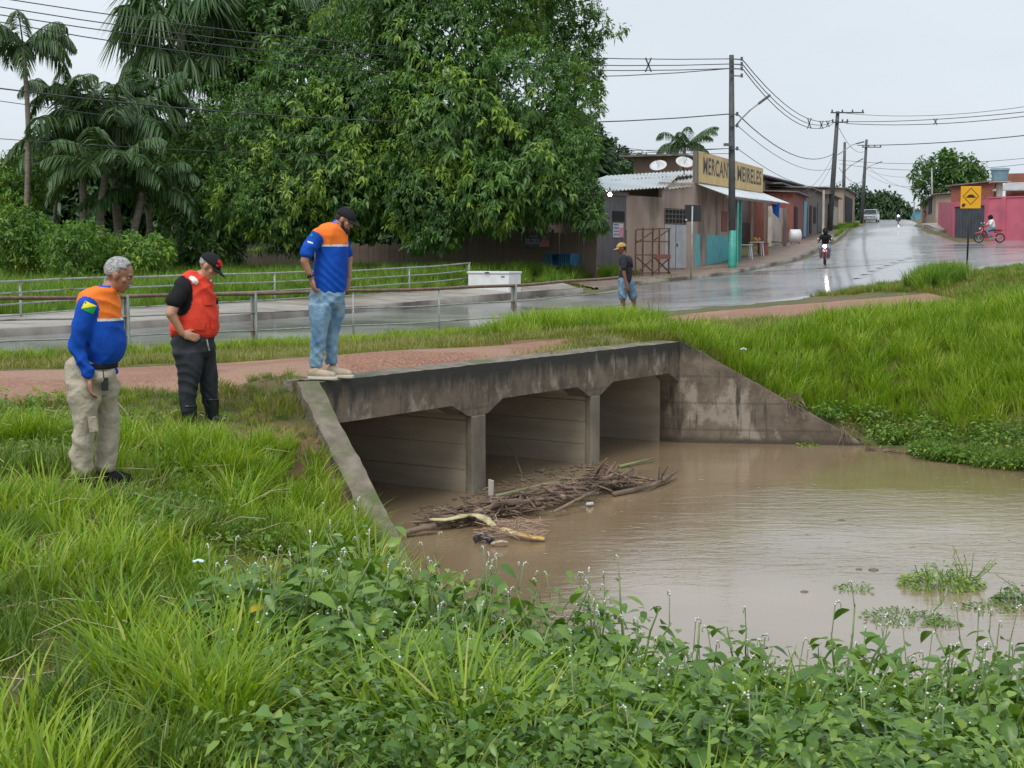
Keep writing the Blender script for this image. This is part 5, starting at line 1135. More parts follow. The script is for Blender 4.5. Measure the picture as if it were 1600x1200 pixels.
# ------------------------------------------------------------------ street houses
def house(name, label, P, Q, zb, zt, depth, wm, rm, openings=(), rise=.3, over=.35, group='houses along the uphill street', roof='flat'):
    wl_ = Wall(P, Q); t = empty(name, (P[0], P[1], zb), label, 'house', group)
    wl_.box(0, wl_.L, zb - .6, zt, -depth, 0).build('wall', wm, t)
    mb = MB(); mb.prism([wl_.pt(-over, zt - .02, over), wl_.pt(-over, zt + .06, over), wl_.pt(-over, zt + rise + .06, -depth - over), wl_.pt(-over, zt + rise - .02, -depth - over)], (wl_.d * (wl_.L + 2 * over)).to_3d()).build('roof', rm, t)
    for k, (a, b, z0, z1, nm, m) in enumerate(openings):
        o = wl_.box(wl_.L * a, wl_.L * b, z0, z1, .004, .05).build(nm, m, t)
    return wl_, t
SL = lambda Y: Vector((18.1 + (Y - 92) * .318, Y))
house('wooden_house', 'red boarded house just past the shop', SL(93), SL(101), 3.9, 6.9, 6, M['woodred'], M['tindark'], ((.1, .3, 4.0, 6.0, 'door', M['dark']), (.78, .98, 4.1, 6.6, 'panel', M['bluewall'])))
house('wooden_house', 'dark timber house with sagging roof between the red house and the leaning pole', SL(102), SL(113), 4.3, 7.6, 6, M['woodgrey'], M['tindark'], ((.1, .22, 4.4, 6.4, 'door', M['dark']), (.35, .5, 5.2, 6.4, 'window', M['dark']), (.6, .95, 4.6, 6.8, 'shutter', M['doordark'])))
house('wooden_house', 'low grey shed past the leaning pole', SL(116), SL(127), 4.9, 7.8, 6, M['woodgrey'], M['tindark'], ((.1, .4, 5.0, 7.0, 'door', M['dark']), (.5, .9, 5.4, 7.0, 'window', M['wallpale'])))
house('wooden_house', 'dark shed with open front below the far poles, farthest on its side', SL(132), SL(146), 5.9, 9.0, 6, M['wallbrown'], M['tindark'], ((.15, .75, 6.0, 8.4, 'opening', M['dark']),))
house('wooden_house', 'brown walled plot at the top of the street opposite the parked car', at(1436, 150), at(1460, 122), 5.6, 8.0, 4, M['wallbrown'], M['tindark'], ((.2, .4, 6, 8, 'door', M['woodred']), (.6, .8, 6.6, 8, 'window', M['dark'])), group='houses on the right of the street')
house('wooden_house', 'tiny sky blue house on the hilltop', at(1408, 262), at(1436, 255), 7.4, 11.0, 5, M['bluewall'], M['tingrey'], ((.3, .42, 7.4, 10, 'door', M['wallwhite']),), group='houses on the right of the street')
# pink wall with gate
K0, K1, K2, K3 = at(1464, 112), at(1488, 91), at(1540, 88), at(1700, 83)
t = empty('pink_wall', (K1.x, K1.y, 3.8), 'pink perimeter wall with charcoal gate at the street corner', 'wall'); w0 = Wall(K0, K1); w1 = Wall(K1, K2); w2 = Wall(K2, K3)
MB().prism([w0.pt(0, 4.6, 0), w0.pt(w0.L, 3.3, 0), w0.pt(w0.L, 6.15, 0), w0.pt(0, 7.0, 0)], (w0.n * -.25).to_3d()).build('wall', M['pink'], t)
w1.box(.0, w1.s_of(1491), 3.3, 6.18, -.3, .03).build('pillar', M['pink'], t); a, b = w1.s_of(1491), w1.s_of(1538)
w1.box(b, w1.L + .05, 3.3, 6.25, -.3, .03).build('pillar', M['pink'], t); w1.box(a, b, 5.88, 6.2, -.25, .02).build('lintel', M['pink'], t)
for k in range(2):
    c0, c1 = a + (b - a) * k / 2, a + (b - a) * (k + 1) / 2; gt = w1.box(c0 + .01, c1 - .01, 3.7, 5.87, -.1, -.06).build('gate_leaf', M['doordark'], t)
    for q in range(5): s = c0 + (c1 - c0) * (q + .5) / 5; w1.box(s - .02, s + .02, 3.72, 5.85, -.058, -.03).build('rib', M['doordark'], gt)
w2.box(.06, w2.L, 3.1, 6.3, -.25, 0).build('wall', M['pink'], t); w2.box(w2.s_of(1568) - .15, w2.s_of(1568) + .15, 3.1, 6.36, .002, .06).build('pillar', M['pink'], t); w2.box(.0, w2.L, 6.302, 6.38, -.3, .05).build('coping', M['pink'], t)
# brick house behind
bw = Wall(at(1483, 101), at(1550, 100)); t = empty('brick_house', (bw.P.x, bw.P.y, 4), 'unplastered brick house behind the pink wall', 'house')
MB().prism([bw.pt(0, 3.5, 0), bw.pt(bw.L, 3.5, 0), bw.pt(bw.L, bw.z_of(1545, 283), 0), bw.pt(0, bw.z_of(1483, 292), 0)], (bw.n * -7).to_3d()).build('wall', M['brickwall'], t)
MB().prism([bw.pt(-.4, bw.z_of(1483, 292), .3), bw.pt(bw.L + .3, bw.z_of(1545, 283), .3), bw.pt(bw.L + .3, bw.z_of(1545, 281), .3), bw.pt(-.4, bw.z_of(1483, 290), .3)], (bw.n * -7.6).to_3d()).build('roof', M['tindark'], t)
b2 = Wall(at(1568, 104), at(1690, 102)); b2.box(0, b2.L, 3.5, b2.z_of(1580, 271), -7, 0).build('wall', M['brickwall'], t)
mb = MB(); mb.prism([b2.pt(-.6, b2.z_of(1580, 303), 5.2), b2.pt(b2.L, b2.z_of(1580, 303), 5.2), b2.pt(b2.L, b2.z_of(1580, 287), .4), b2.pt(.2, b2.z_of(1580, 287), .4)], (0, 0, .08)).build('roof', M['tingrey'], t)
c = W(1562, 283, 97); t = empty('water_tank', (c.x, c.y, 4), 'blue water tank on a concrete post above the brick house', 'water tank')
R_ = 14 * 97 / 2200; MB().tube([c, c + Vector((0, 0, .08)), c + Vector((0, 0, .72))], [R_ * .74, R_ * .8, R_ * .96], 20).build('barrel', M['tank'], t, smooth=False)
MB().tube([c + Vector((0, 0, .72)), c + Vector((0, 0, .86)), c + Vector((0, 0, .9))], [R_ * 1.04, R_ * 1.0, R_ * .3], 20).build('lid', M['tank'], t)
MB().box((c.x, c.y, (c.z + 4) / 2 - .05), (.34, .34, c.z - 4)).build('post', M['wallpale'], t); MB().box((c.x, c.y, c.z - .06), (1.1, 1.1, .1)).build('platform', M['wallpale'], t)

# ------------------------------------------------------------------ poles, lamps and wires
def pole(name, label, u0, v0, Y, u1, v1, r=.15, arms=(), lamp=None, m=None, extra=None):
    p = W(u0, v0, Y); b = Vector((p.x, p.y, h1(p.x, p.y) - .3)); tp = W(u1, v1, Y); t = empty(name, tuple(b), label, 'utility pole', 'utility poles along the street')
    MB().tube([b, b.lerp(tp, .5), tp], [r * 1.15, r, r * .72], 10).build('shaft', m or M['pole'], t, smooth=True)
    for (ua, ub, v) in arms:
        a_, b_ = W(ua, v, Y - .2), W(ub, v, Y - .2); MB().bar(a_, b_, .1).build('crossarm', M['pole'], t)
        for q in np.linspace(.04, .96, 4): c = a_.lerp(b_, q); MB().tube([c, c + Vector((0, 0, .16)), c + Vector((0, 0, .26))], [.05, .08, .04], 7).build('insulator', M['insul'], t, smooth=True)
    if lamp:
        pts = [W(a, b_, Y - .1 * i) for i, (a, b_) in enumerate(lamp)]; MB().tube(pts, .035, 7).build('lamp_arm', M['steel'], t, smooth=True)
        e = pts[-1]; d = (pts[-1] - pts[-2]).normalized(); MB().bar(e - d * .1, e + d * .55, .22, .1).build('lamp_head', M['insul'], t, bevel=.02)
    return t
t = pole('utility_pole', 'tall dark concrete pole with teal painted base in front of the shop', 1144, 419, 65, 1143, 86, .15, lamp=[(1150, 196), (1158, 186), (1172, 172), (1188, 160)])
p = at(1144, 65, 390); b = h1(*p); MB().tube([(p.x, p.y, b - .1), (p.x, p.y, b + .25), (p.x, p.y, b + .5), (p.x, p.y, b + 1.75)], [.19, .185, .18, .178], 12).build('painted_base', M['teal'], t, smooth=True)
MB().tube([(p.x + .24, p.y - .02, b - .1), (p.x + .24, p.y - .02, b + 3.0)], .035, 8).build('conduit', M['teal'], t)
for v in (92, 100, 107, 118, 178, 196, 232):
    c = W(1150, v, 64.8); MB().bar(W(1140, v, 64.8), W(1160 if v < 120 else 1153, v + 1, 64.8), .05).build('bracket', M['insul'], t); MB().tube([W(1159 if v < 120 else 1152, v - 3, 64.8), W(1159 if v < 120 else 1152, v + 3, 64.8)], .06, 7).build('insulator', M['insul'], t)
MB().box(W(1137, 226, 64.7), (.35, .2, .12)).build('clamp', M['insul'], t)
pole('utility_pole', 'leaning pole with two crossarms, third from the left', 1296, 356, 116, 1309, 174, .2, arms=((1298, 1350, 176), (1300, 1325, 191)), lamp=[(1309, 242), (1318, 236), (1332, 226), (1340, 224)])
pole('utility_pole', 'slim pointed pole with a lamp arm behind the leaning pole', 1317, 345, 140, 1320, 222, .17, lamp=[(1320, 268), (1330, 258), (1341, 252)])
pole('utility_pole', 'farther pole with a crossarm standing by the parked car', 1346, 345, 160, 1354, 218, .19, arms=((1347, 1377, 230),), lamp=[(1352, 266), (1362, 258), (1371, 255)])
pole('utility_pole', 'thin pale pole in front of the big tree on the right', 1457, 345, 130, 1456, 262, .08, m=M['steel'])
pole('utility_pole', 'small distant pole on the hilltop left of the blue house', 1397, 345, 250, 1398, 312, .12)
pole('utility_pole', 'small distant pole beside the blue house on the hilltop', 1428, 345, 230, 1429, 300, .12, m=M['steel'])
def wire(pts, sag=.3, r=.017, label=None):
    P = [W(*q) for q in pts]; out = []
    for a, b in zip(P[:-1], P[1:]):
        for i in range(12): t_ = i / 12; q = a.lerp(b, t_); q.z -= sag * 4 * t_ * (1 - t_); out.append(q)
    out.append(P[-1]); o = MB().tube(out, r, 5).build('wire', M['wire'], None, smooth=True); tag(o, label, 'cable', 'overhead wires'); return o
Lw = [
 ([(-150, -28, 48), (1141, 92, 65)], .75, .02, 'uppermost cable of the bundle rising leftwards over the trees'), ([(-150, -15, 48), (1141, 100, 65)], .85, .02, 'second cable of the upper bundle crossing the trees'),
 ([(-150, -2, 48), (1141, 107, 65)], .85, .02, 'third cable of the upper bundle crossing the trees'), ([(-150, 5, 48), (1141, 107, 65)], 1.2, .02, 'lowest cable of the upper bundle crossing the trees'),
 ([(-150, 118, 46), (1141, 178, 65)], .9, .025, 'thick lone cable passing in front of the mango tree to the pole'), ([(-150, 135, 50), (1141, 232, 65)], .8, .014, 'thin cable running behind the bearded man towards the pole'),
 ([(-150, 205, 50), (1141, 232, 65)], .6, .014, 'low thin cable across the dark bushes'), ([(940, 224, 90), (1141, 240, 65)], .2, .014, 'short low cable between the mango tree and the shop pole'),
 ([(1160, 93, 65), (1300, 188, 116)], 1.0, .024, 'upper sagging cable from the shop pole to the leaning pole'), ([(1160, 100, 65), (1300, 191, 116)], 1.15, .024, 'middle sagging cable from the shop pole to the leaning pole'), ([(1160, 107, 65), (1302, 193, 116)], 1.3, .024, 'lower sagging cable from the shop pole to the leaning pole'),
 ([(1152, 178, 65), (1303, 240, 116)], 1.1, .026, 'thick lower cable from the shop pole curving to the leaning pole'), ([(1152, 196, 65), (1303, 262, 116)], .9, .016, 'thin cable under the thick one, ending on the leaning pole'), ([(1152, 232, 65), (1318, 280, 140)], 1.2, .016, 'lowest slack cable above the shop sign'),
 ([(1320, 190, 116), (1700, 163, 84)], .3, .026, 'upper of three cables running right from the leaning pole'), ([(1322, 193, 116), (1700, 168, 84)], .45, .026, 'middle of three cables running right from the leaning pole'), ([(1322, 177, 116), (1700, 150, 84)], .6, .018, 'top thin cable running right from the crossarm'),
 ([(1340, 227, 116), (1700, 200, 80)], .25, .032, 'thick dark cable crossing the sky right of the lamp'), ([(1310, 250, 116), (1700, 236, 84)], .5, .016, 'faint lower cable crossing above the big tree'), ([(1312, 256, 116), (1700, 242, 84)], .7, .016, 'faint lowest cable crossing the big tree'),
 ([(1311, 200, 116), (1352, 236, 160)], .8, .02, 'short cable between the leaning pole and the farther pole'), ([(1311, 262, 116), (1352, 280, 160)], .8, .02, 'short low cable above the dark sheds'), ([(1356, 272, 160), (1457, 285, 130)], .8, .015, 'cable from the farther pole to the thin pale pole'), ([(1356, 266, 160), (1457, 272, 130)], .5, .015, 'upper cable from the farther pole to the pale pole'),
 ([(1303, 240, 116), (1255, 300, 92)], .5, .014, 'steep service line down to the shop roof'), ([(1303, 250, 116), (1262, 310, 97)], .4, .014, 'steep service line down to the red house'), ([(1350, 262, 160), (1340, 308, 142)], .3, .014, 'steep service line down to the farthest shed'), ([(1352, 255, 160), (1486, 292, 101)], 1.2, .014, 'long service line to the brick house')]
for a in Lw: wire(*a)
def onw(k, t):
    P = Lw[k][0]; a, b = W(*P[0]), W(*P[1]); q = a.lerp(b, t); q.z -= Lw[k][1] * 4 * t * (1 - t); return q
for ka, kb, t_, lab in ((0, 2, .87, 'cable spacer on the bundle over the shop roof'), (8, 10, .62, 'spacer on the sagging cables, first of three'), (8, 10, .8, 'spacer on the sagging cables, second of three'), (8, 10, .91, 'spacer on the sagging cables next to the leaning pole'), (14, 15, .45, 'spacer on the cables above the big right tree')):
    a, b = onw(ka, t_), onw(kb, t_); t = empty('cable_spacer', tuple((a + b) / 2), lab, 'cable spacer', 'spacers on the cables'); c = (a + b) / 2; hh_ = max((a - b).length / 2, .12); dx = Vector((.13, 0, 0)); up = Vector((0, 0, hh_ + .06))
    MB().bar(c - dx - up, c + dx + up, .06).bar(c + dx - up, c - dx + up, .06).build('spacer_bar', M['insul'], t)
# streetside bits: post by the kerb
p = at(1285, 98); tag(MB().box((p.x, p.y, h1(*p) + 1.6), (.14, .14, 3.4)).build('fence_post', M['wallpale'], None), 'pale square post in front of the dark timber house', 'post')
# ------------------------------------------------------------------ people
def cap_geo(a, b, ra, rb, n=14, sq=None):
    """tapered capsule a->b; sq=(axis vector, factor) flattens across that axis"""
    a, b = Vector(a), Vector(b); d = b - a
    if d.length < 1e-5: d = Vector((0, 0, 1e-4))
    L_ = d.length; d.normalize(); x = d.cross(Vector((0, 1, 0)))
    if x.length < 1e-3: x = d.cross(Vector((1, 0, 0)))
    x.normalize(); y = d.cross(x); vs = []; fs = []; rings = []
    for k in range(1, 5): t = -math.pi / 2 * (1 - k / 5); rings.append((a + d * ra * math.sin(t), ra * math.cos(t)))
    rings.append((a, ra)); rings.append((a.lerp(b, .5), (ra + rb) / 2)); rings.append((b, rb))
    for k in range(1, 5): t = math.pi / 2 * k / 5; rings.append((b + d * rb * math.sin(t), rb * math.cos(t)))
    vs.append(a - d * ra)
    for c, r in rings:
        for i in range(n): t = 2 * math.pi * i / n; vs.append(c + (x * math.cos(t) + y * math.sin(t)) * r)
    vs.append(b + d * rb); m = len(rings)
    for i in range(n): fs.append((0, 1 + (i + 1) % n, 1 + i))
    for j in range(m - 1):
        for i in range(n): o = 1 + j * n; fs.append((o + i, o + (i + 1) % n, o + n + (i + 1) % n, o + n + i))
    o = 1 + (m - 1) * n
    for i in range(n): fs.append((o + i, o + (i + 1) % n, len(vs) - 1))
    if sq:
        ax = Vector(sq[0]).normalized(); c0 = a.lerp(b, .5); vs = [v - ax * ((v - c0).dot(ax)) * (1 - sq[1]) for v in vs]
    return vs, fs
def ell_geo(c, r, rot=None):
    mb = MB().ell(c, r, rot, n=18, m=12); return mb.v, mb.f
def loft_geo(rings, Y, n=22):
    """closed limb or trunk from cross sections (v, u_left, u_right, depth radius, depth offset)"""
    vs = []; fs = []; k = len(rings)
    for g in rings:
        v, a, b, ry = g[:4]; dy = g[4] if len(g) > 4 else 0; c = W((a + b) / 2, v, Y + dy); rx = (b - a) / 2 * Y / FPX * .96
        for i in range(n):
            t = 2 * math.pi * i / n; ct, st = math.cos(t), math.sin(t); vs.append(c + Vector((rx * abs(ct) ** .88 * (1 if ct > 0 else -1), ry * abs(st) ** .88 * (1 if st > 0 else -1), 0)))
    for j in range(k - 1):
        for i in range(n): fs.append((j * n + i, j * n + (i + 1) % n, (j + 1) * n + (i + 1) % n, (j + 1) * n + i))
    fs += [tuple(range(n)), tuple(range((k - 1) * n, k * n))]
    return vs, fs
def fuse(name, prims, m, parent, voxel=.011, it=6, cls=None, wrinkle=0, wfreq=18, seed=0, planar=None):
    """all primitives become one continuous skin"""
    mb = MB()
    for vs, fs in prims: mb.add(vs, fs)
    off = origin_of(parent); me = bpy.data.meshes.new('tmp'); me.from_pydata([Vector(v) - off for v in mb.v], [], mb.f); me.update()
    import bmesh
    bm = bmesh.new(); bm.from_mesh(me); bmesh.ops.remove_doubles(bm, verts=bm.verts, dist=1e-5); bmesh.ops.recalc_face_normals(bm, faces=bm.faces); bm.to_mesh(me); bm.free()
    o = bpy.data.objects.new('tmp', me); COL.objects.link(o); r = o.modifiers.new('r', 'REMESH'); r.mode = 'VOXEL'; r.voxel_size = voxel
    s = o.modifiers.new('s', 'SMOOTH'); s.iterations = it; s.factor = .5
    dg = bpy.context.evaluated_depsgraph_get(); dg.update(); me2 = bpy.data.meshes.new_from_object(o.evaluated_get(dg)); bpy.data.objects.remove(o); bpy.data.meshes.remove(me)
    n = len(me2.vertices); co = np.empty(n * 3); me2.vertices.foreach_get('co', co); co = co.reshape(-1, 3)
    if wrinkle:
        nr = np.empty(n * 3); me2.vertices.foreach_get('normal', nr); nr = nr.reshape(-1, 3); q = co * wfreq
        a_ = q[:, 2] * 1.1 + q[:, 0] * .7 + 1.4 * np.sin(q[:, 0] * .55 + seed) + 1.3 * np.sin(q[:, 2] * .35 + q[:, 1] * .5 + seed * 2)
        b_ = q[:, 2] * .9 - q[:, 0] * 1.0 + 1.5 * np.sin(q[:, 2] * .45 + seed * 3)
        f = (1 - 2 * np.abs(np.sin(a_))) * (.5 + .5 * np.sin(q[:, 0] * .5 + q[:, 2] * .3 + seed)) + .7 * (1 - 2 * np.abs(np.sin(b_ * .8))) * (.5 + .5 * np.sin(q[:, 2] * .37 - seed))
        co = co + nr * (f * wrinkle)[:, None]; me2.vertices.foreach_set('co', co.astype(np.float32).ravel()); me2.update()
    me2.name = name; me2.materials.clear(); ms = m if isinstance(m, (list, tuple)) else [m]
    for x in ms: me2.materials.append(x)
    if cls is not None:
        k = len(me2.polygons); fc = np.empty(k * 3); me2.polygons.foreach_get('center', fc); fc = fc.reshape(-1, 3) + np.array(off)
        me2.polygons.foreach_set('material_index', cls(fc).astype(np.int32))
    o = bpy.data.objects.new(name, me2); COL.objects.link(o); o.parent = parent; me2.polygons.foreach_set('use_smooth', [True] * len(me2.polygons)); return o
def head_prims(c, f, up, s=1.0):
    """skull, jaw, brow, nose, lips, ears round centre c; f = facing, up; s scales a 0.24 m head"""
    f = Vector(f).normalized(); up = Vector(up); up = (up - f * up.dot(f)).normalized(); l = up.cross(f); M3 = Matrix((l, f, up)).transposed()
    P = lambda x, y, z: Vector(c) + M3 @ Vector((x, y, z)) * s
    E = lambda x, y, z, a, b, d: ell_geo(P(x, y, z), (a * s, b * s, d * s), M3)
    pr = [E(0, -.012, .028, .078, .098, .092), E(0, .022, -.035, .060, .068, .082), E(0, .055, -.088, .034, .030, .030), E(0, .078, .022, .048, .018, .016),
          cap_geo(P(0, .086, .008), P(0, .101, -.020), .010 * s, .0125 * s), E(-.011, .093, -.026, .009, .009, .008), E(.011, .093, -.026, .009, .009, .008),
          cap_geo(P(-.020, .088, -.055), P(.020, .088, -.055), .008 * s, .008 * s), cap_geo(P(-.018, .085, -.066), P(.018, .085, -.066), .009 * s, .009 * s),
          E(.045, .055, -.02, .022, .022, .020), E(-.045, .055, -.02, .022, .022, .020)]
    for sg in (-1, 1): pr += [E(sg * .080, -.005, -.008, .011, .022, .034), E(sg * .078, .0, -.032, .009, .012, .014)]
    return pr, P, M3
def hand_prims(w, d, n, s=1.0, curl=.5, side=1):
    """w wrist, d pointing direction, n palm normal; five curled fingers"""
    d = Vector(d).normalized(); n = Vector(n); n = (n - d * n.dot(d)).normalized(); x = d.cross(n) * side; w = Vector(w); pr = []
    pr.append(cap_geo(w, w + d * .05 * s, .026 * s, .034 * s, sq=(n, .62))); pr.append(cap_geo(w + d * .04 * s - x * .012 * s, w + d * .075 * s - x * .012 * s, .03 * s, .026 * s, sq=(n, .6))); pr.append(cap_geo(w + d * .04 * s + x * .014 * s, w + d * .075 * s + x * .014 * s, .028 * s, .026 * s, sq=(n, .6)))
    for i, (ox, L_) in enumerate(((-.030, .066), (-.010, .078), (.011, .073), (.031, .056))):
        p = w + (d * .085 + x * ox) * s; a = 0; dd = d
        for k, q in enumerate((.42, .33, .25)):
            a = curl * (k + .4) * (.55 + .06 * i); dd = d * math.cos(a) + n * math.sin(a) + x * ox * 1.5; dd.normalize(); e = p + dd * L_ * q * s; pr.append(cap_geo(p, e, (.0098 - .0009 * k) * s, (.0092 - .0009 * k) * s, 8)); p = e
    p = w + (d * .03 - x * .032) * s; dd = (d * .75 - x * .6 + n * .25).normalized(); e = p + dd * .034 * s; pr.append(cap_geo(p, e, .0125 * s, .0105 * s, 8)); e2 = e + (d * .9 - x * .15 + n * .35).normalized() * .030 * s; pr.append(cap_geo(e, e2, .0105 * s, .009 * s, 8))
    return pr
def decal(name, target, poly, m, parent, lift=.004, nn=1):
    """cloth patch laid on the surface of target, outline given in photo pixels"""
    dg = bpy.context.evaluated_depsgraph_get(); bv = BVHTree.FromObject(target, dg); off = origin_of(target); O = Vector((0, 0, CAMZ)); c = np.mean(poly, 0); vs = []; fs = []; P = []
    n = len(poly)
    ring = []
    for i in range(n):
        for k in range(4): t = k / 4; ring.append(np.array(poly[i]) * (1 - t) + np.array(poly[(i + 1) % n]) * t)
    pts = [c] + [c + (q - c) * f for f in (.33, .66, 1) for q in ring]; m_ = len(ring)
    for q in pts:
        r = rayd(*q).normalized(); h = bv.ray_cast(O - off, r)
        if h[0] is None: return None
        P.append(h[0] + off + (h[1] * lift if h[1].dot(r) < 0 else -h[1] * lift))
    for i in range(m_): fs.append((0, 1 + i, 1 + (i + 1) % m_))
    for j in range(2):
        for i in range(m_): a = 1 + j * m_; fs.append((a + i, a + m_ + i, a + m_ + (i + 1) % m_, a + (i + 1) % m_))
    mb = MB().add(P, fs); return mb.build(name, m, parent, smooth=True)
def segd(fc, a, b):
    a = np.array(a); b = np.array(b); ab = b - a; t = np.clip(((fc - a) @ ab) / (ab @ ab), 0, 1); return np.linalg.norm(fc - a - t[:, None] * ab, axis=1)
def eyes(P, M3, s, parent):
    for sg in (-1, 1):
        e = MB().ell(P(sg * .030, .078, .004), (.010 * s, .007 * s, .0045 * s), M3, n=10, m=8).build('eye', M['paper'], parent, smooth=True)
        MB().ell(P(sg * .030, .0855, .003), (.005 * s, .003 * s, .005 * s), M3, n=8, m=6).build('pupil', M['hairdark'], e, smooth=True)
        MB().bar(P(sg * .016, .093, .024), P(sg * .046, .084, .026), .008 * s, .006 * s).build('eyebrow', M['hairdark'], parent)
def hairball(name, P, M3, s, m, parent, low=-.03, th=.010, face=.045):
    """short hair as a shell over the skull, cut at the hairline"""
    mb = MB(); n, k = 28, 14; vs = []; keepf = []
    for i in range(k + 1):
        ph = math.pi * .70 * i / k
        for j in range(n):
            t = 2 * math.pi * j / n; x = math.sin(ph) * math.cos(t); y = math.sin(ph) * math.sin(t); z = math.cos(ph)
            q = 1 + .012 * math.sin(19 * x + 7 * z) * math.sin(18 * y); vs.append(P(x * (.078 + th) * q, -.012 + y * (.098 + th) * q, .028 + z * (.092 + th * 1.2) * q))
    fs = []
    for i in range(k):
        for j in range(n):
            ph = math.pi * .70 * (i + .5) / k; t = 2 * math.pi * (j + .5) / n; y = math.sin(ph) * math.sin(t); z = math.cos(ph); x = math.sin(ph) * math.cos(t)
            if y * .098 > face - .012 + (z - .45) * .062 + .005 * math.sin(j * 2.7 + i * 1.3): continue
            if z < -.42 and abs(x) > .62 and y > -.35: continue
            fs.append((i * n + j, (i + 1) * n + j, (i + 1) * n + (j + 1) % n, i * n + (j + 1) % n))
    mb.add(vs, fs); o = mb.build(name, m, parent, smooth=True); md = o.modifiers.new('t', 'SOLIDIFY'); md.thickness = .004 * s; md.offset = -1; return o
def capbrim(P, M3, s, m, parent, tilt=0, badge=None, brim=None):
    mb = MB(); n, k = 26, 9; vs = []; fs = []
    for i in range(k + 1):
        ph = math.pi * .5 * i / k
        for j in range(n): t = 2 * math.pi * j / n; vs.append(P(math.sin(ph) * math.cos(t) * .092, -.008 + math.sin(ph) * math.sin(t) * .112, .030 + math.cos(ph) * .100))
    for i in range(k):
        for j in range(n): fs.append((i * n + j, (i + 1) * n + j, (i + 1) * n + (j + 1) % n, i * n + (j + 1) % n))
    mb.add(vs, fs); o = mb.build('cap', m, parent, smooth=True); md = o.modifiers.new('t', 'SOLIDIFY'); md.thickness = .006
    mb = MB(); vs = []; fs = []; nr = 6
    for i in range(nr + 1):
        for j in range(13):
            t = R(28 + 124 * j / 12); q = i / nr; x = math.cos(t) * .090; y = -.008 + math.sin(t) * .110; vs.append(P(x * (1 - .04 * q), y + q * .078 * math.sin(t) ** 1.2, .032 - .018 * q - .25 * q * abs(x) ** 1.3))
    for i in range(nr):
        for j in range(12): fs.append((i * 13 + j, i * 13 + j + 1, (i + 1) * 13 + j + 1, (i + 1) * 13 + j))
    b = MB().add(vs, fs).build('visor', brim or m, o, smooth=True); md = b.modifiers.new('t', 'SOLIDIFY'); md.thickness = .006
    MB().ell(P(0, -.008, .131), (.008 * s, .008 * s, .005 * s), M3, n=8, m=5).build('button', m, o)
    if badge:
        vs = []
        for a in range(5):
            for b_ in range(7):
                ph = R(38 + 40 * a / 4); t = R(40 + 100 * b_ / 6); vs.append(P(math.sin(ph) * math.cos(t) * .0965, -.008 + math.sin(ph) * math.sin(t) * .1165, .030 + math.cos(ph) * .1045))
        MB().add(vs, [(a * 7 + b_, a * 7 + b_ + 1, a * 7 + b_ + 8, a * 7 + b_ + 7) for a in range(4) for b_ in range(6) if (a + b_) % 5 != 2]).build('badge', badge, o, smooth=True)
    return o
def shoe(name, ank, toe, m, parent, sole=None, w=.048, h=.05):
    a, t = Vector(ank), Vector(toe); d = (t - a); d.z = 0; d.normalize(); z = t.z
    a0 = Vector((a.x, a.y, z)) - d * .02
    o = fuse(name, [cap_geo(a, a0 + Vector((0, 0, .05)), w * .95, w), cap_geo(a0 + Vector((0, 0, .045)), a0 + d * .15 + Vector((0, 0, .032)), w * .95, w * .8), cap_geo(a0 + d * .12 + Vector((0, 0, .03)), a0 + d * .2 + Vector((0, 0, .025)), w * .9, w * .7)], m, parent, voxel=.009, it=3)
    if sole:
        x = Vector((-d.y, d.x, 0)); vs = []
        for q, ww in ((-.055, .6), (-.03, .95), (.03, .92), (.10, .88), (.17, 1.0), (.22, .85), (.25, .4)): vs.append((a0 + d * q, ww * w * 1.08))
        pl = [p + x * ww for p, ww in vs] + [p - x * ww for p, ww in vs[::-1]]; MB().prism([p + Vector((0, 0, -.018)) for p in pl], (0, 0, .03)).build('sole', sole, o, bevel=.006)
    return o

# ---- man 1: grey hair, blue long sleeves with orange yoke, khaki trousers
Y = 10.8; q = lambda u, v, dy=0: W(u, v, Y + dy); S = Y / FPX
b = W(150, 770, Y); P1 = empty('person', (b.x, b.y, h1(b.x, b.y)), 'grey haired stout man in long sleeved blue and orange shirt and khaki trousers', 'person', 'men inspecting the culvert')
hc = q(186, 429, .02); pr, PP, M3 = head_prims(hc, (.93, .05, -.36), (.34, 0, .94), 1.08)
body = pr + [cap_geo(q(172, 450, .03), q(160, 480, .05), .064, .085), ell_geo(q(156, 520, .05), (.15, .14, .28)), cap_geo(q(134, 484, -.15), q(119, 545, -.2), .042, .040), cap_geo(q(119, 545, -.2), q(139, 592, -.2), .04, .029), cap_geo(q(150, 480, .24), q(168, 540, .26), .05, .042), cap_geo(q(168, 540, .26), q(176, 585, .2), .038, .028),
   cap_geo(q(138, 606, -.07), q(135, 665, -.1), .062, .05), cap_geo(q(135, 665, -.1), q(126, 755, -.08), .052, .036), cap_geo(q(165, 600, .1), q(168, 672, .12), .062, .05), cap_geo(q(168, 672, .12), q(164, 742, .1), .052, .036)]
body += hand_prims(q(139, 592, -.2), (.12, 0, -1), (.8, .3, .2), 1.05, .8, 1) + hand_prims(q(176, 585, .2), (.1, 0, -1), (.8, -.3, .2), 1.05, .8, -1)
fuse('body', body, M['skin1'], P1, voxel=.0085, it=3); eyes(PP, M3, 1.08, P1); hairball('hair', PP, M3, 1.08, M['hairgrey'], P1, th=.006, face=.060)
MB().tube([PP(-.03, .098, -.047), PP(0, .104, -.044), PP(.03, .098, -.047)], .007, 6).build('moustache', M['hairgrey'], P1, smooth=True)
sl = (q(133, 482, -.17), q(119, 545, -.2), q(141, 590, -.2))
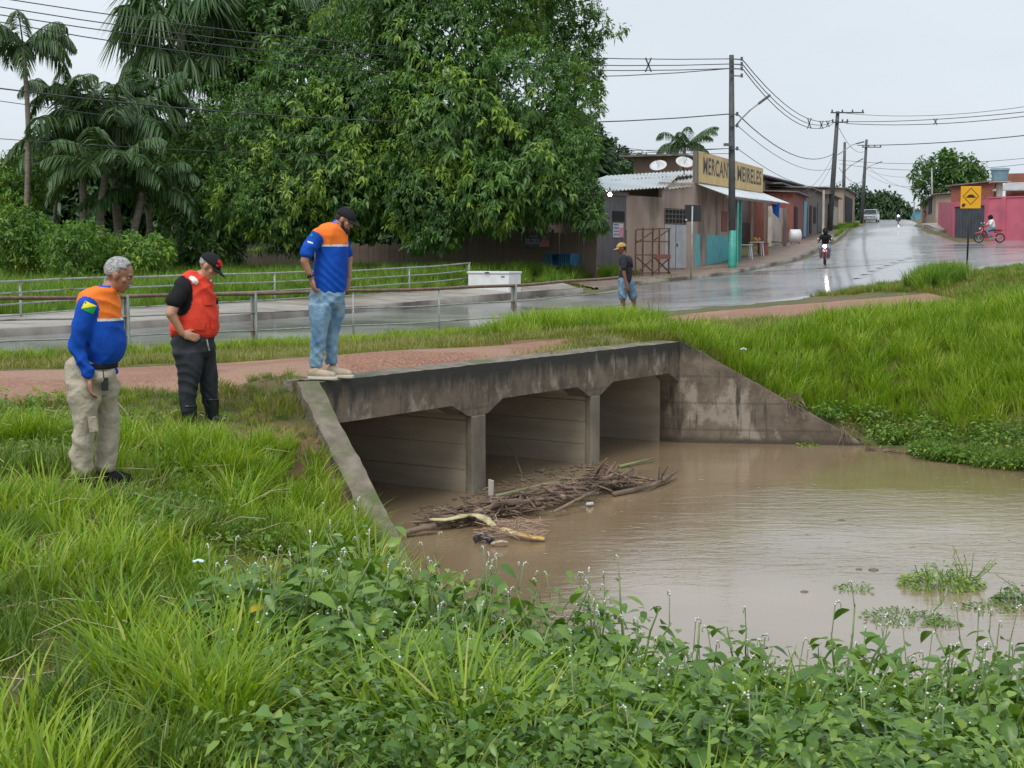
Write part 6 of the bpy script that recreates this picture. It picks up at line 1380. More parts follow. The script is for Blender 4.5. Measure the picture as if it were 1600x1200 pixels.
tor = [loft_geo([(446, 152, 171, .07, .03), (450, 138, 178, .15, .03), (457, 126, 182, .20, .03), (468, 121, 186, .215, .03), (482, 121, 189, .21, .03), (500, 124, 192, .20, .03), (520, 128, 195, .205, .03), (535, 132, 197, .205, .03), (550, 135, 196, .195, .03), (560, 139, 192, .18, .03), (568, 143, 185, .155, .03), (574, 148, 176, .12, .03)], Y), cap_geo(q(173, 450, .03), q(165, 462, .04), .066, .1)]
arms = [cap_geo(q(136, 481, -.155), q(126, 515, -.19), .082, .074), cap_geo(q(126, 515, -.19), sl[1], .072, .060), cap_geo(sl[1], q(139, 584, -.2), .060, .048), cap_geo(q(150, 478, .24), q(168, 540, .27), .078, .06), cap_geo(q(168, 540, .27), q(176, 578, .2), .058, .045)]
def cls1(fc):
    arm = (segd(fc, q(134, 484, -.17), sl[1]) < .102) & (fc[:, 1] < Y - .06) | (segd(fc, sl[1], sl[2]) < .088) | (segd(fc, q(150, 478, .24), q(168, 540, .27)) < .086) | (segd(fc, q(168, 540, .27), q(176, 585, .2)) < .07)
    zl = q(160, 499).z + .0 * fc[:, 0]; r = np.zeros(len(fc)); r[(fc[:, 2] > zl)] = 1; r[np.abs(fc[:, 2] - zl) < .008] = 2; r[arm] = 0
    nb_ = (segd(fc, q(175, 447, .03), q(163, 462, .03)) < .092) & (fc[:, 2] > q(0, 449).z); r[nb_ & ~arm] = 3; return r
shirt = fuse('shirt', tor + arms, [M['royal'], M['orange'], M['whitecloth'], M['royal']], P1, voxel=.010, it=6, cls=cls1, wrinkle=.007, wfreq=24, seed=1)
fl = [(133, 471), (151, 478), (145, 491), (127, 483)]
decal('flag_patch', shirt, fl, M['green'], P1); decal('flag_yellow', shirt, [(133, 471), (150.5, 478.5), (127.5, 482.5)], M['yellow'], P1, lift=.008); decal('flag_star', shirt, [(133, 472), (135, 473), (134.5, 475), (132.5, 474.5)], M['redcloth'], P1, lift=.012)
tr = [loft_geo([(556, 112, 150, .12, .02), (566, 102, 176, .18, .02), (580, 100, 183, .19, .02), (595, 101, 186, .20, .02), (606, 104, 182, .17, .02), (616, 112, 172, .12, .02)], Y), loft_geo([(596, 102, 158, .125, -.08), (620, 105, 157, .125, -.09), (645, 110, 153, .105, -.1), (668, 114, 150, .095, -.1), (690, 111, 148, .10, -.1), (715, 109, 147, .10, -.09), (738, 111, 144, .09, -.08), (744, 113, 142, .075, -.08)], Y), loft_geo([(596, 146, 186, .115, .1), (620, 148, 187, .115, .1), (645, 152, 187, .10, .11), (668, 153, 187, .09, .12), (690, 149, 185, .095, .12), (715, 148, 184, .095, .11), (732, 150, 181, .085, .1), (738, 152, 179, .07, .1)], Y)]
fuse('trousers', tr, M['khaki'], P1, voxel=.011, it=5, wrinkle=.013, wfreq=17, seed=2)
bp_ = fuse('belt', [loft_geo([(566, 124, 184, .165, .02), (575, 122, 184, .17, .02)], Y)], M['blackcloth'], P1, voxel=.01, it=2)
MB().box(q(164, 600, -.125), (.05, .02, .10)).tube([q(161, 577, -.15), q(162, 590, -.14), q(164, 595, -.13)], .005, 5).build('key_fob', M['black'], P1, bevel=.004)
MB().bar(q(138, 664, -.19), q(152, 662, -.17), .012, .12, up=(0, 0, 1)).build('pocket_flap', M['khaki'], P1, bevel=.004)
shoe('boot', q(126, 748, -.08), q(141, 768, -.1), M['blackcloth'], P1, w=.055); shoe('boot', q(164, 738, .1), q(178, 752, .1), M['blackcloth'], P1, w=.055)

# ---- man 2: red vest, black tee, black jeans, rubber boots, hand on hip
Y = 13.4; P2 = empty('person', (W(310, 668, Y).x, Y, h1(W(310, 668, Y).x, Y)), 'man in a red vest and black cap with his hand on his hip, looking down', 'person', 'men inspecting the culvert')
hc = q(327, 416, 0); pr, PP, M3 = head_prims(hc, (.80, -.12, -.62), (.58, 0, .80), 1.02)
body = pr + [cap_geo(q(313, 432, 0), q(300, 447, 0), .062, .08), ell_geo(q(305, 480, .02), (.15, .13, .26)), cap_geo(q(281, 452, -.16), q(267, 490, -.24), .055, .052), cap_geo(q(267, 490, -.24), q(285, 521, -.20), .048, .031), cap_geo(q(315, 452, .22), q(336, 480, .28), .05, .042), cap_geo(q(336, 480, .28), q(330, 515, .2), .038, .03),
   cap_geo(q(294, 546, -.05), q(294, 600, -.1), .062, .05), cap_geo(q(294, 600, -.1), q(296, 662, -.1), .052, .04), cap_geo(q(318, 540, .1), q(326, 598, .12), .062, .05), cap_geo(q(326, 598, .12), q(331, 650, .12), .052, .04)]
body += hand_prims(q(285, 521, -.20), (1, .1, -.35), (.1, .9, -.1), 1.05, .45, -1) + hand_prims(q(330, 515, .2), (-.4, -.2, -1), (-.5, -.5, 0), 1, .7, 1)
fuse('body', body, M['skin2'], P2, voxel=.0085, it=3); eyes(PP, M3, 1.0, P2); hairball('hair', PP, M3, 1.02, M['hairgrey'], P2, th=.003); capbrim(PP, M3, 1.0, M['capblack'], P2, badge=M['redcloth'])
fuse('tee', [ell_geo(q(300, 465, 0), (.14, .155, .17)), cap_geo(q(288, 448, -.12), q(273, 470, -.21), .088, .082), cap_geo(q(312, 450, .2), q(330, 470, .27), .075, .072), cap_geo(q(312, 434, 0), q(302, 446, 0), .066, .1)], M['blackcloth'], P2, voxel=.01, it=5, wrinkle=.004)
ve = [loft_geo([(424, 292, 312, .09, .02), (430, 281, 321, .15, .02), (438, 273, 329, .17, .02), (450, 271, 335, .175, .02), (465, 273, 338, .18, .03), (480, 275, 341, .19, .03), (495, 270, 343, .20, .03), (510, 264, 344, .20, .03), (521, 263, 342, .19, .03), (527, 267, 338, .17, .03)], Y)]
def clsv(fc):
    a = np.array(q(283, 462, -.12)); d = (((fc[:, 0] - a[0]) / .115) ** 2 + ((fc[:, 2] - a[2]) / .19) ** 2 < 1) & (fc[:, 1] < Y - .02); r = np.zeros(len(fc)); r[d] = 1
    r[(segd(fc, q(300, 433, -.13), q(309, 443, -.17)) < .028) & ~d] = 2; return r
vest = fuse('vest', ve, [M['redvest'], M['blackcloth'], M['whitecloth']], P2, voxel=.010, it=6, cls=clsv, wrinkle=.010, wfreq=22, seed=4)
for (u, v) in ((312, 508), (334, 508), (326, 470)):
    decal('pocket', vest, [(u - 9, v - 8), (u + 8, v - 8), (u + 7, v + 7), (u - 9, v + 7)] if u < 330 else [(u - 6, v - 7), (u + 4, v - 7), (u + 3, v + 6), (u - 6, v + 6)], M['redvest'], P2, lift=.016)
fuse('trousers', [loft_geo([(518, 270, 334, .16, .02), (532, 266, 337, .18, .02), (548, 268, 338, .185, .02), (558, 277, 330, .13, .02)], Y), loft_geo([(548, 268, 319, .13, -.07), (565, 273, 318, .12, -.08), (585, 277, 315, .105, -.1), (602, 278, 311, .09, -.1), (622, 279, 307, .085, -.1), (645, 282, 306, .075, -.1)], Y), loft_geo([(548, 300, 338, .12, .1), (565, 302, 339, .115, .1), (585, 308, 341, .10, .12), (602, 311, 341, .09, .12), (622, 314, 341, .08, .12), (636, 317, 341, .07, .12)], Y)], M['blackjean'], P2, voxel=.011, it=5, wrinkle=.0055, wfreq=26, seed=5)
for a, b_, c_ in ((q(295, 636, -.1), q(297, 666, -.1), q(307, 676, -.12)), (q(330, 626, .12), q(332, 652, .12), q(344, 661, .1))):
    o = shoe('boot', b_, c_, M['boot'], P2, M['boot'], w=.058); MB().tube([a, a.lerp(b_, .5), b_], [.078, .07, .062], 16, caps=False).tube([a + Vector((0, 0, .004)), a + Vector((0, 0, .02))], .081, 16).build('boot_shaft', M['boot'], o, smooth=True)
MB().tube([q(323, 530, -.14), q(325, 540, -.14), q(327, 548, -.13)], .008, 6).build('keys', M['chrome'], P2)

# ---- man 3: bearded, cap, short sleeves, jeans
Y = 14.25; P3 = empty('person', (W(515, 586, Y).x, Y, DECK), 'bearded man in dark cap, short sleeved shirt and jeans on the culvert edge', 'person', 'men inspecting the culvert')
hc = q(539, 344, .0); pr, PP, M3 = head_prims(hc, (.86, -.22, -.46), (.43, 0, .90), .98)
body = pr + [cap_geo(q(527, 353, 0), q(517, 366, 0), .06, .075), ell_geo(q(513, 400, .02), (.14, .12, .26)), cap_geo(q(496, 374, -.15), q(478, 398, -.215), .046, .043), cap_geo(q(478, 398, -.215), q(476, 408, -.22), .043, .042), cap_geo(q(476, 408, -.22), q(487, 436, -.2), .041, .029), cap_geo(q(530, 372, .2), q(545, 405, .24), .048, .042), cap_geo(q(545, 405, .24), q(545, 432, .2), .039, .028),
   cap_geo(q(502, 472, -.05), q(497, 515, -.1), .062, .05), cap_geo(q(497, 515, -.1), q(493, 572, -.1), .05, .036), cap_geo(q(523, 468, .08), q(519, 518, .1), .062, .05), cap_geo(q(519, 518, .1), q(520, 568, .1), .05, .036)]
body += hand_prims(q(487, 436, -.2), (.22, 0, -1), (.7, .5, .1), 1.05, .9, 1) + hand_prims(q(545, 432, .2), (-.05, 0, -1), (-.7, .3, 0), 1, .8, -1)
fuse('body', body, M['skin3'], P3, voxel=.0085, it=3); eyes(PP, M3, .98, P3); hairball('hair', PP, M3, .98, M['hairdark'], P3, th=.005)
fuse('beard', [ell_geo(PP(0, .045, -.082), (.056, .052, .036), M3), ell_geo(PP(0, .072, -.090), (.038, .034, .034), M3)] + [cap_geo(PP(sg * .058, .03, -.075), PP(sg * .066, .008, -.02), .022, .012) for sg in (-1, 1)] + [cap_geo(PP(-.03, .095, -.046), PP(.03, .095, -.046), .008, .008)], M['hairdark'], P3, voxel=.006, it=2)
capbrim(PP, M3, .98, M['capblack'], P3)
s3 = q(492, 368, -.17), q(479, 396, -.21)
tor = [loft_geo([(347, 512, 529, .07, .02), (351, 502, 536, .15, .02), (358, 493, 541, .19, .02), (368, 491, 544, .20, .02), (385, 492, 545, .18, .02), (400, 491, 545, .175, .02), (415, 489, 545, .18, .02), (430, 488, 544, .18, .02), (445, 488, 543, .175, .02), (455, 489, 541, .17, .02), (458, 492, 539, .16, .02)], Y), cap_geo(q(527, 351, .02), q(519, 362, .02), .062, .1)]
arms = [cap_geo(q(496, 369, -.13), q(479, 394, -.212), .084, .072), cap_geo(q(530, 370, .2), q(541, 395, .235), .078, .07)]
def cls3(fc):
    arm = (segd(fc, q(490, 376, -.17), s3[1]) < .097) & (fc[:, 1] < Y - .10) | (segd(fc, q(532, 374, .2), q(541, 395, .24)) < .085) & (fc[:, 1] > Y + .15)
    zl = q(515, 384).z; r = np.zeros(len(fc)); r[(fc[:, 2] > zl)] = 1; r[np.abs(fc[:, 2] - zl) < .009] = 2; r[arm] = 0
    nb_ = (segd(fc, q(528, 351, 0), q(519, 362, 0)) < .078) & (fc[:, 2] > q(0, 351).z); r[nb_ & ~arm] = 3; return r
shirt = fuse('shirt', tor + arms, [M['royal'], M['orange'], M['whitecloth'], M['royal']], P3, voxel=.010, it=5, cls=cls3, wrinkle=.006, wfreq=25, seed=6)
decal('sleeve_emblem', shirt, [(483, 366), (487, 362.5), (492, 366), (489, 373), (485, 372)], M['whitecloth'], P3); decal('sleeve_emblem_centre', shirt, [(485.5, 367), (489.5, 366.5), (488, 371)], M['green'], P3, lift=.008); decal('sleeve_lettering', shirt, [(481, 376.5), (489, 379), (488.5, 381.5), (480.5, 379)], M['whitecloth'], P3)
fuse('jeans', [loft_geo([(448, 486, 539, .155, .02), (460, 482, 541, .175, .02), (472, 482, 540, .175, .02), (482, 488, 534, .12, .02)], Y), loft_geo([(475, 481, 521, .125, -.07), (490, 482, 519, .12, -.08), (505, 484, 515, .10, -.1), (520, 485, 512, .09, -.1), (545, 484, 508, .08, -.1), (565, 483, 505, .075, -.1), (574, 483, 504, .07, -.1)], Y), loft_geo([(475, 504, 541, .12, .08), (490, 507, 540, .115, .09), (505, 508, 535, .10, .1), (520, 508, 531, .09, .1), (545, 508, 528, .08, .1), (562, 508, 528, .075, .1), (569, 509, 527, .07, .1)], Y)], M['jean'], P3, voxel=.010, it=4, wrinkle=.0055, wfreq=26, seed=7)
shoe('trainer', Vector((q(493, 575, -.12).x, Y - .12, DECK + .09)), Vector((q(507, 585, -.12).x, Y - .14, DECK + .022)), M['beige'], P3, M['sole'], w=.052); shoe('trainer', Vector((q(520, 570, .1).x, Y + .1, DECK + .09)), Vector((q(538, 580, .1).x, Y + .06, DECK + .022)), M['beige'], P3, M['sole'], w=.052)
MB().torus(q(485.5, 431, -.2), (q(487, 436, -.2) - q(476, 408, -.22)), .034, .009, 18, 6).box(q(483, 431, -.24), (.035, .015, .035)).build('watch', M['black'], P3, smooth=True)

# ---- man 4: walking by the railing, back partly turned
Y = 32.0; P4 = empty('person', (W(978, 495, Y).x, Y, h1(W(978, 495, Y).x, Y)), 'man in dark tee, denim shorts and tan cap walking past the railing end', 'person')
hc = q(971, 388.5, 0); pr, PP, M3 = head_prims(hc, (-.97, -.1, -.2), (-.15, 0, .98), 1.05)
body = pr + [cap_geo(q(974, 395, 0), q(977, 403, 0), .055, .075), ell_geo(q(977, 420, 0), (.13, .12, .26)), cap_geo(q(974, 406, -.2), q(975, 427, -.24), .05, .042), cap_geo(q(975, 427, -.24), q(979, 446, -.26), .042, .03), cap_geo(q(983, 406, .18), q(986, 428, .22), .048, .04), cap_geo(q(986, 428, .22), q(983, 446, .2), .038, .028),
   cap_geo(q(974, 448, -.06), q(973, 470, -.08), .085, .058), cap_geo(q(973, 470, -.08), q(975, 493, -.06), .055, .036), cap_geo(q(984, 448, .06), q(990, 470, .1), .085, .058), cap_geo(q(990, 470, .1), q(994, 491, .1), .055, .036)]
body += hand_prims(q(979, 446, -.26), (.2, 0, -1), (0, 1, 0), 1.1, .6, 1) + hand_prims(q(983, 446, .2), (0, 0, -1), (0, -1, 0), 1.1, .6, -1)
fuse('body', body, M['skin4'], P4, voxel=.011, it=3); eyes(PP, M3, 1.05, P4); hairball('hair', PP, M3, 1.05, M['hairdark'], P4, th=.006); capbrim(PP, M3, 1.05, M['captan'], P4)
fuse('tee', [ell_geo(q(978, 410, 0), (.165, .15, .17)), ell_geo(q(978, 425, 0), (.15, .14, .2)), cap_geo(q(975, 404, -.16), q(974.5, 418, -.235), .088, .075), cap_geo(q(982, 404, .14), q(985, 416, .21), .078, .07), cap_geo(q(975, 398, 0), q(977, 405, 0), .06, .1), cap_geo(q(977, 430, 0), q(977, 436, 0), .15, .15)], M['greytee'], P4, voxel=.013, it=5, wrinkle=.005)
fuse('shorts', [cap_geo(q(974, 440, -.04), q(973, 463, -.08), .13, .105), cap_geo(q(983, 440, .05), q(989, 463, .1), .125, .105)], M['jean2'], P4, voxel=.013, it=4, wrinkle=.010)
shoe('sandal', q(975, 492, -.06), q(970, 496, -.06), M['black'], P4, w=.045); shoe('sandal', q(994, 490, .1), q(989, 495, .1), M['black'], P4, w=.045)

# ------------------------------------------------------------------ motorbikes and car
def bike(label, pos, heading, rider, seed=0, paint='redpaint', lamp=True, tee='blackcloth', s=1.0, helmet='blackcloth', box=False, legs='jean2'):
    """motorbike at ground point pos, heading = unit direction of travel; rider a person of its own"""
    f = Vector((heading[0], heading[1], 0)).normalized(); l = Vector((-f.y, f.x, 0)); p0 = Vector(pos)
    P = lambda x, y, z: p0 + (f * x + l * y + Vector((0, 0, z))) * s
    t = empty('motorbike', tuple(p0), label, 'motorcycle', 'motorbikes on the road')
    for x in (.62, -.62):
        w_ = MB().torus(P(x, 0, .30), l, .25 * s, .045 * s, 26, 8).build('wheel', M['rubber'], t, smooth=True)
        mb = MB().torus(P(x, 0, .30), l, .205 * s, .012 * s, 24, 5)
        for k in range(6): a = k * math.pi / 3; mb.bar(P(x, 0, .30), P(x + .2 * math.cos(a), 0, .30 + .2 * math.sin(a)), .012 * s)
        mb.tube([P(x, -.05, .30), P(x, .05, .30)], .035 * s, 8); mb.build('rim', M['chrome'], w_)
    mb = MB()
    for y in (-.07, .07): mb.tube([P(.62, y, .30), P(.50, y, .62), P(.42, y, .86)], .018 * s, 6)
    mb.build('fork', M['chrome'], t, smooth=True)
    MB().tube([P(.40, -.34, .98), P(.36, -.2, 1.0), P(.42, 0, .93), P(.36, .2, 1.0), P(.40, .34, .98)], .014 * s, 6).build('handlebar', M['black'], t, smooth=True)
    fuse('tank', [cap_geo(P(.28, 0, .74), P(.02, 0, .74), .12 * s, .10 * s), cap_geo(P(.35, 0, .66), P(.30, 0, .45), .06 * s, .05 * s)], M[paint], t, voxel=.02, it=2)
    fuse('fairing', [cap_geo(P(.50, 0, .84), P(.45, 0, .70), .10 * s, .08 * s), cap_geo(P(.34, .1, .58), P(.22, .13, .36), .07 * s, .04 * s), cap_geo(P(.34, -.1, .58), P(.22, -.13, .36), .07 * s, .04 * s), cap_geo(P(.8, 0, .56), P(.5, 0, .64), .05 * s, .05 * s)], M[paint], t, voxel=.02, it=2)
    fuse('seat', [cap_geo(P(-.05, 0, .74), P(-.62, 0, .78), .10 * s, .08 * s, sq=((0, 0, 1), .6))], M['black'], t, voxel=.02, it=2)
    fuse('tail', [cap_geo(P(-.35, 0, .66), P(-.78, 0, .76), .08 * s, .05 * s)], M[paint], t, voxel=.02, it=2)
    fuse('engine', [cap_geo(P(.12, 0, .40), P(-.05, 0, .38), .13 * s, .12 * s), cap_geo(P(.18, 0, .5), P(.22, 0, .62), .08 * s, .07 * s)], M['insul'], t, voxel=.025, it=1)
    MB().tube([P(.2, .12, .34), P(0, .13, .27), P(-.7, .14, .36)], [.02 * s, .03 * s, .045 * s], 8).build('exhaust', M['chrome'], t, smooth=True)
    MB().bar(P(-.62, .1, .30), P(-.1, .08, .36), .03 * s).bar(P(-.62, -.1, .30), P(-.1, -.08, .36), .03 * s).build('swingarm', M['black'], t)
    MB().ell(P(.56, 0, .84), .075 * s, n=12, m=8).build('headlight', M['headlamp'] if lamp else M['chrome'], t, smooth=True)
    for y in (-.26, .26):
        m_ = MB().tube([P(.38, y, .99), P(.40, y * 1.1, 1.14)], .007, 5).build('mirror', M['black'], t); MB().ell(P(.40, y * 1.15, 1.17), (.05, .02, .04), n=10, m=6).build('mirror_glass', M['chrome'], m_)
    # rider
    q_ = empty('person', tuple(P(-.15, 0, .0)), rider, 'person', 'motorbike riders')
    c = P(-.02, 0, 1.52); pr, PP_, M3_ = head_prims(c, f + Vector((0, 0, -.1)), (0, 0, 1), .95 * s)
    bd = pr + [cap_geo(P(-.06, 0, 1.40), P(-.1, 0, 1.30), .055 * s, .07 * s), cap_geo(P(-.1, 0, 1.22), P(-.18, 0, .92), .15 * s, .13 * s)]
    for y in (-1, 1):
        bd += [cap_geo(P(-.08, .2 * y, 1.28), P(.08, .30 * y, 1.08), .05 * s, .042 * s), cap_geo(P(.08, .30 * y, 1.08), P(.34, .29 * y, 1.02), .04 * s, .03 * s), cap_geo(P(-.18, .1 * y, .88), P(.22, .19 * y, .74), .09 * s, .065 * s), cap_geo(P(.22, .19 * y, .74), P(.06, .19 * y, .36), .06 * s, .042 * s), cap_geo(P(.06, .19 * y, .33), P(.2, .20 * y, .31), .042 * s, .035 * s)]
        bd += hand_prims(P(.33, .29 * y, 1.02), f, l * -y, .95 * s, 1.4, y)
    fuse('body', bd, M['skin4'], q_, voxel=.015, it=2)
    jk = [cap_geo(P(-.1, 0, 1.24), P(-.18, 0, .9), .18 * s, .155 * s), cap_geo(P(-.1, -.14, 1.29), P(-.1, .14, 1.29), .09 * s, .09 * s)]
    for y in (-1, 1): jk += [cap_geo(P(-.08, .19 * y, 1.28), P(.06, .29 * y, 1.09), .075 * s, .065 * s)]
    fuse('jacket', jk, M[tee], q_, voxel=.02, it=3, wrinkle=.005)
    ps = [cap_geo(P(-.2, 0, .9), P(-.2, 0, .86), .155 * s, .15 * s)]
    for y in (-1, 1): ps += [cap_geo(P(-.18, .1 * y, .88), P(.22, .19 * y, .75), .11 * s, .085 * s), cap_geo(P(.22, .19 * y, .74), P(.08, .19 * y, .42), .08 * s, .06 * s)]
    fuse('trousers', ps, M[legs], q_, voxel=.02, it=3, wrinkle=.005)
    hm = fuse('helmet', [ell_geo(c + Vector((0, 0, .02)) - f * .02, (.135 * s, .135 * s, .135 * s)), cap_geo(c - f * .05 - Vector((0, 0, .06)), c + f * .04 - Vector((0, 0, .07)), .105 * s, .09 * s)], M[helmet], q_, voxel=.015, it=2)
    n = 9; vs = [c + Vector((0, 0, .02)) + (f * math.cos(a) + l * math.sin(a)) * .136 * s + Vector((0, 0, z)) for z in (-.04, .05) for a in np.linspace(-1.1, 1.1, n)]
    MB().add(vs, [(i, i + 1, n + i + 1, n + i) for i in range(n - 1)]).build('visor', M['glass'], hm)
    if box: tg = MB().box(P(-.62, 0, 1.02), (.42 * s, .42 * s, .42 * s), f.to_track_quat('X', 'Z').to_matrix()).build('delivery_box', M['redpaint'], t, bevel=.03)
    return t
def gp(u, Y): p = at(u, Y); return (p.x, p.y, h1(*p) + .05)
bike('red motorbike coming towards the viewer with its headlight on', gp(1289, 64), (-.25, -1), 'rider in dark helmet and dark top approaching on the motorbike', paint='redpaint', tee='blackcloth')
bike('small dark motorbike far up the street near the crest', gp(1402, 150), (-.3, -1), 'distant rider in black on the crest of the street', paint='black', lamp=True, tee='blackcloth')
bike('red motorbike crossing leftwards in front of the pink wall', gp(1545, 84), (-1, .05), 'rider in pale shirt and dark helmet passing the pink wall', paint='redpaint', lamp=False, tee='whitecloth')
# parked hatchback
cp = Vector(gp(1359, 163)); f = Vector((-.36, -1, 0)).normalized(); l = Vector((-f.y, f.x, 0)); cr = empty('parked_car', tuple(cp), 'silver hatchback parked at the left kerb near the top of the street', 'car')
C_ = lambda x, y, z: cp + f * x + l * y + Vector((0, 0, z))
def loft(secs, name, m, parent):
    mb = MB(); n = len(secs[0]); vs = [p for s_ in secs for p in s_]; fs = [(i * n + k, (i + 1) * n + k, (i + 1) * n + (k + 1) % n, i * n + (k + 1) % n) for i in range(len(secs) - 1) for k in range(n)] + [tuple(range(n)), tuple(range((len(secs) - 1) * n, len(secs) * n))]
    return mb.add(vs, fs).build(name, m, parent, bevel=.04)
sec = lambda x, hw, z0, z1: [C_(x, -hw, z0 + .1), C_(x, -hw * .92, z0), C_(x, hw * .92, z0), C_(x, hw, z0 + .1), C_(x, hw, z1 - .12), C_(x, hw * .9, z1), C_(x, -hw * .9, z1), C_(x, -hw, z1 - .12)]
loft([sec(1.95, .72, .3, .66), sec(1.8, .8, .2, .78), sec(.9, .84, .2, .92), sec(0, .85, .2, .96), sec(-1.6, .84, .2, .98), sec(-1.9, .78, .28, .9)], 'body', M['carpaint'], cr)
loft([[C_(.95, -.78, .92), C_(.95, .78, .92), C_(.35, .62, 1.42), C_(.35, -.62, 1.42)], [C_(-1.75, -.76, .94), C_(-1.75, .76, .94), C_(-1.3, .62, 1.44), C_(-1.3, -.62, 1.44)]], 'cabin_glass', M['glass'], cr)
MB().prism([C_(.38, -.64, 1.41), C_(.38, .64, 1.41), C_(-1.32, .64, 1.43), C_(-1.32, -.64, 1.43)], (0, 0, .05)).build('roof', M['carpaint'], cr, bevel=.03)
for y in (-1, 1):
    MB().bar(C_(.97, .76 * y, .92), C_(.36, .63 * y, 1.43), .06).bar(C_(-.4, .80 * y, .95), C_(-.4, .64 * y, 1.43), .06).bar(C_(-1.76, .75 * y, .94), C_(-1.3, .63 * y, 1.44), .09).build('pillar', M['carpaint'], cr)
    MB().ell(C_(1.86, .56 * y, .66), (.16, .16, .09), n=12, m=8).build('headlight', M['chrome'], cr, smooth=True); MB().box(C_(.75, .93 * y, .98), (.18, .14, .12)).build('mirror', M['carpaint'], cr, bevel=.02)
    for x in (1.2, -1.25):
        w_ = MB().torus(C_(x, .76 * y, .3), l, .22, .085, 22, 8).build('wheel', M['rubber'], cr, smooth=True); MB().tube([C_(x, .70 * y, .3), C_(x, .82 * y, .3)], .17, 14).build('hubcap', M['chrome'], w_)
MB().box(C_(1.96, 0, .45), (.5, .05, .14)).build('number_plate', M['paper'], cr); MB().bar(C_(1.93, -.4, .6), C_(1.93, .4, .6), .06, .08).build('grille', M['black'], cr)
# ------------------------------------------------------------------ drift pile at the culvert mouth
def GW(u, v, z): r = rayd(u, v); k = (z - CAMZ) / r.z; return Vector((r.x * k, r.y * k, z))
rr = random.Random(11)
mb = MB(); axis = [GW(690, 818, .04), GW(770, 800, .06), GW(850, 780, .08), GW(930, 757, .10), GW(985, 752, .05)]
def axp(t): i = min(int(t * 4), 3); return axis[i].lerp(axis[i + 1], t * 4 - i)
for i in range(430):
    t = rr.random() ** .9; c = axp(t); wd = .32 * math.sin(math.pi * min(max(t, .06), .97)) ** .6
    a = rr.gauss(.62, .75); L_ = rr.uniform(.1, .62); el = rr.gauss(.04, .16 + .35 * (t > .78)); d = Vector((math.cos(a) * math.cos(el), math.sin(a) * math.cos(el), math.sin(el)))
    c = c + Vector((rr.gauss(0, .10), rr.gauss(0, wd * .6), max(0, rr.gauss(.028, .04) * (1 if t > .1 else .5)))); r_ = rr.choice((.003, .004, .006, .008, .012, .019))
    mb.tube([c - d * L_ / 2, c + Vector((rr.gauss(0, .02), rr.gauss(0, .02), rr.uniform(-.02, .03))), c + d * L_ / 2], [r_, r_ * 1.1, r_ * .5], 5)
o = mb.build('driftwood_debris', M['stick'], None); tag(o, 'tangled raft of dry reeds and sticks caught at the culvert mouth', kind='stuff')
mb = MB()
for i in range(110):
    c = GW(rr.uniform(755, 850), rr.uniform(812, 838), .05 + rr.uniform(0, .05)); a = rr.gauss(-.1, .9); d = Vector((math.cos(a), math.sin(a), rr.gauss(0, .2))); L_ = rr.uniform(.12, .32); mb.tube([c - d * L_ / 2, c + d * L_ / 2], [.005, .002], 4)
tag(mb.build('straw_debris', mat('pinkish_straw', (.26, .16, .12), (.42, .30, .22), 5, .8), None), 'pinkish straw mat beside the yellow strip', kind='stuff')
mb = MB()
for i in range(300):
    u = rr.uniform(640, 960); v = np.interp(u, [640, 760, 850, 960], [815, 775, 745, 735]) + rr.uniform(-14, 16); c = GW(u, v, .012)
    a = rr.uniform(0, 3.1); L_ = rr.uniform(.02, .12); d = Vector((math.cos(a), math.sin(a), rr.gauss(0, .1))); mb.tube([c, c + d * L_], rr.uniform(.004, .012), 4)
tag(mb.build('floating_litter', M['log'], None), 'dark bits of plant litter floating in the culvert openings', kind='stuff')
def branch(name, label, pts, r, m, cat='branch', twigs=0, group=None):
    mb = MB().tube(pts, r, 9); rr_ = random.Random(len(pts) * 7)
    o = mb.build(name, M[m], None, smooth=True); tag(o, label, cat, group)
    for k in range(twigs):
        p = Vector(pts[rr_.randrange(len(pts) - 1)]).lerp(Vector(pts[-1]), rr_.random() * .6); d = Vector((rr_.gauss(0, .1), rr_.gauss(0, .05), rr_.uniform(.05, .2)))
        MB().tube([p, p + d * .5, p + d], [.012, .009, .005], 5).build('twig', M[m], o)
    return o
branch('driftwood_branch', 'dark gnarled branch reaching right from the debris raft', [GW(958, 772, .03), GW(990, 766, .03), GW(1015, 760, .05), GW(1040, 748, .06), GW(1056, 737, .09)], [.028, .034, .022, .034, .014], 'log', twigs=5)
branch('driftwood_branch', 'pale straight stick lying across the middle of the raft', [GW(790, 785, .12), GW(860, 779, .12), GW(935, 771, .11)], [.018, .02, .012], 'stick')
branch('green_cane', 'long green cane floating in front of the middle opening', [GW(775, 775, .05), GW(830, 762, .06), GW(895, 745, .05)], [.018, .02, .014], 'bamboo', 'cane')
branch('driftwood_branch', 'thin straight stick floating free right of the raft', [GW(968, 729, .02), GW(1022, 716, .05)], [.022, .014], 'bamboo')
branch('driftwood_branch', 'leaning stick propped against the second pier', [GW(925, 755, .05), GW(935, 735, .25), GW(948, 716, .42)], [.018, .016, .010], 'stick')
branch('driftwood_branch', 'upright twig pair standing out of the raft end', [GW(946, 760, .08), GW(948, 740, .22), GW(962, 722, .30)], [.014, .012, .010], 'stick', twigs=3)
branch('driftwood_branch', 'broad pale stick slanting down the raft front', [GW(865, 800, .05), GW(900, 782, .14), GW(928, 768, .17)], [.016, .018, .012], 'stick')
branch('bare_reed', 'thin bare reed standing in the middle opening', [GW(815, 740, .0), GW(806, 715, .16), GW(795, 697, .28)], [.008, .006, .003], 'bamboo', 'reed')
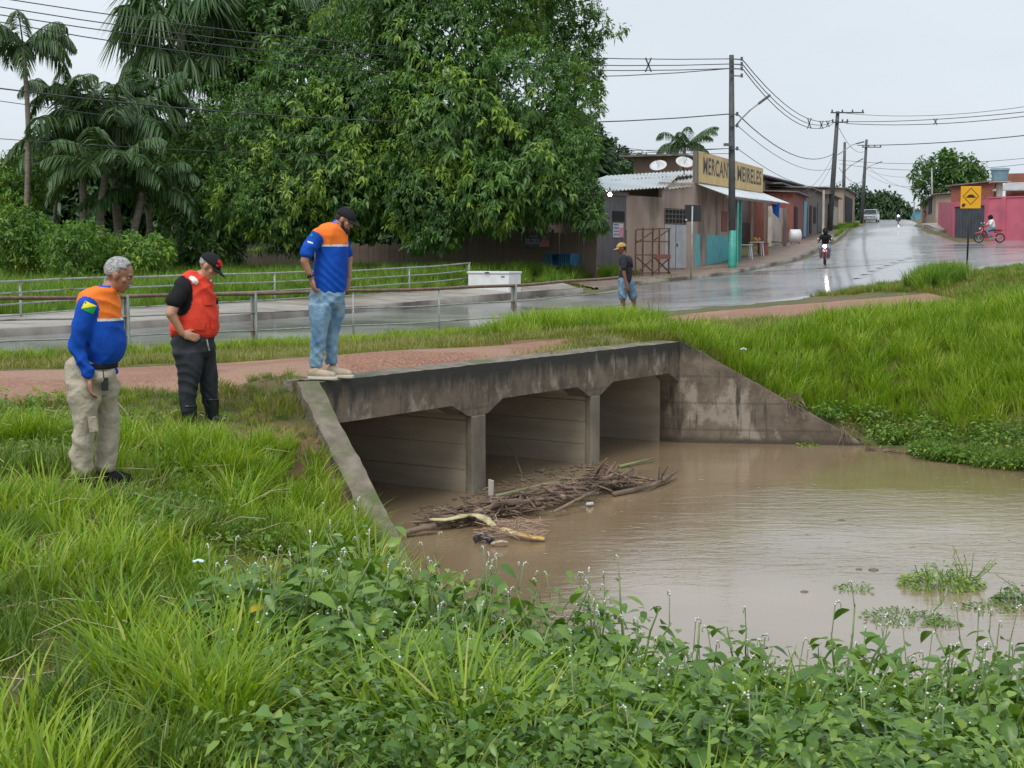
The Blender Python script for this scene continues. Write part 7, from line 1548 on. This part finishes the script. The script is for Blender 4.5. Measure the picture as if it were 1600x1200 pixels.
p = GW(763, 775, 0); MB_ = MB().prism([p + Vector((0, 0, -.05)), p + Vector((.05, .02, -.05)), p + Vector((.055, .02, .17)), p + Vector((.0, 0, .19))], (.01, .04, 0)).build('board_offcut', M['wallpale'], None); tag(MB_, 'pale board offcut standing beside the first pier', 'board')
# yellow foam strips
def ribbon(name, label, pts, wd, th, m, cat, group=None):
    P = [Vector(p) for p in pts]; n = len(P); mb = MB(); vs = []; k = 10; rr2 = random.Random(4)
    for i in range(n):
        d = (P[min(i + 1, n - 1)] - P[max(i - 1, 0)]).normalized(); s_ = d.cross(Vector((0, 0, 1))).normalized(); u_ = s_.cross(d); w_ = wd * (1 if 0 < i < n - 1 else .7) * rr2.uniform(.72, 1.25)
        for j in range(k): a = 2 * math.pi * j / k; vs.append(P[i] + s_ * w_ / 2 * math.cos(a) + u_ * th / 2 * math.sin(a) * rr2.uniform(.8, 1.2))
    fs = [(i * k + j, (i + 1) * k + j, (i + 1) * k + (j + 1) % k, i * k + (j + 1) % k) for i in range(n - 1) for j in range(k)] + [tuple(range(k)), tuple(range((n - 1) * k, n * k))]
    o = mb.add(vs, fs).build(name, m, None, smooth=True); tag(o, label, cat, group); return o
def sm(pts, n=18):
    P = np.array([tuple(p) for p in pts]); t = np.arange(len(P)); q = np.linspace(0, len(P) - 1, n); R_ = np.stack([np.interp(q, t, P[:, i]) for i in range(3)], -1)
    for _ in range(2): R_[1:-1] = (R_[:-2] + 2 * R_[1:-1] + R_[2:]) / 4
    return R_
ribbon('foam_strip', 'long pale yellow foam strip bent over the debris', sm([GW(672, 812, .12), GW(700, 812, .10), GW(732, 804, .12), GW(752, 806, .14), GW(772, 822, .09)]), .115, .03, mat('pale_foam', (.64, .58, .34), (.50, .44, .24), 9, .85, bump=1, c3=(.30, .24, .14), s3=7), 'foam strip')
ribbon('foam_strip', 'short orange yellow foam strip tapering to the right', sm([GW(783, 826, .06), GW(800, 832, .06), GW(825, 838, .05), GW(851, 842, .03)]), .115, .03, M['foam'], 'foam strip')
ribbon('banana_trunk', 'mottled plant trunk end lying beside the wing wall', sm([GW(634, 832, .05), GW(655, 826, .07), GW(680, 822, .08)]), .10, .06, M['stick'], 'log')
ribbon('foam_lump', 'small cream lump floating at the raft edge', sm([GW(917, 788, .02), GW(922, 787, .04), GW(926, 787, .02)]), .035, .035, M['whitecloth'], 'litter')
ribbon('black_bag', 'crumpled black bag under the yellow strip', sm([GW(742, 842, .03), GW(757, 838, .07), GW(770, 846, .02)]), .10, .06, M['blackpl'], 'bag')
ribbon('plastic_scrap', 'pale crumpled plastic scrap just below the orange strip', sm([GW(768, 850, .02), GW(782, 846, .06), GW(792, 848, .03)]), .05, .03, M['beige'], 'litter')
p = W(303, 958, 7.6); p.z = h1(p.x, p.y) + .30; ribbon('plastic_scrap', 'pale green plastic scrap caught in the near bank grass', sm([p, p + Vector((.03, .01, .01)), p + Vector((.06, 0, 0))]), .035, .015, M['scrap'], 'litter')
p = GW(1157, 531, 1.5); p.z = h1(p.x, p.y) + .35; ribbon('plastic_scrap', 'small pale scrap in the grass above the right wing wall', sm([p, p + Vector((.04, 0, .02)), p + Vector((.09, 0, 0))]), .05, .03, M['scrap'], 'litter')
# floating flecks
mb = MB()
for i in range(150):
    u = rr.uniform(820, 1600); v = rr.uniform(740, 900); c = GW(u, v, .004); s_ = rr.uniform(.006, .018); a = rr.uniform(0, 3)
    mb.add([c + Vector((math.cos(a + k * 1.57) * s_ * (2.2 if k % 2 else 1), math.sin(a + k * 1.57) * s_, 0)) for k in range(4)], [(0, 1, 2, 3)])
o = mb.build('foam_flecks', mat('foam_fleck', (.42, .38, .32), rough=.6), None); tag(o, 'small foam flecks drifting on the brown water', kind='stuff')

# ------------------------------------------------------------------ weeds
def leaf_proto(name, L_, wr, seed, m, bend=.5, nx_=5):
    """one ovate leaf along +Y, folded at the midrib, with wavy margin; 24+ triangles"""
    r = np.random.default_rng(seed); V = []; F = []; cols = 5
    for i in range(nx_ + 1):
        t = i / nx_; w_ = L_ * wr * .5 * (math.sin(math.pi * min(1, t * .98 + .02) ** .72)) ** .85; z = -bend * L_ * t * t * .6; y = L_ * t * (1 - .12 * bend * t)
        for j in range(cols): s_ = (j / (cols - 1)) * 2 - 1; V.append((s_ * w_, y - abs(s_) * .01, z + abs(s_) * w_ * .30 + .006 * math.sin(i * 2.3 + j * 1.7 + seed) + (.004 if j % 2 else 0) * math.cos(i * 3.1)))
    for i in range(nx_):
        for j in range(cols - 1): a = i * cols + j; F.append((a, a + 1, a + cols + 1, a + cols))
    me = np_mesh(name, V, np.array(F), np.full(len(V), .5 + r.normal(0, .08))); me.materials.append(m); me.polygons.foreach_set('use_smooth', [True] * len(F)); return me
LP = [leaf_proto('leaf', 1.0, wr, i, M['weed'], b_) for i, (wr, b_) in enumerate(((.58, .35), (.50, .6), (.62, .8), (.45, .5), (.55, .15)))]
YL = leaf_proto('leaf', 1.0, .6, 9, M['yellowleaf'], .7)
def weed(name, label, x, y, h, seed, nst=3, nleaf=14, L_=.15, spikes=2, group='broad leaved weeds on the near bank', yellow=0, zb=None, extra=90):
    r = random.Random(seed); z0 = h1(x, y) if zb is None else zb; z0 = max(z0, -.05) - .03; t = empty(name, (x, y, z0), label, 'weed', group); base = Vector((x, y, z0)); tips = []
    sb = MB(); nodes = []
    for k in range(nst):
        az = r.uniform(0, 6.28); ln = r.uniform(.12, .42); hh_ = h * r.uniform(.75, 1.05); pts = []
        for i in range(6): q_ = i / 5; pts.append(base + Vector((math.cos(az) * ln * h * q_ ** 1.4, math.sin(az) * ln * h * q_ ** 1.4, hh_ * q_)) + Vector((r.gauss(0, .006), r.gauss(0, .006), 0)))
        sb.tube(pts, [.008, .007, .0065, .006, .005, .004], 6); tips.append((pts[-1], (pts[-1] - pts[-2]).normalized()))
        for i in range(int(nleaf * 1.0 / nst) + 1):
            q_ = .30 + .7 * (i + r.random() * .6) / (nleaf / nst + .6); q_ = min(q_, 1); a = q_ * 5; j = min(int(a), 4); nodes.append((pts[j].lerp(pts[j + 1], a - j), q_, i * 2.4 + r.uniform(-.4, .4)))
    sb.build('stem', M['stem'], t, smooth=True)
    for i, (p, q_, az) in enumerate(nodes):
        pet = .035 + .03 * (1 - q_); d = Vector((math.cos(az), math.sin(az), .25)); e = p + d * pet; sc = L_ * r.uniform(.75, 1.15) * (1.1 - .55 * abs(q_ - .6))
        sc *= 1 if not (yellow and i in (1, 2, 4)[:yellow]) else .55
        me = LP[r.randrange(5)] if not (yellow and i in (1, 2, 4)[:yellow]) else YL
        o = bpy.data.objects.new('leaf', me); COL.objects.link(o); o.parent = t; o.location = e - base; o.rotation_euler = (-r.uniform(-.1, .75), r.gauss(0, .22), az - math.pi / 2); o.scale = (sc, sc, sc)
    r2 = np.random.default_rng(seed); n = extra; qq = r2.uniform(.1, 1, n); P = np.array([tuple(base)] * n) + np.stack([r2.normal(0, h * .20, n), r2.normal(0, h * .20, n), h * qq * .9], -1)
    az = r2.uniform(0, 6.28, n); D = np.stack([np.cos(az), np.sin(az), r2.normal(0, .3, n)], -1); V, F, T = leaves_ov(P, D, L_ * r2.uniform(.25, .75, n), .56, r2.normal(.5, .2, n), r2)
    f_ = link_mesh('foliage', np_mesh('foliage', V - np.array(base), F, T), M['weed'], t); f_['kind'] = 'stuff'
    for k in range(spikes):
        p, d = tips[k % len(tips)]; p = p - d * .02; az = r.uniform(0, 6.28); H = r.uniform(.06, .17); lean = r.uniform(.0, .35); ax = Vector((math.cos(az), math.sin(az), 0)); pts = [p, p + Vector((0, 0, H * .5)) + ax * lean * H * .3, p + Vector((0, 0, H)) + ax * lean * H * .6]; c = pts[-1] + ax * .014
        for a in (2.4, 1.6, .8, 0, -.7): pts.append(c + ax * .014 * -math.cos(math.pi - a) + Vector((0, 0, .016 * math.sin(a))))
        s_ = MB().tube(pts, [.0022, .0026, .0032, .0035, .0035, .003, .0025, .002], 5).build('flower_spike', M['spike'], t, smooth=True)
        fl_ = MB()
        for a in range(3): fl_.ell(Vector(pts[2 + a % 4]) + ax * r.uniform(-.004, .004) + Vector((0, 0, .004)), r.uniform(.0035, .0055), n=6, m=4)
        fl_.build('flower', M['petal'], s_, smooth=True)
    return t
spots = []; r_ = random.Random(5)
# rows described as where they stand: (u range, Y range, height, count)
for (u0, u1, y0, y1, hh_, cnt) in ((570, 800, 7.6, 9.0, .62, 14), (800, 1000, 6.9, 8.3, .60, 14), (1000, 1250, 6.3, 7.5, .47, 16), (1250, 1620, 6.4, 7.5, .49, 20), (560, 1000, 5.7, 7.0, .42, 16), (1000, 1620, 5.4, 6.3, .46, 20), (700, 1600, 4.7, 5.5, .34, 14), (350, 520, 6.3, 7.4, .50, 8)):
    for i in range(cnt):
        for _ in range(30):
            Y_ = r_.uniform(y0, y1); u = r_.uniform(u0, u1); x = (u - 800) / 2200 * Y_
            if all((x - a) ** 2 + (Y_ - b) ** 2 > .26 ** 2 for a, b, *_ in spots) and not inpoly(np.array([x]), np.array([Y_]), CHAN)[0]:
                spots.append((x, Y_, hh_ * r_.uniform(.6, 1.45), u)); break
adj = ['leafy', 'bushy', 'spreading', 'upright', 'sprawling', 'dense', 'lanky', 'slender', 'drooping', 'narrow', 'ragged', 'wide', 'low', 'arching', 'open', 'compact', 'thin', 'stout', 'crooked', 'forked', 'leaning', 'shaggy']; used = set()
for i, (x, y, h, u) in enumerate(spots):
    v = 400 + (CAMZ - h1(x, y) - h * .7) * 2200 / y
    side = 'at the left side of the weed patch' if u < 560 else 'at the water edge' if y > 7.2 else 'in the middle of the weed patch' if y > 5.9 else 'along the bottom of the picture'
    lm_ = ('beside the wing wall', 'below the yellow strips', 'below the debris raft', 'below the open water', 'below the water weeds', 'towards the right corner')[min(5, max(0, int((u - 560) / 175)))] if u >= 560 else 'in the long grass'
    lab_ = next((f'{a} weed {lm_}, {side}' for a in adj[i % 7:] + adj[:i % 7] if f'{a} weed {lm_}, {side}' not in used)); used.add(lab_)
    weed('broadleaf_weed', lab_, x, y, h, 200 + i, nst=3 + i % 2, nleaf=19 if y > 6 else 15, L_=r_.uniform(.12, .165), spikes=(2 if y > 6.3 else 0) + i % 3 // 2, yellow=2 if i == 104 else 0)
weed('broadleaf_weed', 'large left-hand weed bush with two yellowed leaves in the grass', (445 - 800) / 2200 * 6.4, 6.4, .52, 901, nst=5, nleaf=30, L_=.16, spikes=4, yellow=3, extra=50)
weed('broadleaf_weed', 'tall forked weed standing highest in front of the debris', (705 - 800) / 2200 * 8.3, 8.3, .78, 902, nst=4, nleaf=20, L_=.15, spikes=6)
weed('broadleaf_weed', 'lanky forked weed in front of the open water left of centre', (830 - 800) / 2200 * 8.1, 8.1, .72, 906, nst=4, nleaf=18, L_=.14, spikes=5)
weed('broadleaf_weed', 'tall loose weed with crowded top leaves at bottom centre', (930 - 800) / 2200 * 7.6, 7.6, .66, 907, nst=5, nleaf=26, L_=.15, spikes=5)
weed('broadleaf_weed', 'tall weed with many curled flower spikes beside the wing wall foot', (665 - 800) / 2200 * 9.0, 9.0, .42, 903, nst=5, nleaf=18, L_=.13, spikes=9)
weed('broadleaf_weed', 'weed clump jutting into the water at bottom centre', (1085 - 800) / 2200 * 8.0, 8.0, .40, 904, nst=5, nleaf=20, L_=.10, spikes=8, zb=.0)
weed('young_weed', 'pale yellow green young weed beside the wing wall', (505 - 800) / 2200 * 10.6, 10.6, .38, 905, nst=4, nleaf=22, L_=.07, spikes=0, group=None)
# small leafy cover among them, and flower dots
pl = [(-.85, 4.3), (3.2, 4.3), (2.9, 7.6), (2, 7.65), (.6, 8.0), (-.2, 8.6), (-.62, 9.6), (-.95, 8.2), (-1.15, 6.5)]
x, y = region(pl, 34); scatter('weed_cover', pts_of(x, y), weedlow, rng.uniform(.6, 1.05, len(x)), 'low leafy undergrowth between the weeds on the near bank')
x, y = region([(-.9, 8.6), (-.3, 8.4), (-.62, 9.9), (-.85, 11.2), (-1.2, 11.4), (-1.4, 9.5)], 30); scatter('weed_cover', pts_of(x, y), ground_leaf, rng.uniform(.7, 1.1, len(x)), 'creepers at the foot of the wing wall')
mb = MB()
for i in range(230):
    Y_ = rr.uniform(5, 8.4); u = rr.uniform(330, 1600); x = (u - 800) / 2200 * Y_
    if inpoly(np.array([x]), np.array([Y_]), CHAN)[0] or (u < 560 and Y_ > 7.2): continue
    mb.ell((x, Y_, h1(x, Y_) + rr.uniform(.28, .46)), rr.uniform(.003, .006), n=6, m=4)
tag(mb.build('tiny_flowers', M['petal'], None, smooth=True), 'tiny white flower heads dotted over the weeds', kind='stuff')
# plants standing in the water at the right
def waterplant(label, u, v, rad, n, seed, h=.12, sz=.05, twigs=0, name='water_plant'):
    p = GW(u, v, 0); t = empty(name, tuple(p), label, 'water plant', 'weeds standing in the water'); r = np.random.default_rng(seed)
    a = r.uniform(0, 6.28, n); q_ = rad * np.sqrt(r.uniform(0, 1, n)); P = np.array([tuple(p)] * n) + np.stack([q_ * np.cos(a) * 1.3, q_ * np.sin(a), h * r.uniform(.03, 1, n) * (1.15 - q_ / rad)], -1)
    D = np.stack([np.cos(a), np.sin(a), r.normal(.1, .4, n)], -1); V, F, T = leaves(P, D, sz * r.uniform(.6, 1.3, n), .42, r.normal(.6, .18, n), r)
    o = link_mesh('foliage', np_mesh('foliage', V - np.array(p), F, T), M['weed'], t); o['kind'] = 'stuff'
    mb = MB()
    for k in range(6 + n // 60): b = p + Vector((r.normal(0, rad * .5), r.normal(0, rad * .4), -.03)); mb.tube([b, b + Vector((r.normal(0, .05), r.normal(0, .04), h * .9))], .004, 5)
    mb.build('stem', M['stem'], t)
    for k in range(twigs):
        b = p + Vector((rad * .8, 0, 0)); d = Vector((r.normal(.1, .12), r.normal(0, .05), r.uniform(.18, .34))); s_ = MB().tube([b, b + d * .5 + Vector((.02, 0, 0)), b + d], [.006, .004, .002], 5)
        P = np.array([tuple(b + d * q) for q in r.uniform(.3, 1, 12)]); D = r.normal(0, 1, (12, 3)); V, F, T = leaves(P, D, .04, .3, np.full(12, .8), r); s_.build('twig', M['stem'], t); f2 = link_mesh('foliage', np_mesh('foliage', V - np.array(p), F, T), M['weed'], t); f2['kind'] = 'stuff'
waterplant('largest green weed clump standing in the water, with thin twigs on its right', 1470, 915, .26, 700, 1, .20, .05, 7)
waterplant('sparse weed patch in the water in front of the large clump', 1410, 965, .24, 240, 2, .07, .045, 1)
waterplant('thin scattered weed tips left of the large clump', 1335, 920, .12, 60, 3, .07, .045)
waterplant('small weed tuft between the large clump and the bank', 1475, 975, .09, 120, 4, .06, .04)
waterplant('weeds at the right frame edge in the water', 1590, 940, .14, 260, 5, .14, .05, 1)
waterplant('trailing weed patch behind the large clump on the right', 1545, 950, .16, 130, 6, .05, .045)
waterplant('weed tuft at the foot of the right wing wall', 1262, 696, .10, 90, 7, .05, .06)
for u, v, s_ in ((1365, 891, .03), (1257, 925, .022), (1342, 890, .02), (1315, 813, .022)):
    c = GW(u, v, .0); tag(MB().ell(c, (s_ * 1.6, s_, s_ * .6), n=9, m=6).build('floating_clod', M['log'], None, smooth=True), {1365: 'largest dark clod floating left of the weed clump', 1257: 'lone dark clod floating near bottom centre', 1342: 'small dark clod next to the largest one', 1315: 'dark clod floating farther out on the water'}[u], 'floating clod', 'dark clods floating on the water')
# dry creeper strands over the right wing wall
for i, (a, b_, lab) in enumerate((((1262, 640), (1240, 622), 'dry creeper strands hanging over the sloping wing wall'), ((1345, 690), (1322, 668), 'dry creeper strands near the lower end of the wing wall'))):
    mb = MB(); r = random.Random(i)
    for k in range(12): c = W(a[0] - 20 + r.uniform(-14, 14), a[1] - 22 + r.uniform(-6, 6), 20.3); d = Vector((r.gauss(0, .12), -.05, r.gauss(-.03, .1))); mb.tube([c, c + d, c + d * 1.6 + Vector((0, 0, -.08))], [.008, .006, .003], 5)
    tag(mb.build('dry_creeper', M['stick'], None), lab, kind='stuff')

# matted leaf litter and scraps over the raft, scum line at the far bank
P = []; D = []
for i in range(900):
    t = rr.random(); c = axp(t) + Vector((rr.gauss(0, .15), rr.gauss(-.02, .17), rr.uniform(0, .05))); P.append(tuple(c)); D.append((rr.gauss(0, 1), rr.gauss(0, 1), rr.gauss(0, .25)))
V, F, T = leaves_ov(np.array(P), np.array(D), np.random.default_rng(3).uniform(.02, .075, 900), .5, np.full(900, .5), np.random.default_rng(4), droop=.1)
lt = mat('rotten_leaf', (.06, .042, .028), (.16, .11, .065), 9, .7, c3=(.25, .19, .10), s3=14)
tag(link_mesh('leaf_litter', np_mesh('leaf_litter', V, F, T), lt), 'rotten leaves matted over the debris raft', kind='stuff')
mb = MB()
for i in range(260):
    t = rr.random(); a_ = Vector((SH_FAR[0][0], SH_FAR[0][1], 0)).lerp(Vector((SH_FAR[2][0], SH_FAR[2][1], 0)), t); c = a_ + Vector((rr.gauss(-.15, .12), rr.gauss(-.25, .12), .01)); a = rr.uniform(0, 3.1); mb.tube([c, c + Vector((math.cos(a), math.sin(a), 0)) * rr.uniform(.03, .14)], rr.uniform(.003, .008), 4)
tag(mb.build('scum_line', M['stick'], None), 'bits of straw and scum drifting along the far bank', kind='stuff')
# bleached dead stalks lying through the bank grass
mb = MB()
for i in range(150):
    y = rr.uniform(5.2, 13.5); x = rr.uniform(-.40, -.10) * y; z = h1(x, y)
    if inpoly(np.array([x]), np.array([y]), CHAN)[0] or seglen(np.array([x]), np.array([y]), walls[:2])[0] < .7: continue
    a = rr.uniform(0, 6.28); L_ = rr.uniform(.15, .5); up = rr.uniform(.0, .5); c = Vector((x, y, z + rr.uniform(.02, .2))); mb.tube([c, c + Vector((math.cos(a), math.sin(a), up)) * L_ * .5, c + Vector((math.cos(a + .3), math.sin(a + .3), up * .4)) * L_], [.0035, .003, .0015], 4)
tag(mb.build('dead_stalks', mat('bleached_straw', (.36, .31, .18), (.50, .45, .30), 5, .85), None), 'bleached dead stalks scattered through the near bank grass', kind='stuff')
